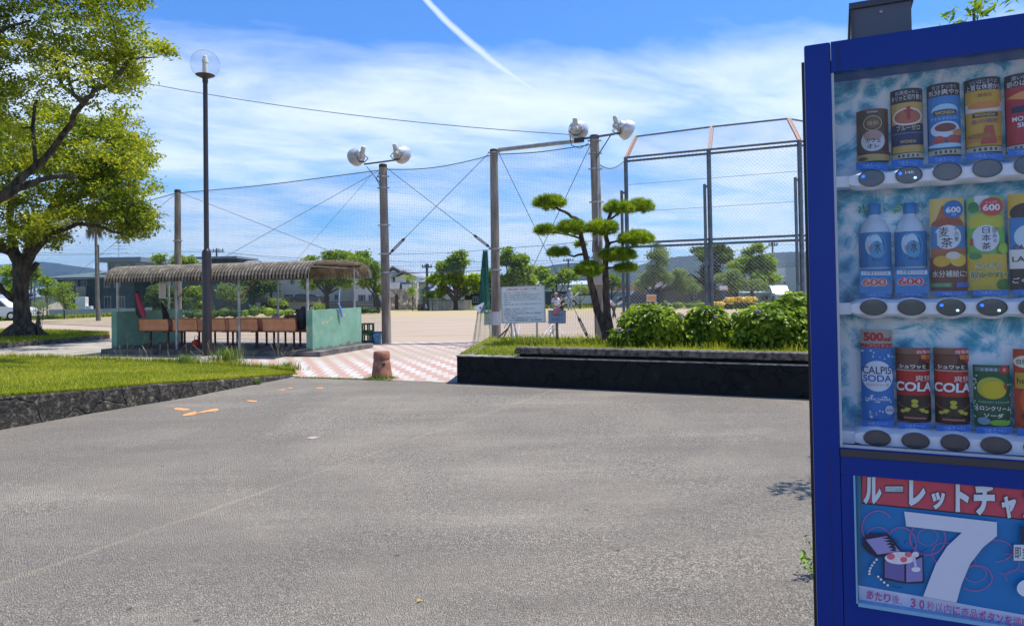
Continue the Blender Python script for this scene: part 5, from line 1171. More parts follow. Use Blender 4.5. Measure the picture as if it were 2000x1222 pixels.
far_tree(1000, 56, [(1000, 515, 30, 28), (985, 500, 18, 18), (1022, 530, 26, 18), (990, 545, 26, 18), (1030, 550, 20, 12), (960, 545, 18, 20)], 'broad camphor tree rising behind the large notice board', seed=22, tr=.3)
far_tree(1086, 58, [(1088, 540, 26, 18), (1065, 535, 18, 14), (1110, 542, 17, 13), (1078, 555, 18, 10)], 'dark green tree left of the pine before the navy shed', seed=23, tr=.2)
far_tree(1133, 54, [(1133, 569, 15, 8), (1148, 566, 8, 6), (1120, 572, 8, 5)], 'small light green tree in front of the navy shed', seed=24, tr=.09, L=(.12, .22))
far_tree(1194, 58, [(1196, 548, 20, 12), (1215, 552, 14, 10), (1180, 552, 12, 10)], 'tree just behind the pine trunks before the orange shop front', seed=25, tr=.15)
far_tree(1270, 52, [(1292, 512, 24, 30), (1278, 545, 34, 24), (1252, 556, 24, 18), (1312, 542, 28, 24), (1288, 488, 12, 14), (1325, 560, 16, 14)], 'tall feathery grey green tree behind the left chain link panel', mat=grey_leaf, seed=26, tr=.22, L=(.12, .24))
far_tree(1395, 60, [(1395, 500, 26, 24), (1375, 492, 18, 14), (1412, 495, 20, 18), (1390, 530, 28, 22), (1360, 485, 9, 7)], 'dark tree crossing behind the middle backstop post', mat=dark_leaf, seed=27, tr=.25)
far_tree(1470, 58, [(1465, 508, 28, 24), (1492, 520, 24, 28), (1445, 522, 26, 20), (1485, 545, 32, 20), (1508, 545, 12, 16), (1478, 490, 14, 12)], 'tall mid green tree left of the grey box building', seed=28, tr=.25)
far_tree(1440, 50, [(1440, 552, 34, 16), (1410, 550, 18, 14), (1478, 562, 24, 10), (1430, 540, 20, 10)], 'wide low cherry tree above the yellow flowers', mat=grey_leaf, seed=29, tr=.15, L=(.12, .22))
far_tree(1352, 52, [(1352, 558, 18, 12), (1340, 548, 10, 7)], 'small light tree beside the brown house', mat=grey_leaf, seed=30, tr=.08, L=(.1, .2))
far_tree(637, 50, [(640, 500, 26, 12), (672, 500, 18, 12), (610, 505, 12, 8), (640, 540, 26, 14), (668, 560, 20, 14), (612, 550, 16, 12), (690, 515, 24, 16)], 'big spreading camphor tree seen over and under the shelter roof', seed=31, tr=.3)
far_tree(738, 52, [(722, 520, 20, 14), (733, 540, 12, 22), (712, 555, 22, 12), (738, 562, 16, 10), (745, 570, 8, 8), (700, 500, 18, 12)], 'camphor tree between the shelter and the crate side pole', seed=32, tr=.24, limbs=((((738, 600), (734, 580), (728, 572)), [.3, .22, .12]),))
far_tree(806, 56, [(806, 548, 9, 18), (808, 575, 11, 8), (800, 565, 6, 8)], 'slim young tree in front of the stone faced house', seed=33, tr=.06, L=(.1, .18))
far_tree(845, 57, [(846, 578, 10, 10), (856, 580, 8, 8)], 'round green shrub behind the grey block wall', seed=34, tr=.05, name='shrub')
far_tree(336, 62, [(322, 505, 16, 7), (342, 510, 13, 9), (306, 516, 8, 6), (372, 515, 16, 8), (360, 520, 10, 7)], 'layered garden pine beside the short net pole', seed=35, tr=.12)
far_tree(330, 48, [(330, 575, 34, 22), (350, 580, 20, 18), (305, 580, 22, 16)], 'dark bushy trees behind the left half of the shelter', mat=dark_leaf, seed=36, tr=.15)
far_tree(382, 50, [(382, 575, 20, 18), (400, 590, 14, 12)], 'light green tree left of the lamp column behind the benches', seed=37, tr=.1)
far_tree(450, 50, [(450, 570, 28, 14), (470, 578, 16, 12), (430, 572, 14, 8)], 'light green spreading tree right of the lamp column under the roof', seed=38, tr=.1, mat=grey_leaf, L=(.1, .2))
far_tree(495, 56, [(495, 565, 30, 18), (520, 560, 18, 16), (470, 555, 12, 10)], 'dark tree before the beige house', mat=dark_leaf, seed=39, tr=.15)
far_tree(548, 48, [(548, 588, 12, 5), (552, 594, 8, 4)], 'small yellow green tree at the carport', seed=40, tr=.06, L=(.08, .16))
far_tree(620, 47, [(624, 597, 9, 6)], 'small bright shrub seen over the right green wall', seed=41, tr=.05, name='shrub', L=(.1, .18))
far_tree(92, 50, [(92, 550, 12, 14), (88, 575, 12, 10), (105, 570, 14, 8)], 'slim garden tree left of the dark house', seed=42, tr=.08)
far_tree(126, 49, [(120, 558, 11, 3), (134, 566, 12, 3), (124, 574, 14, 3), (136, 581, 10, 3), (110, 566, 8, 3), (118, 590, 12, 8), (138, 595, 10, 6)], 'layered garden pine before the dark house', seed=43, tr=.08, L=(.08, .16))
far_tree(84, 47, [(86, 592, 14, 12)], 'pale grey green rounded shrub by the far left trees', mat=grey_leaf, seed=44, tr=.05, name='shrub', L=(.08, .15))
far_tree(60, 60, [(62, 530, 16, 16), (50, 550, 18, 14), (70, 550, 10, 14), (18, 540, 22, 20), (20, 575, 22, 16)], 'light green tree behind the old trunk', seed=45, tr=.15)
def hedge(x0, x1, yt, Y, label, mat, n=500, L=(.10, .22), dY=.6, seed=0):
    a, c = P(x0, yt, Y), P(x1, yt, Y); g = np.random.default_rng(seed); cl = []
    m_ = max(3, int((c.x-a.x)/.7))
    for i in range(m_): x = a.x+(c.x-a.x)*(i+.5)/m_; h = a.z*g.uniform(.6, 1.05); cl.append((x, Y+g.normal()*.2, h*.5, .5, dY, h*.5))
    _, lv = twigs(cl, 6, 10, .2, seed); V, Fq = leaves(lv, L[0], L[1], .55, .4, seed=seed); mb = MB(); mb.npadd(V, Fq)
    for c_ in cl: mb.blob(c_[:3], (c_[3]*.8, c_[4]*.8, c_[5]*.85), 5, 8)
    return tag(B('hedge', mb, mat), label, 'hedge', 'hedges beyond the field')
hedge(360, 470, 600, 45, 'low dark hedge beyond the field behind the lamp column', dark_leaf, seed=1); hedge(470, 575, 597, 47, 'low green hedge beyond the field before the carport', far_leaf, seed=2)
hedge(690, 735, 597, 50, 'low shrubs at the foot of the tree beside the crate side pole', dark_leaf, seed=3); hedge(1290, 1380, 589, 50, 'clipped hedge before the brown house', far_leaf, seed=4)
hedge(955, 985, 595, 56, 'dark hedge left of the large notice board', dark_leaf, seed=5); hedge(290, 330, 598, 48, 'low shrubs behind the paper notice in the shelter', far_leaf, seed=6)
# far verge grass
mb = MB(); g_ = np.random.default_rng(21); fl_ = [Vector((q[0], q[1], 0)) for q in fp[:8]]; pts = []
for _ in range(16000):
    t_ = g_.uniform(.9, 7); i = min(int(t_), 6); q = fl_[i].lerp(fl_[i+1], t_-i); pts.append((q.x, q.y+abs(g_.normal())*6+.2, 0))
add_blades(mb, pts, .10, .28, .10, .5)
tag(B('grass', mb, blade), 'strip of grass along the far edge of the sports field', 'grass', kind='stuff')
# yellow flowers
yf = M('yellow_flower', (.85, .52, .03), .7, var=.25, vs=20, col2=(.92, .66, .08)); gs = M('flower_stem', (.08, .13, .03), .8)
for (x0, x1, yt, lab) in ((1437, 1471, 582, 'large clump of yellow flowers at the far edge of the field'), (1418, 1430, 583, 'small clump of yellow flowers by the basketball hoop'), (1395, 1410, 591, 'low clump of yellow flowers left of the basketball hoop')):
    t = thing('flower_clump', lab, 'flowers', onp((x0+x1)/2, 600, 48, 0), 0, 'yellow flower clumps'); a, c = P(x0, yt, 48), P(x1, yt, 48); g = np.random.default_rng(x0); mb = MB(); m2 = MB()
    for _ in range(int((x1-x0)*9)):
        x = g.uniform(a.x, c.x); y = 48+g.normal()*.4; h = a.z*g.uniform(.55, 1.05); mb.box((x, y, h), (.11, .11, .10), rz=g.uniform(0, 3), rx=g.uniform(0, 2)); m2.tube([(x, y, 0), (x+g.normal()*.03, y, h)], .02, 3)
    B('blooms', mb, yf, t); B('stems', m2, gs, t)
# ------------------------------------------------------------------ buildings
class Bld:
    def __init__(s, name, label, px, Y, dep=8, cat='house', group='houses beyond the field'):
        s.Y = Y; s.dep = dep; q = P(px, 600, Y); s.t = thing(name, label, cat, (q.x, Y, 0), 0, group)
    def X(s, px, dy=0): return P(px, 590, s.Y+dy).x
    def Z(s, py, px=1000, dy=0): return P(px, py, s.Y+dy).z
    def wall(s, x0, x1, yt, mat, yb=None, dy=0, dep=None, name='wall'):
        mb = MB(); z1 = s.Z(yt, (x0+x1)/2); z0 = 0 if yb is None else s.Z(yb, (x0+x1)/2); mb.bx(s.X(x0), s.X(x1), s.Y+dy, s.Y+dy+(dep or s.dep), z0, z1); B(name, mb, mat, s.t); return s
    def gable(s, x0, x1, ye, yr, mat, axis='x', ov=.4, dy=0, dep=None, wmat=None, th=.16, hip=0, yw=0):
        X0, X1 = s.X(x0)-ov*(axis == 'x'), s.X(x1)+ov*(axis == 'x'); px = (x0+x1)/2; ze, zr_ = s.Z(ye, px), s.Z(yr, px); d = dep or s.dep; Y0_, Y1_ = s.Y+dy-ov, s.Y+dy+d+ov; mb = MB()
        if axis == 'x':
            ym = (Y0_+Y1_)/2; hp = hip*(X1-X0)
            for sgn, ya in ((1, Y0_), (-1, Y1_)):
                o = [(X0, ya, ze), (X1, ya, ze), (X1-hp, ym, zr_), (X0+hp, ym, zr_)]; lo = [(a, b_, c-th) for a, b_, c in o]
                mb.add(o+lo, [(0, 1, 2, 3), (7, 6, 5, 4), (0, 4, 5, 1), (1, 5, 6, 2), (2, 6, 7, 3), (3, 7, 4, 0)])
            if hip:
                mb.add([(X0, Y0_, ze), (X0, Y1_, ze), (X0+hp, ym, zr_), (X1, Y0_, ze), (X1, Y1_, ze), (X1-hp, ym, zr_)], [(0, 2, 1), (3, 4, 5)])
            elif wmat is not None:
                w_ = MB(); w_.prism([(Y0_+ov, ze-th), (Y1_-ov, ze-th), (ym, zr_-th-.1)], lambda q: Vector((X0+ov, q[0], q[1])), lambda q: Vector((X1-ov, q[0], q[1]))); B('gable_wall', w_, wmat, s.t)
        else:
            xm = (X0+X1)/2
            for xa in (X0-ov, X1+ov):
                o = [(xa, Y0_, ze), (xm, Y0_, zr_), (xm, Y1_, zr_), (xa, Y1_, ze)]; lo = [(a, b_, c-th) for a, b_, c in o]
                mb.add(o+lo, [(0, 1, 2, 3), (7, 6, 5, 4), (0, 4, 5, 1), (1, 5, 6, 2), (2, 6, 7, 3), (3, 7, 4, 0)])
            if wmat is not None:
                w_ = MB(); w_.prism([(X0, ze-th), (X1, ze-th), (xm, zr_-th-.15)], lambda q: Vector((q[0], s.Y+dy+.002, q[1])), lambda q: Vector((q[0], s.Y+dy+d-.002, q[1]))); B('gable_wall', w_, wmat, s.t)
        B('roof', mb, mat, s.t); return s
    def slab(s, x0, x1, y0, y1, mat, ov=.4, dy=0, dep=None, name='roof'):
        mb = MB(); px = (x0+x1)/2; mb.bx(s.X(x0), s.X(x1), s.Y+dy-ov, s.Y+dy+(dep or s.dep)+ov, s.Z(y1, px), s.Z(y0, px)); B(name, mb, mat, s.t); return s
    def win(s, x0, x1, y0, y1, dy=0, frame=None, name='window', mat=None, bars=True):
        px = (x0+x1)/2; a, c, z0, z1 = s.X(x0), s.X(x1), s.Z(y1, px), s.Z(y0, px); yy = s.Y+dy; mb = MB(); f = .07
        mb.bx(a-f, c+f, yy-.05, yy-.002, z0-f, z0); mb.bx(a-f, c+f, yy-.05, yy-.002, z1, z1+f); mb.bx(a-f, a, yy-.05, yy-.002, z0, z1); mb.bx(c, c+f, yy-.05, yy-.002, z0, z1)
        if bars: mb.bx((a+c)/2-.03, (a+c)/2+.03, yy-.045, yy-.002, z0, z1)
        w_ = B(name, mb, frame or M('win_frame', (.35, .35, .36), .5), s.t); mb = MB(); mb.bx(a, c, yy-.02, yy-.004, z0, z1); o = B('pane', mb, mat or pane_m, w_); return s
tile_d = M('tile_dark', (.055, .06, .07), .6, var=.3, vs=3, bump=.5, bs=12); tile_g = M('tile_slate', (.22, .225, .24), .6, var=.2, vs=2); tile_b = M('roof_blue', (.28, .33, .42), .4, var=.1, vs=2)
wal_d = M('wall_dark', (.06, .08, .08), .8, var=.3, vs=.8); wal_w = M('wall_white', (.72, .71, .68), .8, var=.08, vs=1.5); beige = M('wall_beige', (.62, .55, .44), .85, var=.08, vs=1.5); cream2 = M('wall_cream', (.72, .66, .42), .85, var=.08, vs=1.5)
wal_g = M('wall_grey', (.40, .42, .43), .8, var=.1, vs=1.5); brown = M('wall_brown', (.22, .15, .11), .8, var=.2, vs=1.5)
h = Bld('house', 'large dark two storey house with a boxy grey rooftop room at the left', 190, 66, 10)
h.wall(112, 262, 545, wal_d).wall(112, 180, 560, wal_d, dy=-2.5, dep=2.4, name='annex').gable(108, 285, 541, 526, M('roof_green', (.13, .17, .165), .6, var=.2, vs=2), hip=.22, ov=.8).wall(186, 250, 510, wal_g, 545, dy=2, dep=5, name='rooftop_room').slab(178, 262, 501, 510.5, M('parapet', (.22, .22, .24), .7), dy=1.6, dep=6)
for x in (190, 215, 232): h.win(x, x+10, 514, 527, 2)
for x in (125, 142, 160, 205, 225): h.win(x, x+9, 549, 560)
h.win(150, 170, 568, 590, -2.5); h.win(205, 216, 580, 600); h.win(232, 243, 580, 600)
mb = MB(); q = P(160, 600, 62); mb.box((q.x, 62, .75), (.9, .5, 1.5), bev=.03); mb.box((P(172, 600, 62).x, 62, .35), (.7, .4, .7)); tag(B('water_heater', mb, wal_w), 'pale utility tank and box against the dark house wall', 'utility box')
mb = MB(); q = P(232, 500, 70); mb.tube([(q.x, 70, q.z-.6), (q.x, 70, q.z+1.6)], .03, 4)
for zz_, wd in ((1.3, .5), (1.0, .7), (.7, .9)): mb.tube([(q.x-wd, 70, q.z+zz_), (q.x+wd, 70, q.z+zz_)], .02, 4)
tag(B('antenna', mb, M('antenna', (.3, .3, .3), .5)), 'thin television antenna on the boxy rooftop room', 'antenna')
h = Bld('house', 'small outbuilding with a striped grey metal roof behind the old trunk', 62, 60, 6); h.wall(38, 76, 580, beige).gable(34, 78, 580, 560, tile_b, ov=.3, wmat=beige).win(50, 62, 586, 597)
h = Bld('house', 'dark tiled two tier roofed house above the shelter roof', 410, 66, 9)
h.wall(356, 462, 535, wal_d).gable(350, 466, 530, 506, tile_g, ov=.5, wmat=wal_d).slab(362, 450, 499, 503, tile_g, dy=2, dep=5, name='clerestory_roof').wall(368, 444, 502, wal_d, 512, dy=3, dep=3, name='clerestory').win(445, 451, 515, 523, -.0).wall(300, 352, 545, wal_g, dy=1, name='wing').gable(296, 356, 545, 536, tile_g, dy=1)
h = Bld('house', 'dark house under trees behind the globe lamp column', 420, 58, 6); h.wall(360, 500, 556, wal_d).win(428, 434, 566, 574).win(440, 446, 566, 574)
h = Bld('house', 'beige plastered house with an arched opening behind the shelter', 575, 62, 9)
h.wall(522, 690, 538, beige).slab(518, 694, 534, 538.5, tile_g).wall(536, 548, 552, M('wall_beige2', (.46, .42, .36), .85), dy=-.6, dep=.6, name='buttress').win(569, 574, 545, 554).win(556, 576, 576, 582, 0).win(603, 610, 575, 584).win(627, 633, 545, 553).win(655, 660, 576, 584)
h = Bld('carport', 'low black roofed carport with a silver car inside', 560, 54, 6, 'carport')
h.slab(500, 604, 580, 590, M('carport_black', (.03, .032, .038), .5), ov=.0).wall(500, 546, 590, M('carport_dark', (.015, .015, .017), .9), dy=1, dep=4, name='side_wall').wall(546, 606, 590, M('carport_dark', (.015, .015, .017), .9), dy=5.2, dep=.4, name='back_wall')
h = Bld('house', 'white windowed house wing with dark louvre fence behind the shelter tree', 715, 60, 8)
h.wall(692, 748, 540, wal_w).gable(690, 752, 540, 530, tile_g, wmat=wal_w).win(701, 706, 577, 587).win(708, 713, 577, 587).win(721, 727, 577, 587)
h = Bld('fence', 'dark horizontal louvre fence beyond the field right of the shelter', 700, 57.5, .15, 'fence', 'fences beyond the field')
for i in range(5): h.slab(612, 748, 588+i*3, 590.2+i*3, M('louvre', (.09, .085, .085), .7), ov=0, dep=.1, name='louvre')
h.wall(612, 748, 602.5, wal_g, dep=.2, name='base')
# white house with stone facing
m, T, b = newmat('rubble_stone'); tcn = T.new('ShaderNodeTexCoord'); vn = T.new('ShaderNodeTexVoronoi'); vn.inputs['Scale'].default_value = 3.2; T.L.new(tcn.outputs['Object'], vn.inputs[0])
ve = T.new('ShaderNodeTexVoronoi'); ve.feature = 'DISTANCE_TO_EDGE'; ve.inputs['Scale'].default_value = 3.2; T.L.new(tcn.outputs['Object'], ve.inputs[0])
sv = T.new('ShaderNodeSeparateColor'); T.L.new(vn.outputs['Color'], sv.inputs[0]); c = T.ramp(sv.outputs[0], [(0, (.30, .24, .19)), (.5, (.55, .47, .38)), (1, (.78, .71, .62))]); c = T.mix(T.ramp(ve.outputs[0], [(.02, 1.0), (.06, 0.0)]), c, (.16, .13, .11)); T.L.new(c, b.inputs['Base Color']); b.inputs['Roughness'].default_value = .9; rub = m
h = Bld('house', 'white gabled two storey house with rubble stone ground floor walls', 787, 60, 9)
h.wall(754, 783, 533, wal_w, 552, name='upper_wall').gable(750, 788, 535, 519.5, tile_g, 'y', .35, wmat=M('siding', (.72, .75, .73), .8)).wall(774, 812, 540, wal_w, 552, dy=-.5, name='upper_wall').gable(774, 808, 540, 528, tile_g, 'y', .3, dy=-.6, wmat=cream2).wall(764, 784, 552, wal_w, 564, dy=-1.2, dep=1.2, name='balcony').wall(790, 805, 555, wal_w, 564, dy=-1.2, dep=1.2, name='balcony')
h.wall(752, 816, 552, wal_w, 564, name='mid_wall').wall(762, 816, 564, rub, dy=-1.2, name='stone_wall').wall(812, 826, 550, wal_w, 560, dy=1, name='rear_wing').gable(812, 828, 550, 544, tile_g, dy=1)
h.win(769, 773, 542, 549).win(797, 801, 541, 553, -.5).win(792, 796, 576, 584, -1.2)
mb = MB(); a_ = h.X(771.5, -1.2); c_ = h.X(778, -1.2); z1 = P(775, 574, 58.8).z; mb.prism([(a_, .1), (c_, .1), (c_, z1-.2), ((a_*.3+c_*.7), z1), ((a_*.7+c_*.3), z1), (a_, z1-.2)], lambda q: Vector((q[0], 58.75, q[1])), lambda q: Vector((q[0], 58.79, q[1]))); B('arched_door', mb, M('door_brown', (.06, .03, .025), .6), h.t)
h = Bld('house', 'cream walled house with a wide blue grey roof behind the block wall', 850, 64, 9)
h.wall(815, 905, 568, cream2).gable(806, 912, 567, 551, tile_b, ov=.6, wmat=cream2).win(856, 868, 576, 588).win(870, 878, 578, 588).wall(835, 905, 570, wal_w, dy=-.4, dep=.4, name='front_wall')
h = Bld('block_wall', 'pale concrete block wall with posts beyond the field', 870, 57.6, .15, 'wall', 'fences beyond the field')
h.wall(838, 921, 586, M('block_grey', (.55, .54, .52), .9, var=.15, vs=2), dep=.15)
for x in (840, 854, 868, 883, 895, 908, 920): h.wall(x-1, x+1.3, 585.6, M('block_post', (.66, .65, .63), .9), dy=-.06, dep=.06, name='pier')
h.slab(836, 923, 585, 586.4, tile_d, ov=.03, name='coping')
h = Bld('fence', 'short wire and panel fence left of the block wall', 827, 57.4, .1, 'fence', 'fences beyond the field'); h.wall(816, 838, 594, brown, dep=.1, name='panel').slab(815, 839, 586, 587, tile_d, ov=.02, name='rail')
for x in (816, 824, 832, 838): h.wall(x-.4, x+.4, 586, tile_d, dy=-.05, dep=.05, name='post')
h = Bld('house', 'dark navy walled building partly behind the gathered green net', 935, 66, 9); h.wall(898, 962, 553, M('wall_navy', (.02, .025, .035), .7)).gable(890, 966, 553, 543, tile_g, wmat=wal_d).win(925, 933, 580, 590).wall(951, 957, 570, wal_w, dy=-.2, dep=.2, name='pillar').wall(966, 1010, 570, wal_d, name='wall')
h = Bld('shed', 'long low navy shed left of the pine', 1100, 64, 6, 'shed'); h.wall(1060, 1150, 571, M('shed_navy', (.03, .045, .065), .6, var=.15, vs=3)).slab(1058, 1152, 568.5, 571, tile_d, ov=.2).win(1078, 1090, 576, 598).win(1100, 1106, 576, 596)
for i in range(6): h.slab(1060, 1150, 574+i*4, 574.6+i*4, M('shed_line', (.12, .14, .17), .6), ov=.03, dep=.01, name='batten')
h = Bld('house', 'pale roofed building above the navy shed', 1090, 78, 8); h.wall(1040, 1150, 560, wal_w).gable(1030, 1160, 556, 548, M('roof_pale', (.50, .54, .58), .5))
h = Bld('house', 'dark gabled roof house just over the large notice board', 1040, 70, 8); h.wall(1025, 1055, 562, wal_d).gable(1025, 1055, 562, 550, tile_d, 'y', .3, wmat=wal_d)
h = Bld('shop', 'white shop with an orange fascia band behind the pine trunks', 1225, 66, 10, 'shop'); h.wall(1176, 1290, 558, M('shop_white', (.55, .60, .66), .6, var=.1, vs=1)).slab(1176, 1262, 558, 566, M('fascia_orange', (.75, .22, .05), .5), ov=.15).slab(1176, 1300, 567, 570, wal_w, ov=.3, name='canopy')
for x in (1186, 1200, 1214, 1234, 1250): h.win(x, x+11, 573, 590, mat=M('shop_glass', (.30, .42, .50), .2))
def art(a): pass
h = Bld('house', 'brown walled house with a low gable roof behind the chain link', 1340, 62, 9); h.wall(1310, 1385, 560, brown).gable(1306, 1388, 560, 534, M('roof_brown', (.15, .12, .11), .7, var=.2), 'y', .5, wmat=brown).win(1352, 1360, 573, 580).wall(1385, 1445, 566, brown, dy=1, name='wing').slab(1385, 1447, 563, 566, tile_g, dy=1)
h = Bld('building', 'plain pale grey box building by the right backstop post', 1545, 70, 10, 'building'); h.wall(1536, 1620, 522, M('box_grey', (.40, .42, .42), .8, var=.05, vs=1)).wall(1516, 1536, 546, wal_g, dy=.5, name='wing').gable(1512, 1538, 546, 536, wal_w, dy=.5).win(1544, 1549, 570, 577).win(1552, 1564, 569, 577)
h = Bld('building', 'low grey walls between the cherry tree and the box building', 1500, 66, 4, 'building'); h.wall(1450, 1520, 572, wal_g).slab(1450, 1522, 570, 572, wal_w).win(1486, 1500, 577, 586)
h = Bld('house', 'low house with a light wall behind the far left of the field', 10, 62, 6); h.wall(-60, 12, 596, wal_g).wall(-80, 6, 583, wal_w, dy=3, name='upper_wall').gable(-80, 10, 583, 574, tile_b, dy=3)
# low retaining kerbs
for x0, x1, y_, lab in ((95, 290, 604.5, 'low concrete wall at the foot of the dark house'),):
    a, c = P(x0, y_, 60), P(x1, y_, 60); mb = MB(); mb.bx(a.x, c.x, 60, 60.2, 0, a.z); tag(B('low_wall', mb, wal_g), lab, 'wall')
# orange notice panel, blue banner
card3('banner', q4(1263, 575, 1282, 589, 46), .03, lambda a: a.rect(.06, .1, .94, .8, '#d98a3c'), M('panel_pale', (.5, .5, .48), .6), 'small orange panel in a pale frame behind the left hydrangea', 'panel')
card3('banner', [P(1205, 592, 50), P(1216, 586, 50), P(1218, 594, 50), P(1209, 599, 50)], .03, lambda a: a.rect(0, 0, 1, .45, '#2f62b5'), M('banner_white', (.7, .74, .8), .6), 'tilted blue and white banner near the backstop foot', 'banner')
# basketball hoop
t = thing('basketball_hoop', 'basketball hoop with a white backboard among the yellow flowers', 'basketball hoop', onp(1417, 600, 49, 0)); mb = MB(); a, c = P(1405, 567, 49), P(1420, 558, 49)
mb.bx(a.x, c.x, 48.9, 48.95, a.z, c.z); B('backboard', mb, M('backboard', (.72, .73, .74), .5), t); mb = MB(); q = P(1417, 590, 49); mb.tube([(q.x, 49.3, 0), (q.x, 49.3, a.z+.2)], .12, 8); mb.tube([(q.x, 49.3, a.z+.1), (q.x-.1, 48.96, a.z+.2)], .06, 6); B('post', mb, M('hoop_blue', (.03, .12, .25), .5), t)
mb = MB(); r_ = .23; mb.tube([((a.x+c.x)/2+r_*math.cos(k_*PI/6), 48.6+r_*math.sin(k_*PI/6), a.z+.05) for k_ in range(13)], .02, 5); B('rim', mb, M('rim_red', (.5, .08, .03), .5), t)
# cars
def car(cx, Y, ln, H_, paint, label, name='parked_car', rz=0, base=0):
    t = thing(name, label, 'car', (P(cx, 600, Y).x, Y, base), rz, 'parked cars beyond the field'); L2 = ln/2; Wd = 1.6
    prof = [(-L2, .28), (-L2+.02, .62), (-L2+.12, .82), (-L2+.95, .92), (-L2+1.5, H_-.06), (-L2+1.9, H_), (L2-1.1, H_), (L2-.35, H_-.12), (L2-.1, .9), (L2, .6), (L2-.02, .28)]
    mb = MB(); mb.prism(prof, lambda q: Vector((q[0], -Wd/2, q[1])), lambda q: Vector((q[0], Wd/2, q[1]))); B('body', mb, paint, t, world=False)
    gl = [(-L2+1.08, .95), (-L2+1.58, H_-.12), (-L2+1.9, H_-.08), (L2-1.1, H_-.08), (L2-.5, H_-.18), (L2-.35, .95)]
    for s_ in (-1, 1):
        mb = MB(); mb.prism(gl, lambda q: Vector((q[0], s_*(Wd/2+.001), q[1])), lambda q: Vector((q[0], s_*(Wd/2+.012), q[1]))); B('window', mb, pane_m, t, world=False)
        for x in (-L2+.75, L2-.75):
            mb = MB(); mb.tube([(x, s_*(Wd/2-.16), .30), (x, s_*(Wd/2+.02), .30)], .30, 16); wh_ = B('wheel', mb, brub, t, world=False, smooth=True); mb = MB(); mb.tube([(x, s_*(Wd/2+.02), .30), (x, s_*(Wd/2+.035), .30)], .17, 12); B('rim', mb, bsil, t, world=False).parent = wh_
        mb = MB(); mb.box((-L2+.04, s_*.6, .66), (.06, .3, .14)); B('headlight', mb, M('headlight', (.6, .62, .65), .2), t, world=False)
        mb = MB(); mb.box((L2-.06, s_*.68, .75), (.08, .14, .25)); B('tail_light', mb, M('tail_light', (.4, .02, .02), .3), t, world=False)
car(584, 57, 3.6, 1.55, M('car_silver', (.35, .37, .42), .3, metal=.4), 'silver car parked in the black carport', rz=.25)
car(1140, 60, 3.4, 1.5, M('car_white', (.66, .68, .70), .3), 'white car behind the pine by the navy shed'); car(1250, 58, 3.8, 1.45, M('car_navy', (.03, .035, .05), .3), 'dark car parked before the shop with the orange band')
car(8, 48, 3.6, 1.5, M('car_white', (.66, .68, .70), .3), 'white car at the far left edge beside the old trunk', rz=3.14); car(1520, 66, 3.4, 1.6, M('car_white', (.66, .68, .70), .3), 'white car in front of the grey box building', rz=1.57)
# utility poles and wires
upm = M('utility_pole', (.10, .10, .105), .8); upg = M('utility_pole_pale', (.30, .30, .29), .8)
def upole(px, Y, pyt, r, label, mat=upm, arms=(), w=1.0, lean=0):
    b_ = onp(px, 600, Y, 0); t_ = P(px-lean, pyt, Y); t = thing('utility_pole', label, 'utility pole', b_, 0, 'utility poles'); mb = MB(); mb.tube([b_, (t_.x, Y, t_.z)], [r, r*.75], 10); B('pole', mb, mat, t, smooth=True)
    for a in arms:
        z = P(px, a, Y).z; mb = MB(); mb.box((t_.x, Y-.12, z), (w*1.6, .09, .09))
        for k_ in (-1, -.4, .4, 1): mb.lathe([(.05, 0), (.07, .05), (.03, .14), (.05, .18), (0, .2)], (t_.x+k_*w*.7, Y-.12, z+.05), 8)
        B('crossarm', mb, mat, t)
upole(834, 57, 515, .13, 'dark slim utility pole beside the cream house', arms=(522,), w=.5); upole(1110, 75, 505, .12, 'utility pole seen between the notice board and the pine', arms=(509,), w=.7)
upole(1509, 75, 472, .12, 'utility pole with a transformer right of the tall mid green tree', arms=(477, 480), w=.6); upole(423, 90, 485, .14, 'utility pole above the two tier roof', arms=(489, 492), w=1.2)
upole(192, 58, 478, .10, 'thin dark pole behind the vine hung pole', arms=()); upole(68, 55, 560, .06, 'short dark pole by the striped metal roof')
upole(45, 30, 545, .17, 'pale concrete pole right behind the old trunk', mat=upg); upole(1160, 70, 500, .12, 'utility pole hidden behind the pine', arms=(504,), w=.7)
t = thing('palm_pole', 'thin pale palm trunk with a hanging dry skirt left of the shelter', 'palm tree', onp(192, 600, 44, 0)); mb = MB(); mb.tube([onp(192, 600, 44, 0), P(189, 540, 44), P(187, 452, 44)], [.15, .10, .075], 10); B('trunk', mb, M('palm_trunk', (.15, .135, .11), .9, var=.3, vs=4), t, smooth=True)
mb = MB(); c = P(184, 440, 44); g = np.random.default_rng(3); n_ = 500; a = g.uniform(0, 6.28, n_); p0_ = np.array(c)+np.stack([np.cos(a)*.15, np.sin(a)*.15, g.uniform(-.1, .4, n_)], 1); p1_ = p0_+np.stack([np.cos(a)*g.uniform(.1, .45, n_), np.sin(a)*.3, -g.uniform(.3, 1.1, n_)], 1)
V = np.stack([p0_, p0_+np.array([.05, 0, 0]), p1_], 1).reshape(-1, 3); mb.npadd(V, np.arange(3*n_).reshape(n_, 3)); B('dry_fronds', mb, M('dry_frond', (.16, .13, .09), .9), t)
n_ = 260; a = g.uniform(0, 6.28, n_); p0_ = np.array(c)+np.array([0, 0, .3])+g.normal(size=(n_, 3))*.1; p1_ = p0_+np.stack([np.cos(a)*g.uniform(.3, .9, n_), np.sin(a)*.7, g.uniform(-.1, .8, n_)], 1); mb = MB(); V = np.stack([p0_, p0_+np.array([.06, 0, .03]), p1_], 1).reshape(-1, 3); mb.npadd(V, np.arange(3*n_).reshape(n_, 3)); B('fronds', mb, dark_leaf, t)
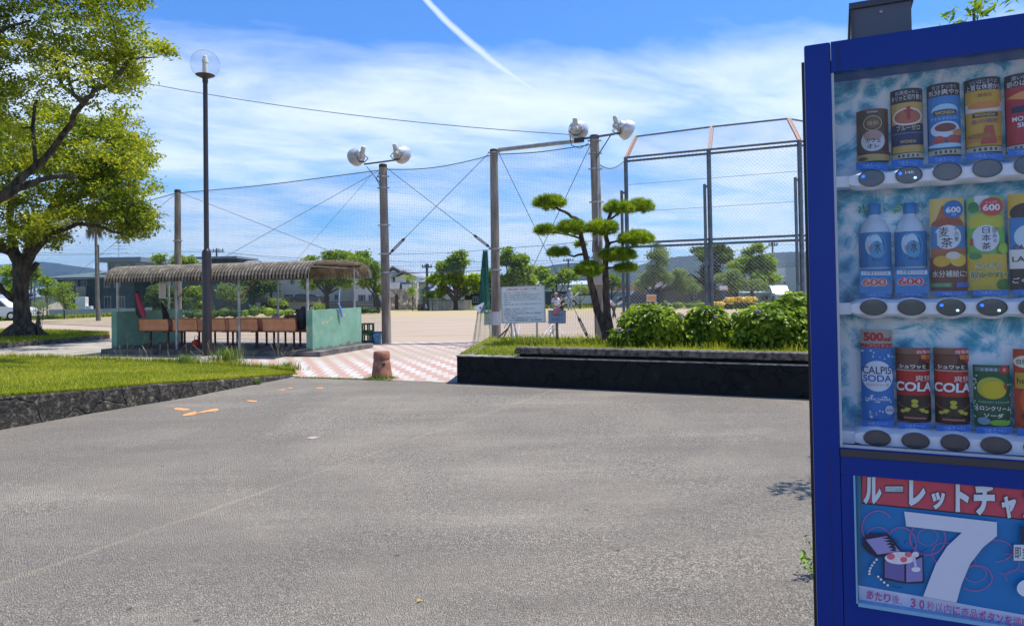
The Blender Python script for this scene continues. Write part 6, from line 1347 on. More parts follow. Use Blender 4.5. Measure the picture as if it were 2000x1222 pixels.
for i, (x0, y0_, Ya, x1, y1_, Yb, s_, lab) in enumerate(((-100, 485, 80, 423, 489, 90, .5, 'high power line left of the two tier roof'), (423, 489, 90, 834, 520, 80, .5, 'power line from the two tier roof towards the slim pole'), (423, 493, 90, 1110, 508, 80, .6, 'lower power line running behind the shelter and nets'), (834, 520, 80, 1110, 509, 80, .4, 'power line between the slim pole and the pine'), (1110, 509, 80, 1509, 476, 75, .8, 'power line behind the pine and backstop'), (1509, 477, 75, 1700, 470, 75, .2, 'power line right of the transformer pole'), (1160, 504, 70, 1509, 482, 75, .9, 'lower power line behind the backstop'), (-100, 492, 80, 250, 494, 80, .3, 'lower power line on the far left'))):
    wire(P(x0, y0_, Ya), P(x1, y1_, Yb), s_, lab, .016, 'power_line', 'power line', wirem, 'power lines', 14)
# ------------------------------------------------------------------ people on the field
skin = M('skin', (.42, .25, .17), .6)
def person(px, pyfeet, Y, hpx, label, shirt, trousers, hat=None, pose='stand', face=-1, shoes=None):
    base = onp(px, 600, Y, 0); t = thing('person', label, 'person', base, 0); s = hpx*Y/F/1.70
    if pose == 'stand': J = {'pel': (0, 0, .90), 'ch': (0, -.02, 1.22), 'nk': (0, -.02, 1.44), 'hd': (0, -.04, 1.56), 'tp': (0, -.03, 1.68), 'el': [(.24, .02, 1.13), (-.24, .02, 1.13)], 'ha': [(.12, -.24, 1.05), (-.12, -.24, 1.03)], 'kn': [(.10, -.03, .48), (-.10, -.02, .48)], 'fo': [(.12, 0, .07), (-.12, 0, .07)]}
    elif pose == 'bend': J = {'pel': (.12, .05, .86), 'ch': (-.12, -.02, 1.10), 'nk': (-.26, -.05, 1.24), 'hd': (-.36, -.08, 1.30), 'tp': (-.44, -.1, 1.36), 'el': [(-.20, -.2, .95), (-.22, .14, .92)], 'ha': [(-.38, -.2, .78), (-.36, .1, .76)], 'kn': [(.10, -.08, .46), (.16, .08, .46)], 'fo': [(.06, -.08, .07), (.26, .1, .07)]}
    else: J = {'pel': (.1, .1, .42), 'ch': (-.02, -.02, .72), 'nk': (-.08, -.1, .92), 'hd': (-.10, -.16, 1.02), 'tp': (-.12, -.18, 1.14), 'el': [(.16, -.22, .66), (-.24, -.2, .66)], 'ha': [(.04, -.4, .5), (-.2, -.4, .5)], 'kn': [(.14, -.34, .46), (-.16, -.32, .46)], 'fo': [(.14, -.2, .07), (-.14, -.2, .07)]}
    V_ = lambda q: Vector(q)
    pts = []; ed = []; rad = []
    def add(p_, r_, par=None):
        pts.append(V_(p_)); rad.append(r_)
        if par is not None: ed.append((par, len(pts)-1))
        return len(pts)-1
    pel = add(J['pel'], .14); wst = add(V_(J['pel']).lerp(V_(J['ch']), .45), .13, pel); ch = add(J['ch'], .155, wst); nk = add(J['nk'], .058, ch); hd_ = add(J['hd'], .098, nk); tp = add(J['tp'], .075, hd_)
    sv_ = []; ar = []; lg = []
    for i, sg in enumerate((1, -1)):
        shd = add(V_(J['ch'])+(V_(J['nk'])-V_(J['ch']))*.55+Vector((sg*.17, 0, 0)), .062, ch); e_ = add(J['el'][i], .045, shd); ha = add(J['ha'][i], .032, e_); dv = (V_(J['ha'][i])-V_(J['el'][i])).normalized(); pa = add(V_(J['ha'][i])+dv*.07, .036, ha); ar.append((shd, e_, ha))
        for f_ in range(4): add(V_(J['ha'][i])+dv*(.15+.01*(f_ % 2))+Vector(((f_-1.5)*.02, 0, -.02)), .010, pa)
        add(V_(J['ha'][i])+dv*.08+Vector((-sg*.045, 0, .01)), .011, pa)
        hp = add(V_(J['pel'])+Vector((sg*.085, 0, -.06)), .092, pel); kn = add(J['kn'][i], .06, hp); an = add(J['fo'][i], .045, kn); add(V_(J['fo'][i])+Vector((0, -.15, -.03)), .04, an); lg.append((hp, kn, an))
    def skinm(P_, E_, R__, nm, mat, par):
        me = bpy.data.meshes.new(nm); me.from_pydata([tuple(q) for q in P_], E_, []); o = bpy.data.objects.new(nm, me); link(o); md = o.modifiers.new('s', 'SKIN'); md.use_smooth_shade = True
        bm2 = bmesh.new(); bm2.from_mesh(me); ly = bm2.verts.layers.skin.verify()
        for i, v_ in enumerate(bm2.verts): v_[ly].radius = (R__[i], R__[i]); v_[ly].use_root = (i == 0)
        bm2.to_mesh(me); bm2.free()
        sb = o.modifiers.new('u', 'SUBSURF'); sb.levels = 1; sb.render_levels = 1
        dg = bpy.context.evaluated_depsgraph_get(); m2 = bpy.data.meshes.new_from_object(o.evaluated_get(dg)); o.modifiers.clear(); o.data = m2; m2.materials.clear(); m2.materials.append(mat); o.scale = (s, s, s); o.parent = par; return o
    skinm(pts, ed, rad, 'body', skin, t)
    sub = lambda ids, es, rs, nm, mat: skinm([pts[i] for i in ids], es, rs, nm, mat, t)
    a0, a1 = ar; sub([ch, wst, pel, nk, a0[0], a0[1], a1[0], a1[1]], [(0, 1), (1, 2), (0, 4), (4, 5), (0, 6), (6, 7), (0, 3)], [.178, .155, .162, .075, .085, .062, .085, .062], 'shirt', shirt)
    l0, l1 = lg; sub([pel, l0[0], l0[1], l0[2], l1[0], l1[1], l1[2]], [(0, 1), (1, 2), (2, 3), (0, 4), (4, 5), (5, 6)], [.165, .115, .080, .062, .115, .080, .062], 'trousers', trousers)
    hc = V_(J['hd'])*.5+V_(J['tp'])*.5
    mb = MB(); mb.blob(hc+Vector((0, .015, .035)), (.112, .118, .085), 7, 12, .0)
    if hat: mb.tube([hc+Vector((0, -.02, .03)), hc+Vector((0, -.02, .04))], .19, 14)
    o = B('hat' if hat else 'hair', mb, hat or blk, t, world=False, smooth=True); o.scale = (s, s, s)
    mb = MB()
    for sg in (1, -1): mb.blob(hc+Vector((sg*.035, -.098, -.02)), (.012, .008, .010), 4, 6, 0)
    mb.blob(hc+Vector((0, -.112, -.045)), (.012, .016, .016), 4, 6, 0); mb.box(hc+Vector((0, -.098, -.085)), (.045, .01, .008)); o = B('face', mb, M('face_mark', (.16, .07, .05), .6), t, world=False); o.scale = (s, s, s)
    return t
sw = M('shirt_white', (.62, .63, .68), .8); sd_ = M('cloth_black', (.02, .02, .024), .8); sb_ = M('shirt_blue', (.25, .38, .62), .8); spk = M('shirt_pink', (.62, .46, .50), .8); dgr = M('trousers_grey', (.05, .05, .055), .8); kh = M('hat_beige', (.40, .33, .22), .8)
person(1086, 628, 33, 56, 'person in a beige hat, pale shirt and grey trousers standing behind the small sign', sw, M('trousers_pale', (.30, .31, .36), .8), kh); person(1096, 620, 36, 47, 'person all in black standing just right of the one in the beige hat', sd_, sd_)
person(1113, 606, 50, 43, 'person in a light blue shirt and pale trousers before the navy shed', sb_, M('trousers_light', (.36, .38, .42), .8), sw)
person(1195, 622, 35, 50, 'person in a pink shirt and dark trousers bending forward behind the pine trunks', spk, dgr, pose='bend'); person(833, 604, 55, 18, 'person in a light blue top crouching by the block wall', sb_, M('trousers_navy', (.02, .03, .07), .8), sw, pose='crouch')
person(1561, 604, 46, 38, 'person in a grey shirt leaning near the right backstop post', M('shirt_grey', (.36, .38, .40), .8), dgr, pose='bend')
# ------------------------------------------------------------------ mountains
m, T, b = newmat('mountain_forest'); p = posnode(T); c = T.ramp(T.noise(p, .045, 9, .75), [(.40, (.004, .009, .005)), (.5, (.010, .020, .008)), (.62, (.026, .040, .014))]); T.L.new(c, b.inputs['Base Color']); b.inputs['Roughness'].default_value = 1; mtm = m
def ridge(prof, Y, dep, name, seed=0, ground=-10):
    g = np.random.default_rng(seed); mb = MB(); n = 260; k_ = 9; vs = []; xs = [p_[0] for p_ in prof]; ys = [p_[1] for p_ in prof]
    for i in range(n+1):
        x = xs[0]+(xs[-1]-xs[0])*i/n; y = np.interp(x, xs, ys)+g.normal()*.35; top = P(x, y, Y+dep)
        for j in range(k_+1):
            f_ = j/k_; yy_ = Y+dep*f_; z = ground+(top.z-ground)*(f_**.75)+g.normal()*dep*.006*(1-f_)*(f_ > 0); vs.append((top.x/(Y+dep)*yy_+g.normal()*3*(f_ < 1), yy_+g.normal()*dep*.02*(0 < f_ < 1), z))
        vs.append((top.x*1.1, Y+dep*2.2, ground))
    k2 = k_+2; mb.add(vs, [(i*k2+j, (i+1)*k2+j, (i+1)*k2+j+1, i*k2+j+1) for i in range(n) for j in range(k2-1)]); return setting(B(name, mb, mtm, world=False, smooth=False))
ridge([(-900, 540), (-300, 535), (-60, 522), (40, 514), (80, 511), (110, 514), (150, 520), (185, 524), (210, 532), (250, 520), (285, 512), (300, 511), (330, 517), (380, 524), (450, 540), (600, 560), (760, 566), (900, 572)], 2300, 700, 'far_mountain', 1)
ridge([(-500, 560), (0, 545), (70, 540), (160, 534), (210, 545), (280, 536), (350, 540), (500, 560), (620, 570)], 1500, 400, 'left_hill', 2)
ridge([(780, 572), (900, 560), (1000, 545), (1050, 524), (1085, 516), (1120, 513), (1160, 516), (1200, 522), (1240, 520), (1290, 505), (1330, 501), (1370, 498), (1400, 502), (1440, 505), (1500, 494), (1560, 491), (1620, 492), (1800, 505), (2200, 520), (2600, 545)], 1000, 500, 'right_mountain', 3)
HAZE = 1.5e-4
mb = MB(); mb.bx(-4200, 4200, -300, 4600, -14, 190); m = bpy.data.materials.new('haze'); m.use_nodes = True; T = NT(m); T.N.remove(T.N['Principled BSDF'])
pv = T.new('ShaderNodeVolumePrincipled'); pv.inputs['Color'].default_value = (.40, .66, 1.0, 1); pv.inputs['Density'].default_value = HAZE; pv.inputs['Anisotropy'].default_value = .2; T.L.new(pv.outputs[0], T.N['Material Output'].inputs['Volume'])
hz = B('haze', mb, m, world=False); hz['kind'] = 'stuff'; hz['label'] = 'thin blue summer haze over the far hills'; hz['category'] = 'haze'
# ================================================================== VENDING MACHINE
vdir = ray(-1950, 567+45.7); fx = Vector((-vdir.x, -1, 0)); fx.normalize()   # along the front, to the right
fy = Vector((-fx.y, fx.x, 0))                                            # into the machine
if fy.y < 0: fy = -fy
YM = 1.74; q = P(1581.5, 600, YM); MO = Vector((q.x, q.y, 0)); RM = math.atan2(fx.y, fx.x)
vm_ = thing('vending_machine', 'blue drinks vending machine with three rows of drinks filling the right edge', 'vending machine', MO, RM)
def fc(px, py, off=0.0):
    """photo point -> (u, z) on the plane `off` behind the machine front"""
    d = ray(px, py); o = Vector((0, 0, EYE)); n_ = fy; t_ = (MO+fy*off-o).dot(n_)/d.dot(n_); w_ = o+d*t_; return ((w_-MO).dot(fx), w_.z)
blue = M('machine_blue', (.003, .030, .235), .28, var=.06, vs=3, spec=.22, coat=.0)
blue2 = M('machine_blue_seam', (.003, .012, .10), .4); mblack = M('machine_black', (.008, .008, .012), .4); white = M('machine_white', (.86, .87, .90), .35)
zTop = fc(1578, 87)[1]; uG = fc(1627, 300)[0]; zGT = fc(1627, 141)[1]; zGB = fc(1640, 873)[1]; zRT = fc(1672, 928)[1]; uR = fc(1673, 1050)[0]; zRB = fc(1680, 1178)[1]
WM = 1.16; z0 = .22; R_E = WM-uG; DEP = .70
print('machine', zTop, uG, zGT, zGB, zRT, zRB)
pl_ = MB(); pl_.bx(-.05, WM+.05, .02, DEP+.05, 0, z0-.0, bev=.01); B('plinth', pl_, greyc, vm_, world=False)
mb = MB(); mb.bx(-.004, WM-.0, .125, DEP, z0, zTop-.012); B('cabinet', mb, mblack, vm_, world=False)
mb = MB(); mb.bx(-.008, .004, .045, .124, z0+.01, zTop-.03); B('door_gasket', mb, mblack, vm_, world=False)
ft = .10
mb = MB()   # door frame members, butted
mb.bx(0, uG, 0, ft, z0, zTop-.001, bev=.006); mb.bx(WM-uG, WM, 0, ft, z0, zTop-.001, bev=.006)
mb.bx(uG+.0005, WM-uG-.0005, .001, ft, zGT, zTop-.002); mb.bx(uG+.0005, WM-uG-.0005, .001, ft, zRT, zGB)
mb.bx(uG+.0005, uR, .001, ft, zRB, zRT-.0005); mb.bx(WM-uR, WM-uG-.0005, .001, ft, zRB, zRT-.0005); mb.bx(uG+.0005, WM-uG-.0005, .001, ft, z0, zRB-.0005)
B('door_frame', mb, blue, vm_, world=False)
uS = fc(1637, 79)[0]; mb = MB(); mb.bx(uS-.001, uS+.001, -.0012, .002, zGT+.0, zTop-.012); mb.bx(uG-.024, uG-.0225, -.0008, .002, z0+.1, zGB); B('door_seam', mb, blue2, vm_, world=False)
mb = MB(); mb.bx(uG, uG+.006, .004, ft, zGB, zGT-.001); mb.bx(uG+.007, WM-uG, .004, .012, zGB-.0, zGB+.006); B('glass_trim', mb, M('trim_pale', (.42, .45, .50), .4), vm_, world=False)
mb = MB(); mb.bx(uG+.001, WM-uG, -.003, .004, zGB-.020, zGB-.003); B('lower_trim', mb, M('trim_dark', (.04, .035, .04), .35), vm_, world=False)
# interior
m, T, b = newmat('ice_backdrop'); tcn = T.new('ShaderNodeTexCoord'); vec = tcn.outputs['Object']
n_a = T.noise(vec, 11, 9, .78, 1.4); v_a = T.new('ShaderNodeTexVoronoi'); v_a.inputs['Scale'].default_value = 22; T.L.new(vec, v_a.inputs[0])
c = T.ramp(T.math('ADD', T.math('MULTIPLY', n_a, .8), T.math('MULTIPLY', v_a.outputs['Distance'], .3)), [(.36, (.012, .20, .36)), (.47, (.06, .40, .60)), (.54, (.36, .66, .80)), (.62, (.80, .88, .92))])
T.L.new(c, b.inputs['Base Color']); b.inputs['Roughness'].default_value = .45; ice = m
OFFB = .118
mb = MB(); mb.bx(uG-.02, WM-uG+.02, OFFB-.004, OFFB, zGB-.02, zGT+.02); B('backdrop', mb, ice, vm_, world=False)
# pale curved side panel at the left of every row
GLm = glassmat('machine_glass', (.97, .98, 1), .015, .03, .97)
mb = MB(); mb.bx(uG+.006, WM-uG, .012, .015, zGB+.006, zGT-.001); B('glass', mb, GLm, vm_, world=False)
OFF = .085; OFR = .035
def mapp(off):
    def f(x, y, k): u_, z_ = fc(x, y, off-k); return Vector((u_, off-k, z_))
    return f
def shape3(name, px0, px1, pyt, pyb, off, kind, art, base='#c8ccd0', par=vm_, label=None):
    """a display can or card: curved front face with art in s(-1..1), t(0..1)"""
    pm_ = (px0+px1)/2; uc, zb = fc(pm_, pyb, off); hw = (fc(px1, pyb, off)[0]-fc(px0, pyb, off)[0])/2; zt = fc(pm_, pyt, off)[1]
    th = 1.25 if kind == 'can' else .75; R_ = hw/math.sin(th); yc = off+R_*.9
    def f(s_, t_, k): a = s_*th; return Vector((uc+(R_+k)*math.sin(a), yc-(R_+k)*math.cos(a), zb+(zt-zb)*t_))
    mb = MB(); n_ = 14; vs = []
    cols = [f(-1+2*i/n_, 0, 0) for i in range(n_+1)]
    for zz_ in (zb, zt):
        vs += [Vector((q.x, q.y, zz_)) for q in cols]
    K = n_+1; mb.add(vs, [(i, i+1, K+i+1, K+i) for i in range(n_)]+[tuple(reversed(range(K))), tuple(range(K, 2*K)), (n_, 0, K, K+n_)])
    o = B('sample_can' if kind == 'can' else 'sample_pack', mb, pm(base), par, world=False, smooth=False, label=label)
    a = Art(f, .0004, cut=14); art(a); q = a.done('label_art', o); return o
def strip(px0, px1, pyt, pyb, off=OFF-.012):
    def f(x, y, k):
        u_, z_ = fc(x, y, off); s_ = (x-(px0+px1)/2)/((px1-px0)/2); return Vector((u_, off-.008*(1-s_*s_)-k, z_))
    a = Art(f, .0006); ym = lambda x: 0
    a.rect(px0, pyt, px1, pyb, '#1d6fc4', nx=6); a.text('つめた〜い', (px0+px1)/2, (pyt+pyb)/2, (px1-px0)*.62, -(pyb-pyt)*.62, '#8fc0f0', .01); a.done('chill_strip', vm_)
W_ = '#e8e8ea'
def hdr(a, s1, s2):   # dark card top with two lines
    a.rect(-1, .0, 1, 1, '#1c1a2e', nx=12); a.text(s1, 0, .945, 1.2, .055, '#c8c8d8', .0); a.text(s2, 0, .875, 1.62, .075, W_, .012)
    a.rect(-.92, .02, .92, .09, '#c8bfa0', nx=10)
    for i in range(5): a.rect(-.5+i*.22, .035, -.40+i*.22, .075, '#4b4334', up=False)
    a.k += 1
def can1(a):
    a.rect(-1, 0, 1, 1, '#7d2a22', nx=12); a.rect(-.82, .0, .72, .97, '#4a3d2c', nx=12); a.ring(0, .73, .46, .14, '#c9b074', .10); a.ell(0, .73, .34, .10, '#6d5140'); a.text('焙煎', 0, .73, .5, .08, '#c9b074'); a.text('WONDA', 0, .94, .5, .03, W_)
    a.ell(0, .40, .58, .20, '#cdd0d6'); a.ell(0, .50, .44, .10, '#b08d86'); a.text('カフェ', 0, .40, .70, .08, '#3b2d29', .02); a.text('オレ', 0, .30, .55, .08, '#3b2d29', .02); a.rect(-.9, .02, .95, .15, '#c1a35c', nx=12); a.ell(-.5, .07, .26, .035, '#6a5432'); a.poly([(-.1, .15), (.95, .12), (.95, .17), (.2, .19)], '#7a2f22')
def can2(a):
    hdr(a, '高濃度×キレ', 'キリッと切り替え'); a.rect(-.82, .10, .84, .80, '#c9a552', nx=12); a.rect(-.82, .20, .84, .50, '#1a2350', nx=12); a.ell(.0, .60, .74, .125, '#e9dcd2'); a.ell(.0, .60, .62, .10, '#b5603f'); a.rect(-.05, .56, .12, .74, '#a5262a'); a.rect(-.16, .67, .22, .70, '#a5262a'); a.text('ブルーゼロ', .02, .445, 1.05, .075, '#d8c38a', .015); a.text('WONDA', .0, .25, .7, .045, '#c9b074', .02); a.rect(-.7, .36, .7, .375, '#5d6aa0', nx=6)
def can3(a):
    hdr(a, '甘さすっきり', '気分爽やか'); a.rect(-.82, .10, .86, .82, '#1f7ec6', nx=12); a.ell(0, .62, .62, .09, '#a8d6ee'); a.ell(0, .58, .7, .06, '#1f7ec6'); a.rect(-.52, .555, .52, .625, '#4a3826', nx=6); a.text('WONDA', 0, .59, .86, .045, '#d8b878', .02); a.text('アイスマウンテン', 0, .51, 1.3, .035, '#d0e6f6'); a.ell(0, .36, .66, .11, '#d5dfe8'); a.ell(.0, .385, .46, .06, '#7a4038'); a.ell(-.30, .21, .28, .065, '#b2483c'); a.ell(.32, .21, .30, .07, '#b2483c'); a.ell(.55, .31, .26, .045, '#c98a48'); a.ell(0, .14, .78, .03, '#a8d6ee')
def can4(a):
    hdr(a, 'いいはじまりは', '上質な休憩から'); a.rect(-.85, .10, .86, .83, '#d5a52c', nx=12); a.rect(-.85, .55, .86, .66, '#e0ddd6', nx=12); a.rect(-.85, .15, .86, .22, '#c98a2c', nx=12); a.ell(0, .63, .72, .05, '#d98a35'); a.rect(-.5, .475, .55, .53, '#4a3826', nx=6); a.text('WONDA', 0, .503, .8, .035, '#d8b878', .02); a.text('金の微糖', 0, .42, 1.1, .06, '#6f4a78', .01); a.poly([(-.2, .12), (.45, .12), (.3, .36), (.0, .36)], '#b5482c'); a.ell(-.25, .23, .5, .035, '#a86a1c'); a.text('朝専用', 0, .76, .5, .05, '#7a4a1c', .02)
def can5(a):
    hdr(a, '濃い味わい', '朝のはじまり'); a.rect(-.85, .10, .86, .83, '#b4202c', nx=12); a.poly([(-.8, .70), (.5, .62), (.85, .78), (-.2, .76)], '#e29a4a'); a.rect(-.6, .50, .7, .58, '#2a2348', nx=6); a.text('MORNING', .1, .42, 1.3, .06, W_, .02); a.text('SHOT', .1, .34, .9, .06, W_, .02)
row1 = [(1675, 1737, 213, 317, can1, (1672, 1733, 318, 332)), (1743, 1806, 173, 312, can2, (1741, 1802, 312, 327)), (1815, 1880, 162, 305, can3, (1813, 1877, 306, 320)), (1889, 1961, 151, 300, can4, (1887, 1958, 299, 313)), (1969, 2043, 142, 296, can5, (1968, 2042, 291, 306)), (2054, 2132, 130, 290, can2, (2052, 2130, 283, 298))]
for (a0, a1, t_, b_, fn, st) in row1: shape3('x', a0, a1, t_, b_, OFF, 'can', fn, base='#8d7a5a'); strip(*st)
def rail(pts_btn, pyt, pyb, x0, name='button_rail'):
    """white moulded rail; pts_btn: button centres with radii. pyt, pyb given at px 1700 as photo rows"""
    u0_ = fc(x0, pyt, OFR)[0]; zt = fc(1700, pyt, OFR)[1]; zb = fc(1700, pyb, OFR)[1]; mb = MB(); n_ = 60; vs = []
    us_ = [u0_+(WM-uG-u0_-.01)*i/n_ for i in range(n_+1)]
    centers = [fc(x, y, OFR)[0] for x, y, rx, ry, st in pts_btn]; pitch = centers[1]-centers[0]
    for u_ in us_:
        ph = (u_-centers[0])/pitch*2*PI; bu = .0035*math.cos(ph); e = min(1, (u_-u0_)/.02); h = (zt-zb)/2*(.70+.30*math.sqrt(max(0, 1-(1-e)**2))); zc = (zt+zb)/2
        for z_, y_ in ((zc-h-bu*.3, OFR+.05), (zc-h-bu, OFR+.012), (zc-h*.6, OFR+.001), (zc, OFR), (zc+h*.6, OFR+.001), (zc+h+bu, OFR+.014), (zc+h+bu*.4, OFR+.06)): vs.append((u_, y_, z_))
    mb.add(vs, [(i*7+k_, i*7+k_+1, (i+1)*7+k_+1, (i+1)*7+k_) for i in range(n_) for k_ in range(6)]+[tuple(range(7))])
    r = B(name, mb, white, vm_, world=False, smooth=True)
    mb = MB(); mb.bx(uG+.006, u0_, OFR+.006, OFR+.06, (zt+zb)/2-(zt-zb)*.33, (zt+zb)/2+(zt-zb)*.30); B('rail_stub', mb, white, r, world=False)
    for x, y, rx, ry, st in pts_btn:
        uc, zc = fc(x, y, OFR); ru = (fc(x+rx, y, OFR)[0]-fc(x-rx, y, OFR)[0])/2; rz_ = abs(fc(x, y-ry, OFR)[1]-fc(x, y+ry, OFR)[1])/2
        mb = MB(); vs = [(uc+math.cos(2*PI*i/32)*ru*f_, OFR-yo, zc+math.sin(2*PI*i/32)*rz_*f_) for f_, yo in ((1.0, -.002), (1.0, .003), (.93, .004), (.90, .001)) for i in range(32)]
        mb.add(vs, [(j*32+i, j*32+(i+1) % 32, (j+1)*32+(i+1) % 32, (j+1)*32+i) for j in range(3) for i in range(32)]+[tuple(range(96, 128))]); bt = B('button', mb, M('button_smoke', (.045, .05, .07), .18, spec=.7, coat=.5), r, world=False)
        if st:
            a = Art(lambda x_, y_, k, uc=uc, zc=zc, ru=ru, rz_=rz_: Vector((uc+x_*ru, OFR-.0015-k, zc+y_*rz_)), .0004)
            em = MC.get('led_blue')
            if em is None:
                em, TT, bb = newmat('led_blue'); bb.inputs['Base Color'].default_value = (.02, .1, 1, 1); bb.inputs['Emission Color'].default_value = (.02, .12, 1, 1); bb.inputs['Emission Strength'].default_value = 1.6; MC['led_blue'] = em
                e2, TT, bb = newmat('led_pale'); bb.inputs['Base Color'].default_value = (.4, .7, 1, 1); bb.inputs['Emission Color'].default_value = (.45, .75, 1, 1); bb.inputs['Emission Strength'].default_value = 1.4; MC['led_pale'] = e2
            if st & 1: a.ell(-.62, .25, .13, .17, em)
            if st & 2: a.ell(.45, -.35, .11, .14, MC['led_pale'])
            if st & 4: a.text('140', .05, .30, .62, .34, '#e6f2ff', .02)
            a.done('button_light', r)
    return r
rail([(1702, 348, 26, 17, 1), (1775, 342, 27, 17, 7), (1850, 335, 29, 18, 0), (1928, 329, 30, 18, 0), (2011, 322, 32, 19, 0), (2098, 314, 33, 20, 0)], 333, 367, 1657)
rail([(1706, 600, 27, 16, 0), (1780, 600, 28, 16, 0), (1857, 600, 29, 17, 3), (1937, 600, 31, 17, 3), (2020, 600, 32, 18, 0), (2108, 600, 33, 18, 0)], 584, 620, 1662)
rail([(1713, 855, 27, 16, 0), (1788, 860, 28, 16, 0), (1865, 864, 29, 17, 0), (1945, 869, 31, 17, 0), (2030, 874, 32, 17, 0), (2118, 879, 33, 18, 0)], 837, 876, 1669)
# pale vertical side leaf of each row
for i, (yt, yb2) in enumerate(((240, 355), (495, 562), (745, 803))):
    a = Art(mapp(OFF+.03), .0006); a.poly([(1640+i*4, yt), (1672+i*5, yt-2), (1672+i*5, yb2), (1640+i*4, yb2)], '#a9bccb'); a.done('side_leaf', vm_)
# row 2
def bottle(px, pyt, pyb, off=OFF-.01):
    uc, zb = fc(px, pyb, off+.03); zt = fc(px, pyt, off+.03)[1]; hw = (fc(px+31, pyb, off)[0]-fc(px-31, pyb, off)[0])/2; H_ = zt-zb; Z = lambda f_: zb+H_*f_
    mb = MB(); cx_, cy_ = uc, off+hw
    prof = [(.94, .0), (1, .02), (1, .05), (.93, .07), (.98, .10), (.98, .14), (.92, .16), (.98, .19), (.97, .235), (.90, .25), (.99, .27), (.99, .60), (.97, .67), (.88, .74), (.62, .81), (.40, .85), (.38, .88)]
    mb.lathe([(r*hw, H_*z) for r, z in prof], (cx_, cy_, zb), 28); o = B('sample_bottle', mb, M('bottle_pet', (.62, .72, .80), .15, spec=.7), vm_, world=False, smooth=True)
    mb = MB(); mb.lathe([(.40*hw, H_*.875), (.43*hw, H_*.88), (.43*hw, H_*.99), (.38*hw, H_), (0, H_)], (cx_, cy_, zb), 20); B('cap', mb, pm('#2a7ec4', .35), o, world=False, smooth=True)
    f = lambda s_, t_, k: Vector((cx_+(hw+.001+k)*math.sin(s_*1.5), cy_-(hw+.001+k)*math.cos(s_*1.5), Z(t_)))
    a = Art(f, .0005, cut=14); a.rect(-1, .28, 1, .67, '#1a7ab8', nx=14); a.rect(-1, .235, 1, .255, '#3c5a9a', nx=14); a.ell(-.08, .53, .36, .125, '#b9d8ea'); a.ell(.05, .47, .30, .10, '#4f9cc8'); a.ring(.0, .50, .45, .16, '#4f9cc8', .12, a0=-.6, a1=2.2)
    a.text('水', .08, .50, .26, .13, '#153a3c', .03); a.text('天然', -.20, .49, .20, .06, '#c66a5a', .02); a.text('おいしい', .0, .60, .32, .03, '#e8f2fa'); a.text('富士山', .05, .37, .4, .035, '#0f3f74', .01); a.done('label_art', o)
    for k_ in range(7):   # mint and ice sprigs behind the neck
        pass
def volume(px0, px1, pyt, pyb, red_):
    f0 = mapp(OFF-.022); a = Art(f0, .0006); a.rect(px0, pyt, px1, pyb, '#1f80c0', nx=4); xm = (px0+px1)/2; h = pyb-pyt
    a.rect(px0+3, pyt+3, px1-3, pyt+h*.22, '#dfe6ee'); a.text('とぎ澄まされた水', xm, pyt+h*.13, (px1-px0)*.80, -h*.12, '#27406a', .01)
    a.text('600', xm-3, pyt+h*.52, (px1-px0)*.80, -h*.36, '#eef0f4', .085); a.text('600', xm-3, pyt+h*.52, (px1-px0)*.76, -h*.32, red_, .035); a.text('ml', px1-6, pyt+h*.64, 7, -h*.10, red_, .02); a.text('大容量', px1-4, pyt+h*.40, 5, -h*.2, '#27406a', .0); a.done('volume_card', vm_)
bottle(1711, 398, 570); bottle(1781, 396, 569); volume(1679, 1742, 527, 573, '#d2553a'); volume(1749, 1814, 525, 572, '#c8283a'); strip(1679, 1740, 569, 581); strip(1749, 1812, 568, 579)
def sprig(px, py, r, cols, n_=9, sd=0):
    g = random.Random(sd); a = Art(mapp(OFF+.02), .0002)
    for i in range(n_):
        x, y = px+g.uniform(-r, r), py+g.uniform(-r, r); an = g.uniform(0, 6); l_ = r*.7; a.poly([(x+l_*math.cos(an), y+l_*math.sin(an)), (x-l_*.4*math.sin(an), y+l_*.4*math.cos(an)), (x-l_*math.cos(an), y-l_*math.sin(an)), (x+l_*.4*math.sin(an), y-l_*.4*math.cos(an))], g.choice(cols))
    a.done('decor_sprig', vm_)
for i, x in enumerate((1686, 1754)): sprig(x, 407, 8, ['#3f9a4a', '#6cb04a', '#2c7f5c'], 9, i); sprig(x+47, 404, 8, ['#58a8b8', '#8cc8d0', '#3c8fa8'], 9, i+5)
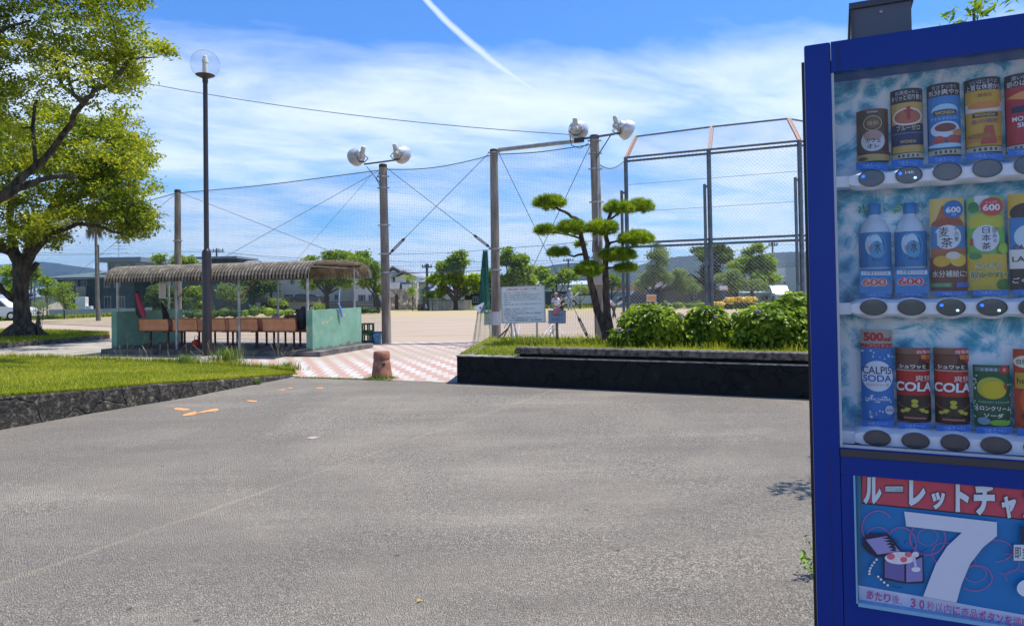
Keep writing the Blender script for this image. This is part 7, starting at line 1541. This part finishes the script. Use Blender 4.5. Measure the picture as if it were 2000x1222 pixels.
def tea1(a):
    a.rect(-1, 0, 1, 1, '#e0c468', nx=12); a.poly([(-.3, .92), (.25, .92), (.5, .84), (.95, .70), (.95, .2), (-.95, .2), (-.95, .68), (-.55, .80)], '#b5663a'); a.ell(.0, .72, .9, .06, '#a04c28'); a.rect(-.95, .46, .95, .70, '#3f7fb4', nx=10); a.ell(-.02, .58, .72, .13, '#d8dee6'); a.text('麦', -.22, .635, .50, .105, '#2a2a30', .03); a.text('茶', -.08, .52, .60, .105, '#2a2a30', .03)
    a.text('十', .38, .665, .18, .04, '#2a2a30', .02); a.text('六', .42, .61, .22, .045, '#2a2a30', .02); a.text('茶', .42, .555, .22, .045, '#2a2a30', .02); a.rect(-.74, .50, -.56, .63, '#3f7fb4'); a.ell(.30, .875, .52, .095, '#2f72b8'); a.text('600', .28, .87, .74, .065, W_, .035); a.text('ml', .28, .82, .2, .025, W_)
    a.poly([(-.95, .0), (.95, .0), (.95, .36), (.4, .34), (-.95, .36)], '#6d3420'); a.ell(-.35, .32, .42, .06, '#d8a82a'); a.ell(.45, .33, .42, .07, '#e0b83a'); a.ell(.2, .38, .35, .04, '#d9d2bc'); a.text('水分補給に!', .02, .185, 1.72, .085, '#2a1810', .09); a.text('水分補給に!', .02, .185, 1.66, .075, '#f0ead8', .03); a.rect(-.9, .04, .1, .09, '#3f8a4a'); a.rect(.3, .04, .95, .09, '#2f62b0'); a.text('カフェインゼロ', -.4, .065, .8, .03, W_)
def tea2(a):
    a.rect(-1, 0, 1, 1, '#8fc07a', nx=12); a.rect(-.55, .86, .15, 1, '#dfe6ea'); a.ell(-.62, .88, .28, .06, '#3f8a4a'); a.ell(0, .72, .95, .10, '#c6c23c'); a.rect(-.95, .40, .95, .66, '#79b84a', nx=10); a.ell(-.05, .55, .66, .14, '#dce0e6'); a.text('日', -.04, .635, .34, .065, '#2c3038', .02); a.text('本', -.04, .555, .42, .075, '#2c3038', .02); a.text('茶', -.04, .465, .42, .075, '#2c3038', .02); a.text('旨', .36, .635, .22, .05, '#5a6470', .01); a.text('み', .36, .575, .22, .05, '#5a6470', .01); a.text('の', .38, .52, .16, .035, '#5a6470', .01); a.rect(-.80, .48, -.64, .55, '#b8402c')
    a.rect(-.95, .0, .95, .38, '#d0b02c', nx=10); a.ell(-.55, .36, .30, .035, '#3f8a4a'); a.ell(.75, .44, .26, .06, '#9cc03c'); a.ell(.75, .06, .40, .06, '#3f7a2a'); a.ell(.25, .88, .55, .095, '#cc4030'); a.text('600', .22, .87, .78, .07, W_, .035); a.text('たっぷり', .2, .925, .5, .025, W_); a.text('ごくごく', .02, .255, 1.15, .07, '#e8ecd8', .10); a.text('ごくごく', .02, .255, 1.1, .06, '#2c6a3a', .02); a.text('飲みやすい', .05, .165, 1.70, .09, '#e8ecd8', .10); a.text('飲みやすい', .05, .165, 1.62, .075, '#2c6a3a', .03)
def tea3(a):
    a.rect(-1, 0, 1, 1, '#e0b83a', nx=12); a.ell(-.1, .80, .8, .10, '#3a2418'); a.rect(-.95, .28, .95, .75, '#2f7fc0', nx=10); a.ell(.1, .55, .8, .13, '#c9ddea'); a.text('CAFE', -.3, .44, .9, .06, '#6a2a1a', .03); a.rect(-.95, .22, .95, .42, '#e6e2da', nx=10); a.text('LATTE', -.05, .32, 1.5, .055, '#3a2418', .02); a.rect(-.95, 0, .95, .22, '#3a2418', nx=10); a.text('ごくごく', -.1, .10, 1.4, .06, W_, .02)
for (a0, a1, t_, b_, fn, st) in [(1820, 1888, 387, 568, tea1, (1826, 1888, 568, 578)), (1893, 1966, 382, 567, tea2, (1900, 1968, 566, 577)), (1974, 2048, 377, 566, tea3, (1979, 2052, 565, 577)), (2056, 2132, 372, 565, tea1, (2062, 2138, 564, 577))]: shape3('x', a0, a1, t_, b_, OFF-.005, 'pack', fn, base='#d0d4d8'); strip(*st, off=OFF-.03)
# row 3
def cal(a):
    a.rect(-1, 0, 1, .80, '#1c74bf', nx=12); a.text('500', -.18, .925, 1.15, .10, '#b8202c', .05); a.text('ml', .62, .90, .45, .05, '#b8202c', .04); a.text('BIGSIZE', 0, .825, 1.9, .05, '#b8202c', .04)
    r = random.Random(4)
    for i in range(26): a.ell(r.uniform(-.92, .92), r.choice([r.uniform(.03, .30), r.uniform(.68, .79)]), r.uniform(.03, .10), r.uniform(.005, .018), '#c8dcee', n=10, up=False)
    a.k += 1; a.ell(0, .49, .90, .17, '#dce4ee', n=28); a.text('CALPIS', -.02, .555, 1.62, .085, '#1d2f63', .012); a.text('SODA', .0, .465, 1.60, .075, '#1c5aa8', .02); a.text('カルピスソーダ', .0, .395, 1.25, .035, '#b5563a', .01); a.text('CONCORDIA', .0, .235, 1.4, .03, '#dce4ee', .02); a.ell(.62, .12, .26, .05, '#b8ccdf'); a.text('微炭酸', .62, .12, .38, .03, '#b5563a')
def cola(a):
    a.rect(-1, 0, 1, 1, '#4a2b20', nx=12); a.rect(-1, .92, 1, 1, '#8a5f48', nx=12); a.poly([(-.9, .55), (.1, .72), (.3, .9), (-.9, .92)], '#6e4636'); a.rect(-.88, .36, .88, .70, '#c0241f', nx=12); a.rect(-.88, .695, .88, .712, '#b9a8a0', nx=12); a.poly([(.10, 1), (1, 1), (1, .83), (.75, .80), (.35, .86)], '#c4283a'); a.text('自販機', .55, .955, .80, .05, '#f4efe8', .03); a.text('限定', .62, .885, .55, .055, '#e8d040', .03)
    a.text('シュワッと', -.05, .755, 1.2, .055, '#f4efe8', .03, .2); a.text('爽快', .42, .60, .75, .08, '#e8dcd8', .03, .3); a.text('COLA', .02, .48, 1.72, .14, '#8a1418', .05, .25); a.text('COLA', .0, .485, 1.66, .125, '#f2ecec', .035, .25); a.rect(-.8, .04, .8, .36, '#2a1d1a', nx=10); a.ring(0, .27, .8, .09, '#7a4030', .2, a0=PI, a1=2*PI)
    for x, y, s_ in ((0, .29, 1), (0, .235, 1), (-.28, .17, 1), (.28, .17, 1), (-.50, .15, .8), (.50, .15, .8)): a.ell(x, y, .14*s_, .028*s_, '#c8bc3a', up=False)
    a.k += 1; a.poly([(-.10, .2), (.10, .2), (.35, .12), (-.35, .12)], '#2a2a10'); a.rect(-.45, .055, .45, .075, '#c87a6a')
def melon(a):
    a.rect(-1, 0, 1, 1, '#1f5a3a', nx=12); a.rect(-.85, .90, .85, .97, '#5a7a80', nx=8); a.text('ときめき', -.15, .93, .8, .05, '#d8e0d8', .01); a.ell(.62, .93, .28, .07, '#c0362c'); a.text('新', .62, .93, .2, .06, '#f0e0d0'); a.ell(-.05, .63, .72, .18, '#b8b83a', n=26); a.ell(.08, .60, .60, .14, '#d8c020', n=26); a.poly([(.48, .70), (.75, .66), (.60, .60)], '#c0362c'); a.text('CREAM SODA', 0, .40, 1.4, .035, '#8ac0a8'); a.text('メロンクリーム', .0, .30, 1.85, .085, '#143020', .09); a.text('メロンクリーム', .0, .30, 1.80, .075, '#e8ecdc', .03); a.text('ソーダ', .0, .185, .95, .085, '#143020', .09); a.text('ソーダ', .0, .185, .90, .075, '#e8ecdc', .03); a.ell(.3, .07, .5, .05, '#7fb83a'); a.ell(-.45, .09, .3, .06, '#6f9ab0')
    r = random.Random(5)
    for i in range(22): a.ell(r.choice([-1, 1])*r.uniform(.7, .9), r.uniform(.1, .85), .05, .012, '#b8d8c0', n=8, up=False)
    a.k += 1
def orange(a):
    a.rect(-1, 0, 1, 1, '#b8401c', nx=12); a.ell(-.3, .84, .7, .08, '#e8e0c8'); a.text('自販機', -.35, .84, .9, .07, '#2a2018', .03); a.rect(-.9, .5, 1, .70, '#c0a030', nx=8); a.text('hellio', -.3, .60, 1.0, .08, '#5a2a10', .01); a.ell(.1, .35, .8, .2, '#d8581c'); a.text('オレンジ', 0, .15, 1.4, .08, '#3a1a10', .02)
for (a0, a1, t_, b_, fn, st, kd) in [(1684, 1747, 644, 820, cal, (1683, 1746, 820, 832), 'pack'), (1754, 1820, 680, 824, cola, (1754, 1818, 824, 837), 'can'), (1829, 1896, 680, 828, cola, (1829, 1896, 828, 841), 'can'), (1904, 1976, 713, 832, melon, (1907, 1977, 832, 846), 'pack'), (1984, 2056, 682, 836, orange, (1987, 2060, 836, 850), 'pack'), (2064, 2140, 684, 840, cola, (2068, 2142, 840, 856), 'can')]: shape3('x', a0, a1, t_, b_, OFF, kd, fn, base='#a8a49c'); strip(*st)
# small white marks printed at the top of rows two and three
a = Art(mapp(OFFB-.006), .0005)
for x, y in ((1698, 378), (1848, 370), (1650, 378), (1650, 618), (1800, 620)): a.text('Asahi', x, y, 22, -7, '#9fc0d8', .01, up=False)
a.k += 1; a.done('maker_mark', vm_)
# glass and ledge of the lower window with the roulette sign
mb = MB(); mb.bx(uR, WM-uR, .020, .024, zRB, zRT-.001); lw = B('lower_window', mb, pm('#0b6fae', .3), vm_, world=False)
OS = .019; a = Art(mapp(OS), .0004)
def ln(pa, pb_, x): return pa[1]+(pb_[1]-pa[1])*(x-pa[0])/(pb_[0]-pa[0])
top = lambda x: ln((1680, 928), (2000, 958), x); rb = lambda x: ln((1680, 983), (2000, 1015), x); bt = lambda x: ln((1676, 1142), (2000, 1200), x); bb2 = lambda x: ln((1676, 1170), (2000, 1232), x)
a.poly([(1674, top(1674)-4), (1681, top(1681)-3), (1685, bb2(1685)), (1677, bb2(1677)+3)], '#3d7f90')
a.poly([(1681, rb(1681)), (2300, rb(2300)), (2300, bt(2300)), (1681, bt(1681))], '#0b74b4')
a.poly([(1682, top(1682)-3), (2300, top(2300)-3), (2300, rb(2300)), (1684, rb(1684))], '#1a2030'); a.poly([(1684, top(1684)-3), (2300, top(2300)-3), (2300, rb(2300)-2), (1684, rb(1684)-3)], '#c4485a')
a.poly([(1676, bt(1676)), (2300, bt(2300)), (2300, bb2(2300)), (1678, bb2(1678))], '#cfd3e4')
for s_, x0, x1, y0, y1 in (('ル', 1686, 1722, 931, 984), ('ー', 1729, 1764, 949, 960), ('レ', 1775, 1808, 934, 988), ('ッ', 1819, 1846, 960, 994), ('ト', 1866, 1893, 941, 999), ('チ', 1902, 1943, 944, 1006), ('ャ', 1956, 1985, 968, 1012), ('ン', 1998, 2040, 960, 1018)):
    if s_ == 'ー': a.rect(x0-1, y0-2, x1+1, y1+2, '#1a2a40', up=False); a.rect(x0, y0, x1, y1, '#d5dbe2', up=False); continue
    a.k += 0; a.text(s_, (x0+x1)/2, (y0+y1)/2, x1-x0+4, -(y1-y0+4), '#27384e', .075, up=True); a.text(s_, (x0+x1)/2, (y0+y1)/2, x1-x0, -(y1-y0), '#d5dbe2', .055, up=True)
for x, y, rx, ry, a0, a1 in ((1715, 1030, 32, 34, 1.2, 5.6), (1715, 1050, 24, 22, 0, 6.3), (1760, 1062, 30, 34, 0, 6.3), (1812, 1048, 20, 17, 0, 6.3), (1812, 1050, 36, 34, 0, 6.3), (1845, 1080, 26, 22, 0, 6.3), (1945, 1075, 34, 22, 3.6, 7.9), (1962, 1100, 30, 20, 4.7, 8.2), (1905, 1120, 22, 16, 0, 6.3), (1905, 1128, 34, 26, 4.2, 8.6), (1890, 1096, 16, 12, 0, 6.3), (1985, 1125, 22, 14, 2.5, 7.2), (2030, 1060, 30, 30, 0, 6.3)):
    a.ring(x, y, rx, ry, '#b25a96', .06, n=26, a0=a0, a1=a1, up=False)
a.k += 1
a.poly([(1766, 998), (1947, 1019), (1947, 1047), (1770, 1027)], '#d2d4e2'); 
cv = [(1947, 1046), (1920, 1068), (1895, 1100), (1878, 1140), (1868, 1176)]; cv2 = [(1880, 1038), (1850, 1066), (1828, 1100), (1812, 1140), (1803, 1164)]
for i in range(4): a.poly([cv2[i], cv[i], cv[i+1], cv2[i+1]], '#d2d4e2', up=False)
a.k += 1
# treasure chest drawing
a.poly([(1686, 1050), (1696, 1041), (1735, 1042), (1762, 1076), (1742, 1084), (1712, 1088), (1694, 1078), (1684, 1064)], '#1f2440'); a.poly([(1691, 1053), (1732, 1046), (1758, 1076), (1714, 1082)], '#9a92c8')
for i in range(5): a.poly([(1732+i*4, 1048+i*5), (1758-2*i, 1056+i*5), (1722+i*4, 1050+i*6)], '#1f2440', up=False)
a.k += 1; a.poly([(1724, 1090), (1768, 1098), (1803, 1082), (1805, 1138), (1768, 1139), (1724, 1130)], '#1f2440'); a.poly([(1728, 1095), (1766, 1101), (1766, 1135), (1728, 1127)], '#6c64a0'); a.poly([(1770, 1101), (1801, 1087), (1802, 1134), (1770, 1136)], '#8a82bc')
a.ell(1758, 1089, 30, 12, '#f0e4e6'); 
for i, (x, y, r_) in enumerate(((1740, 1086, 8), (1757, 1083, 8), (1774, 1082, 7), (1788, 1082, 7), (1765, 1092, 7), (1748, 1094, 6))): a.ell(x, y, r_, r_*.8, '#e6d8dc' if i % 2 else '#d8687a', up=False)
a.k += 1
for i in range(10):
    t_ = i/9; x = 1712-14*math.sin(t_*3)+t_*24*(t_ > .6); y = 1092+50*t_; a.ell(x, y, 3.6, 3.6, '#17305a', n=10, up=False)
a.k += 1
for i in range(10):
    t_ = i/9; x = 1712-14*math.sin(t_*3)+t_*24*(t_ > .6); y = 1092+50*t_; a.ell(x, y, 2.6, 2.6, '#d8dce8', n=10, up=False)
a.k += 1; a.ell(1789, 1111, 9, 5, '#e6e2ea'); a.stroke([(1785, 1086), (1789, 1108)], 5, '#c8c4e0'); a.stroke([(1765, 1062), (1770, 1053)], 1.5, '#16203a'); a.stroke([(1782, 1068), (1788, 1060)], 1.5, '#16203a'); a.stroke([(1798, 1076), (1812, 1070)], 1.5, '#16203a'); a.stroke([(1742, 1143), (1752, 1147), (1762, 1146)], 2, '#16305a')
msg = 'あたり後、30秒以内に商品ボタンを押してください'
for i, ch in enumerate(msg[:19]):
    if ch == '、': a.text(ch, 1692+i*17, bt(1692+i*17)+21, 4, -4, '#a0508c', .02, up=False); continue
    x = 1699+i*16.9; hh = (bb2(x)-bt(x)); a.text(ch, x, (bt(x)+bb2(x))/2+.5, 14 if ch not in '30' else 10, -hh*.62, '#a0508c', .035, up=False)
a.k += 1; a.rect(1980, 1063, 2040, 1094, '#d5d8de'); a.text('即', 1988, 1079, 11, -22, '#20242c', .03); a.text('当', 2004, 1080, 14, -22, '#20242c', .03); a.rect(1993, 1027, 2060, 1060, '#1d2c46'); a.ell(2010, 1148, 24, 18, '#e0e2ea')
a.done('roulette_sign', vm_)
mb = MB(); zc_ = zRB; mb.bx(uR, WM-uR, -.004, .020, zRB-.006, zRB+.003); mb.bx(uR-.004, uR, -.003, .02, zRB, zRT); B('window_trim', mb, M('trim_cyan', (.20, .42, .62), .3), vm_, world=False)
# grey box on top
ub0, ub1 = fc(1664, 60, .18)[0], fc(1781, 60, .18)[0]; mb = MB(); zt_b = fc(1664, 11, .18)[1]
bt_ = thing('meter_box', 'dark grey metal box standing on top of the vending machine', 'metal box', MO, RM)
mb.bx(ub0, ub1, .18, .48, zTop-.012, zt_b-.012); B('case', mb, M('meter_grey', (.085, .09, .105), .45, var=.08, vs=5), bt_, world=False)
mb = MB(); mb.bx(ub0-.006, ub1+.006, .172, .488, zt_b-.012, zt_b+.004); mb.bx(ub0-.002, ub0+.004, .176, .1795, zTop, zt_b-.012); B('lid', mb, M('meter_lid', (.05, .045, .055), .4), bt_, world=False)
mb = MB(); mb.lathe([(.004, 0), (.004, .003), (0, .004)], ((ub0+ub1)/2, .1795, zt_b-.03), 10, (0, -1, 0)); B('screw', mb, galv, bt_, world=False)
# ------------------------------------------------------------------ leafy tree and weeds behind and beside the machine
tm = thing('sapling', 'leafy sapling behind the vending machine, its tip showing over the top right', 'tree', (4.35, 6.4, 0)); mb = MB()
limb(mb, [(4.35, 6.4, 0), (4.35, 6.35, 1.2), (4.25, 6.35, 2.6), (4.28, 6.4, 4.0)], .05, .012, 8, .01); limb(mb, [(4.3, 6.35, 2.2), (3.8, 5.9, 2.7), (3.3, 5.5, 2.9)], .025, .008, 6); limb(mb, [(4.33, 6.35, 1.1), (3.4, 5.7, 1.5), (2.9, 5.4, 1.6)], .022, .006, 6); B('trunk', mb, bark, tm, smooth=True)
cl = [(3.35, 5.5, 2.9, .26, .24, .2), (3.12, 5.45, 2.8, .18, .2, .12), (3.6, 5.6, 2.85, .3, .3, .2), (3.4, 5.4, 2.7, .2, .22, .1), (3.7, 6.2, 2.3, .3, .3, .2), (4.22, 6.4, 3.98, .11, .12, .10), (4.42, 6.4, 4.0, .10, .1, .12), (4.25, 6.4, 3.7, .2, .2, .14), (4.1, 6.4, 3.1, .4, .3, .3), (4.5, 6.5, 3.2, .4, .3, .3)]
_, lv = twigs(cl, 34, 12, .10, 31); V, Fq = leaves(lv, .06, .12, .30, .2, seed=31); mb = MB(); mb.npadd(V, Fq)
B('crown', mb, far_leaf, tm)
for (c0, lab) in (((1575, 1115), 'bright green weed poking out by the left foot of the vending machine'),):
    q = G(1590, 1132); mb = MB(); g = np.random.default_rng(2); t = thing('weed', lab, 'weed', q)
    for st in range(5):
        a = g.uniform(2.2, 4.6); l_ = g.uniform(.12, .24); p0_ = q+Vector((.02*st, .01*st, 0)); p1_ = p0_+Vector((math.cos(a)*l_*.5, math.sin(a)*l_*.3, l_*.8)); mb.tube([p0_, p1_], .0015, 4)
        cs = np.array([tuple(p0_.lerp(p1_, f_)) for f_ in np.linspace(.3, 1, 9)])+g.normal(size=(9, 3))*.012; V, Fq = leaves(cs, .025, .045, .45, .4, seed=st); mb.npadd(V, Fq)
    B('leaves', mb, M('weed_green', (.20, .34, .03), .5), t)
sy = thing('cycad', 'low cycad behind the vending machine casting spiky shadows on the asphalt', 'cycad', (2.42, 3.5, 0)); mb = MB(); mb.tube([(2.42, 3.5, 0), (2.42, 3.5, .9)], [.14, .11], 12); B('trunk', mb, bark, sy); mb = MB(); g = np.random.default_rng(12)
for i in range(26):
    a = i*2.4; el = g.uniform(.1, 1.0); L1_ = g.uniform(.5, .72); pts = [Vector((2.42+math.cos(a)*L1_*f_*math.cos(el*(1-.6*f_)), 3.5+math.sin(a)*L1_*f_, .9+L1_*f_*math.sin(el)-.45*f_*f_)) for f_ in (0, .25, .5, .75, 1)]; mb.tube(pts, [.008, .007, .006, .004, .002], 4)
    for k_ in range(30):
        f_ = .2+.8*k_/30*.99; s_ = f_*4; j = min(int(s_), 3); p_ = pts[j].lerp(pts[j+1], s_-j); d_ = (pts[j+1]-pts[j]).normalized(); sd2 = d_.cross(Vector((0, 0, 1))).normalized()
        for sg in (1, -1): e = p_+sd2*sg*.13*(1.1-f_*.6)+d_*.06+Vector((0, 0, .02)); mb.add([p_-d_*.004, p_+d_*.004, e], [(0, 1, 2)])
B('fronds', mb, dark_leaf, sy)
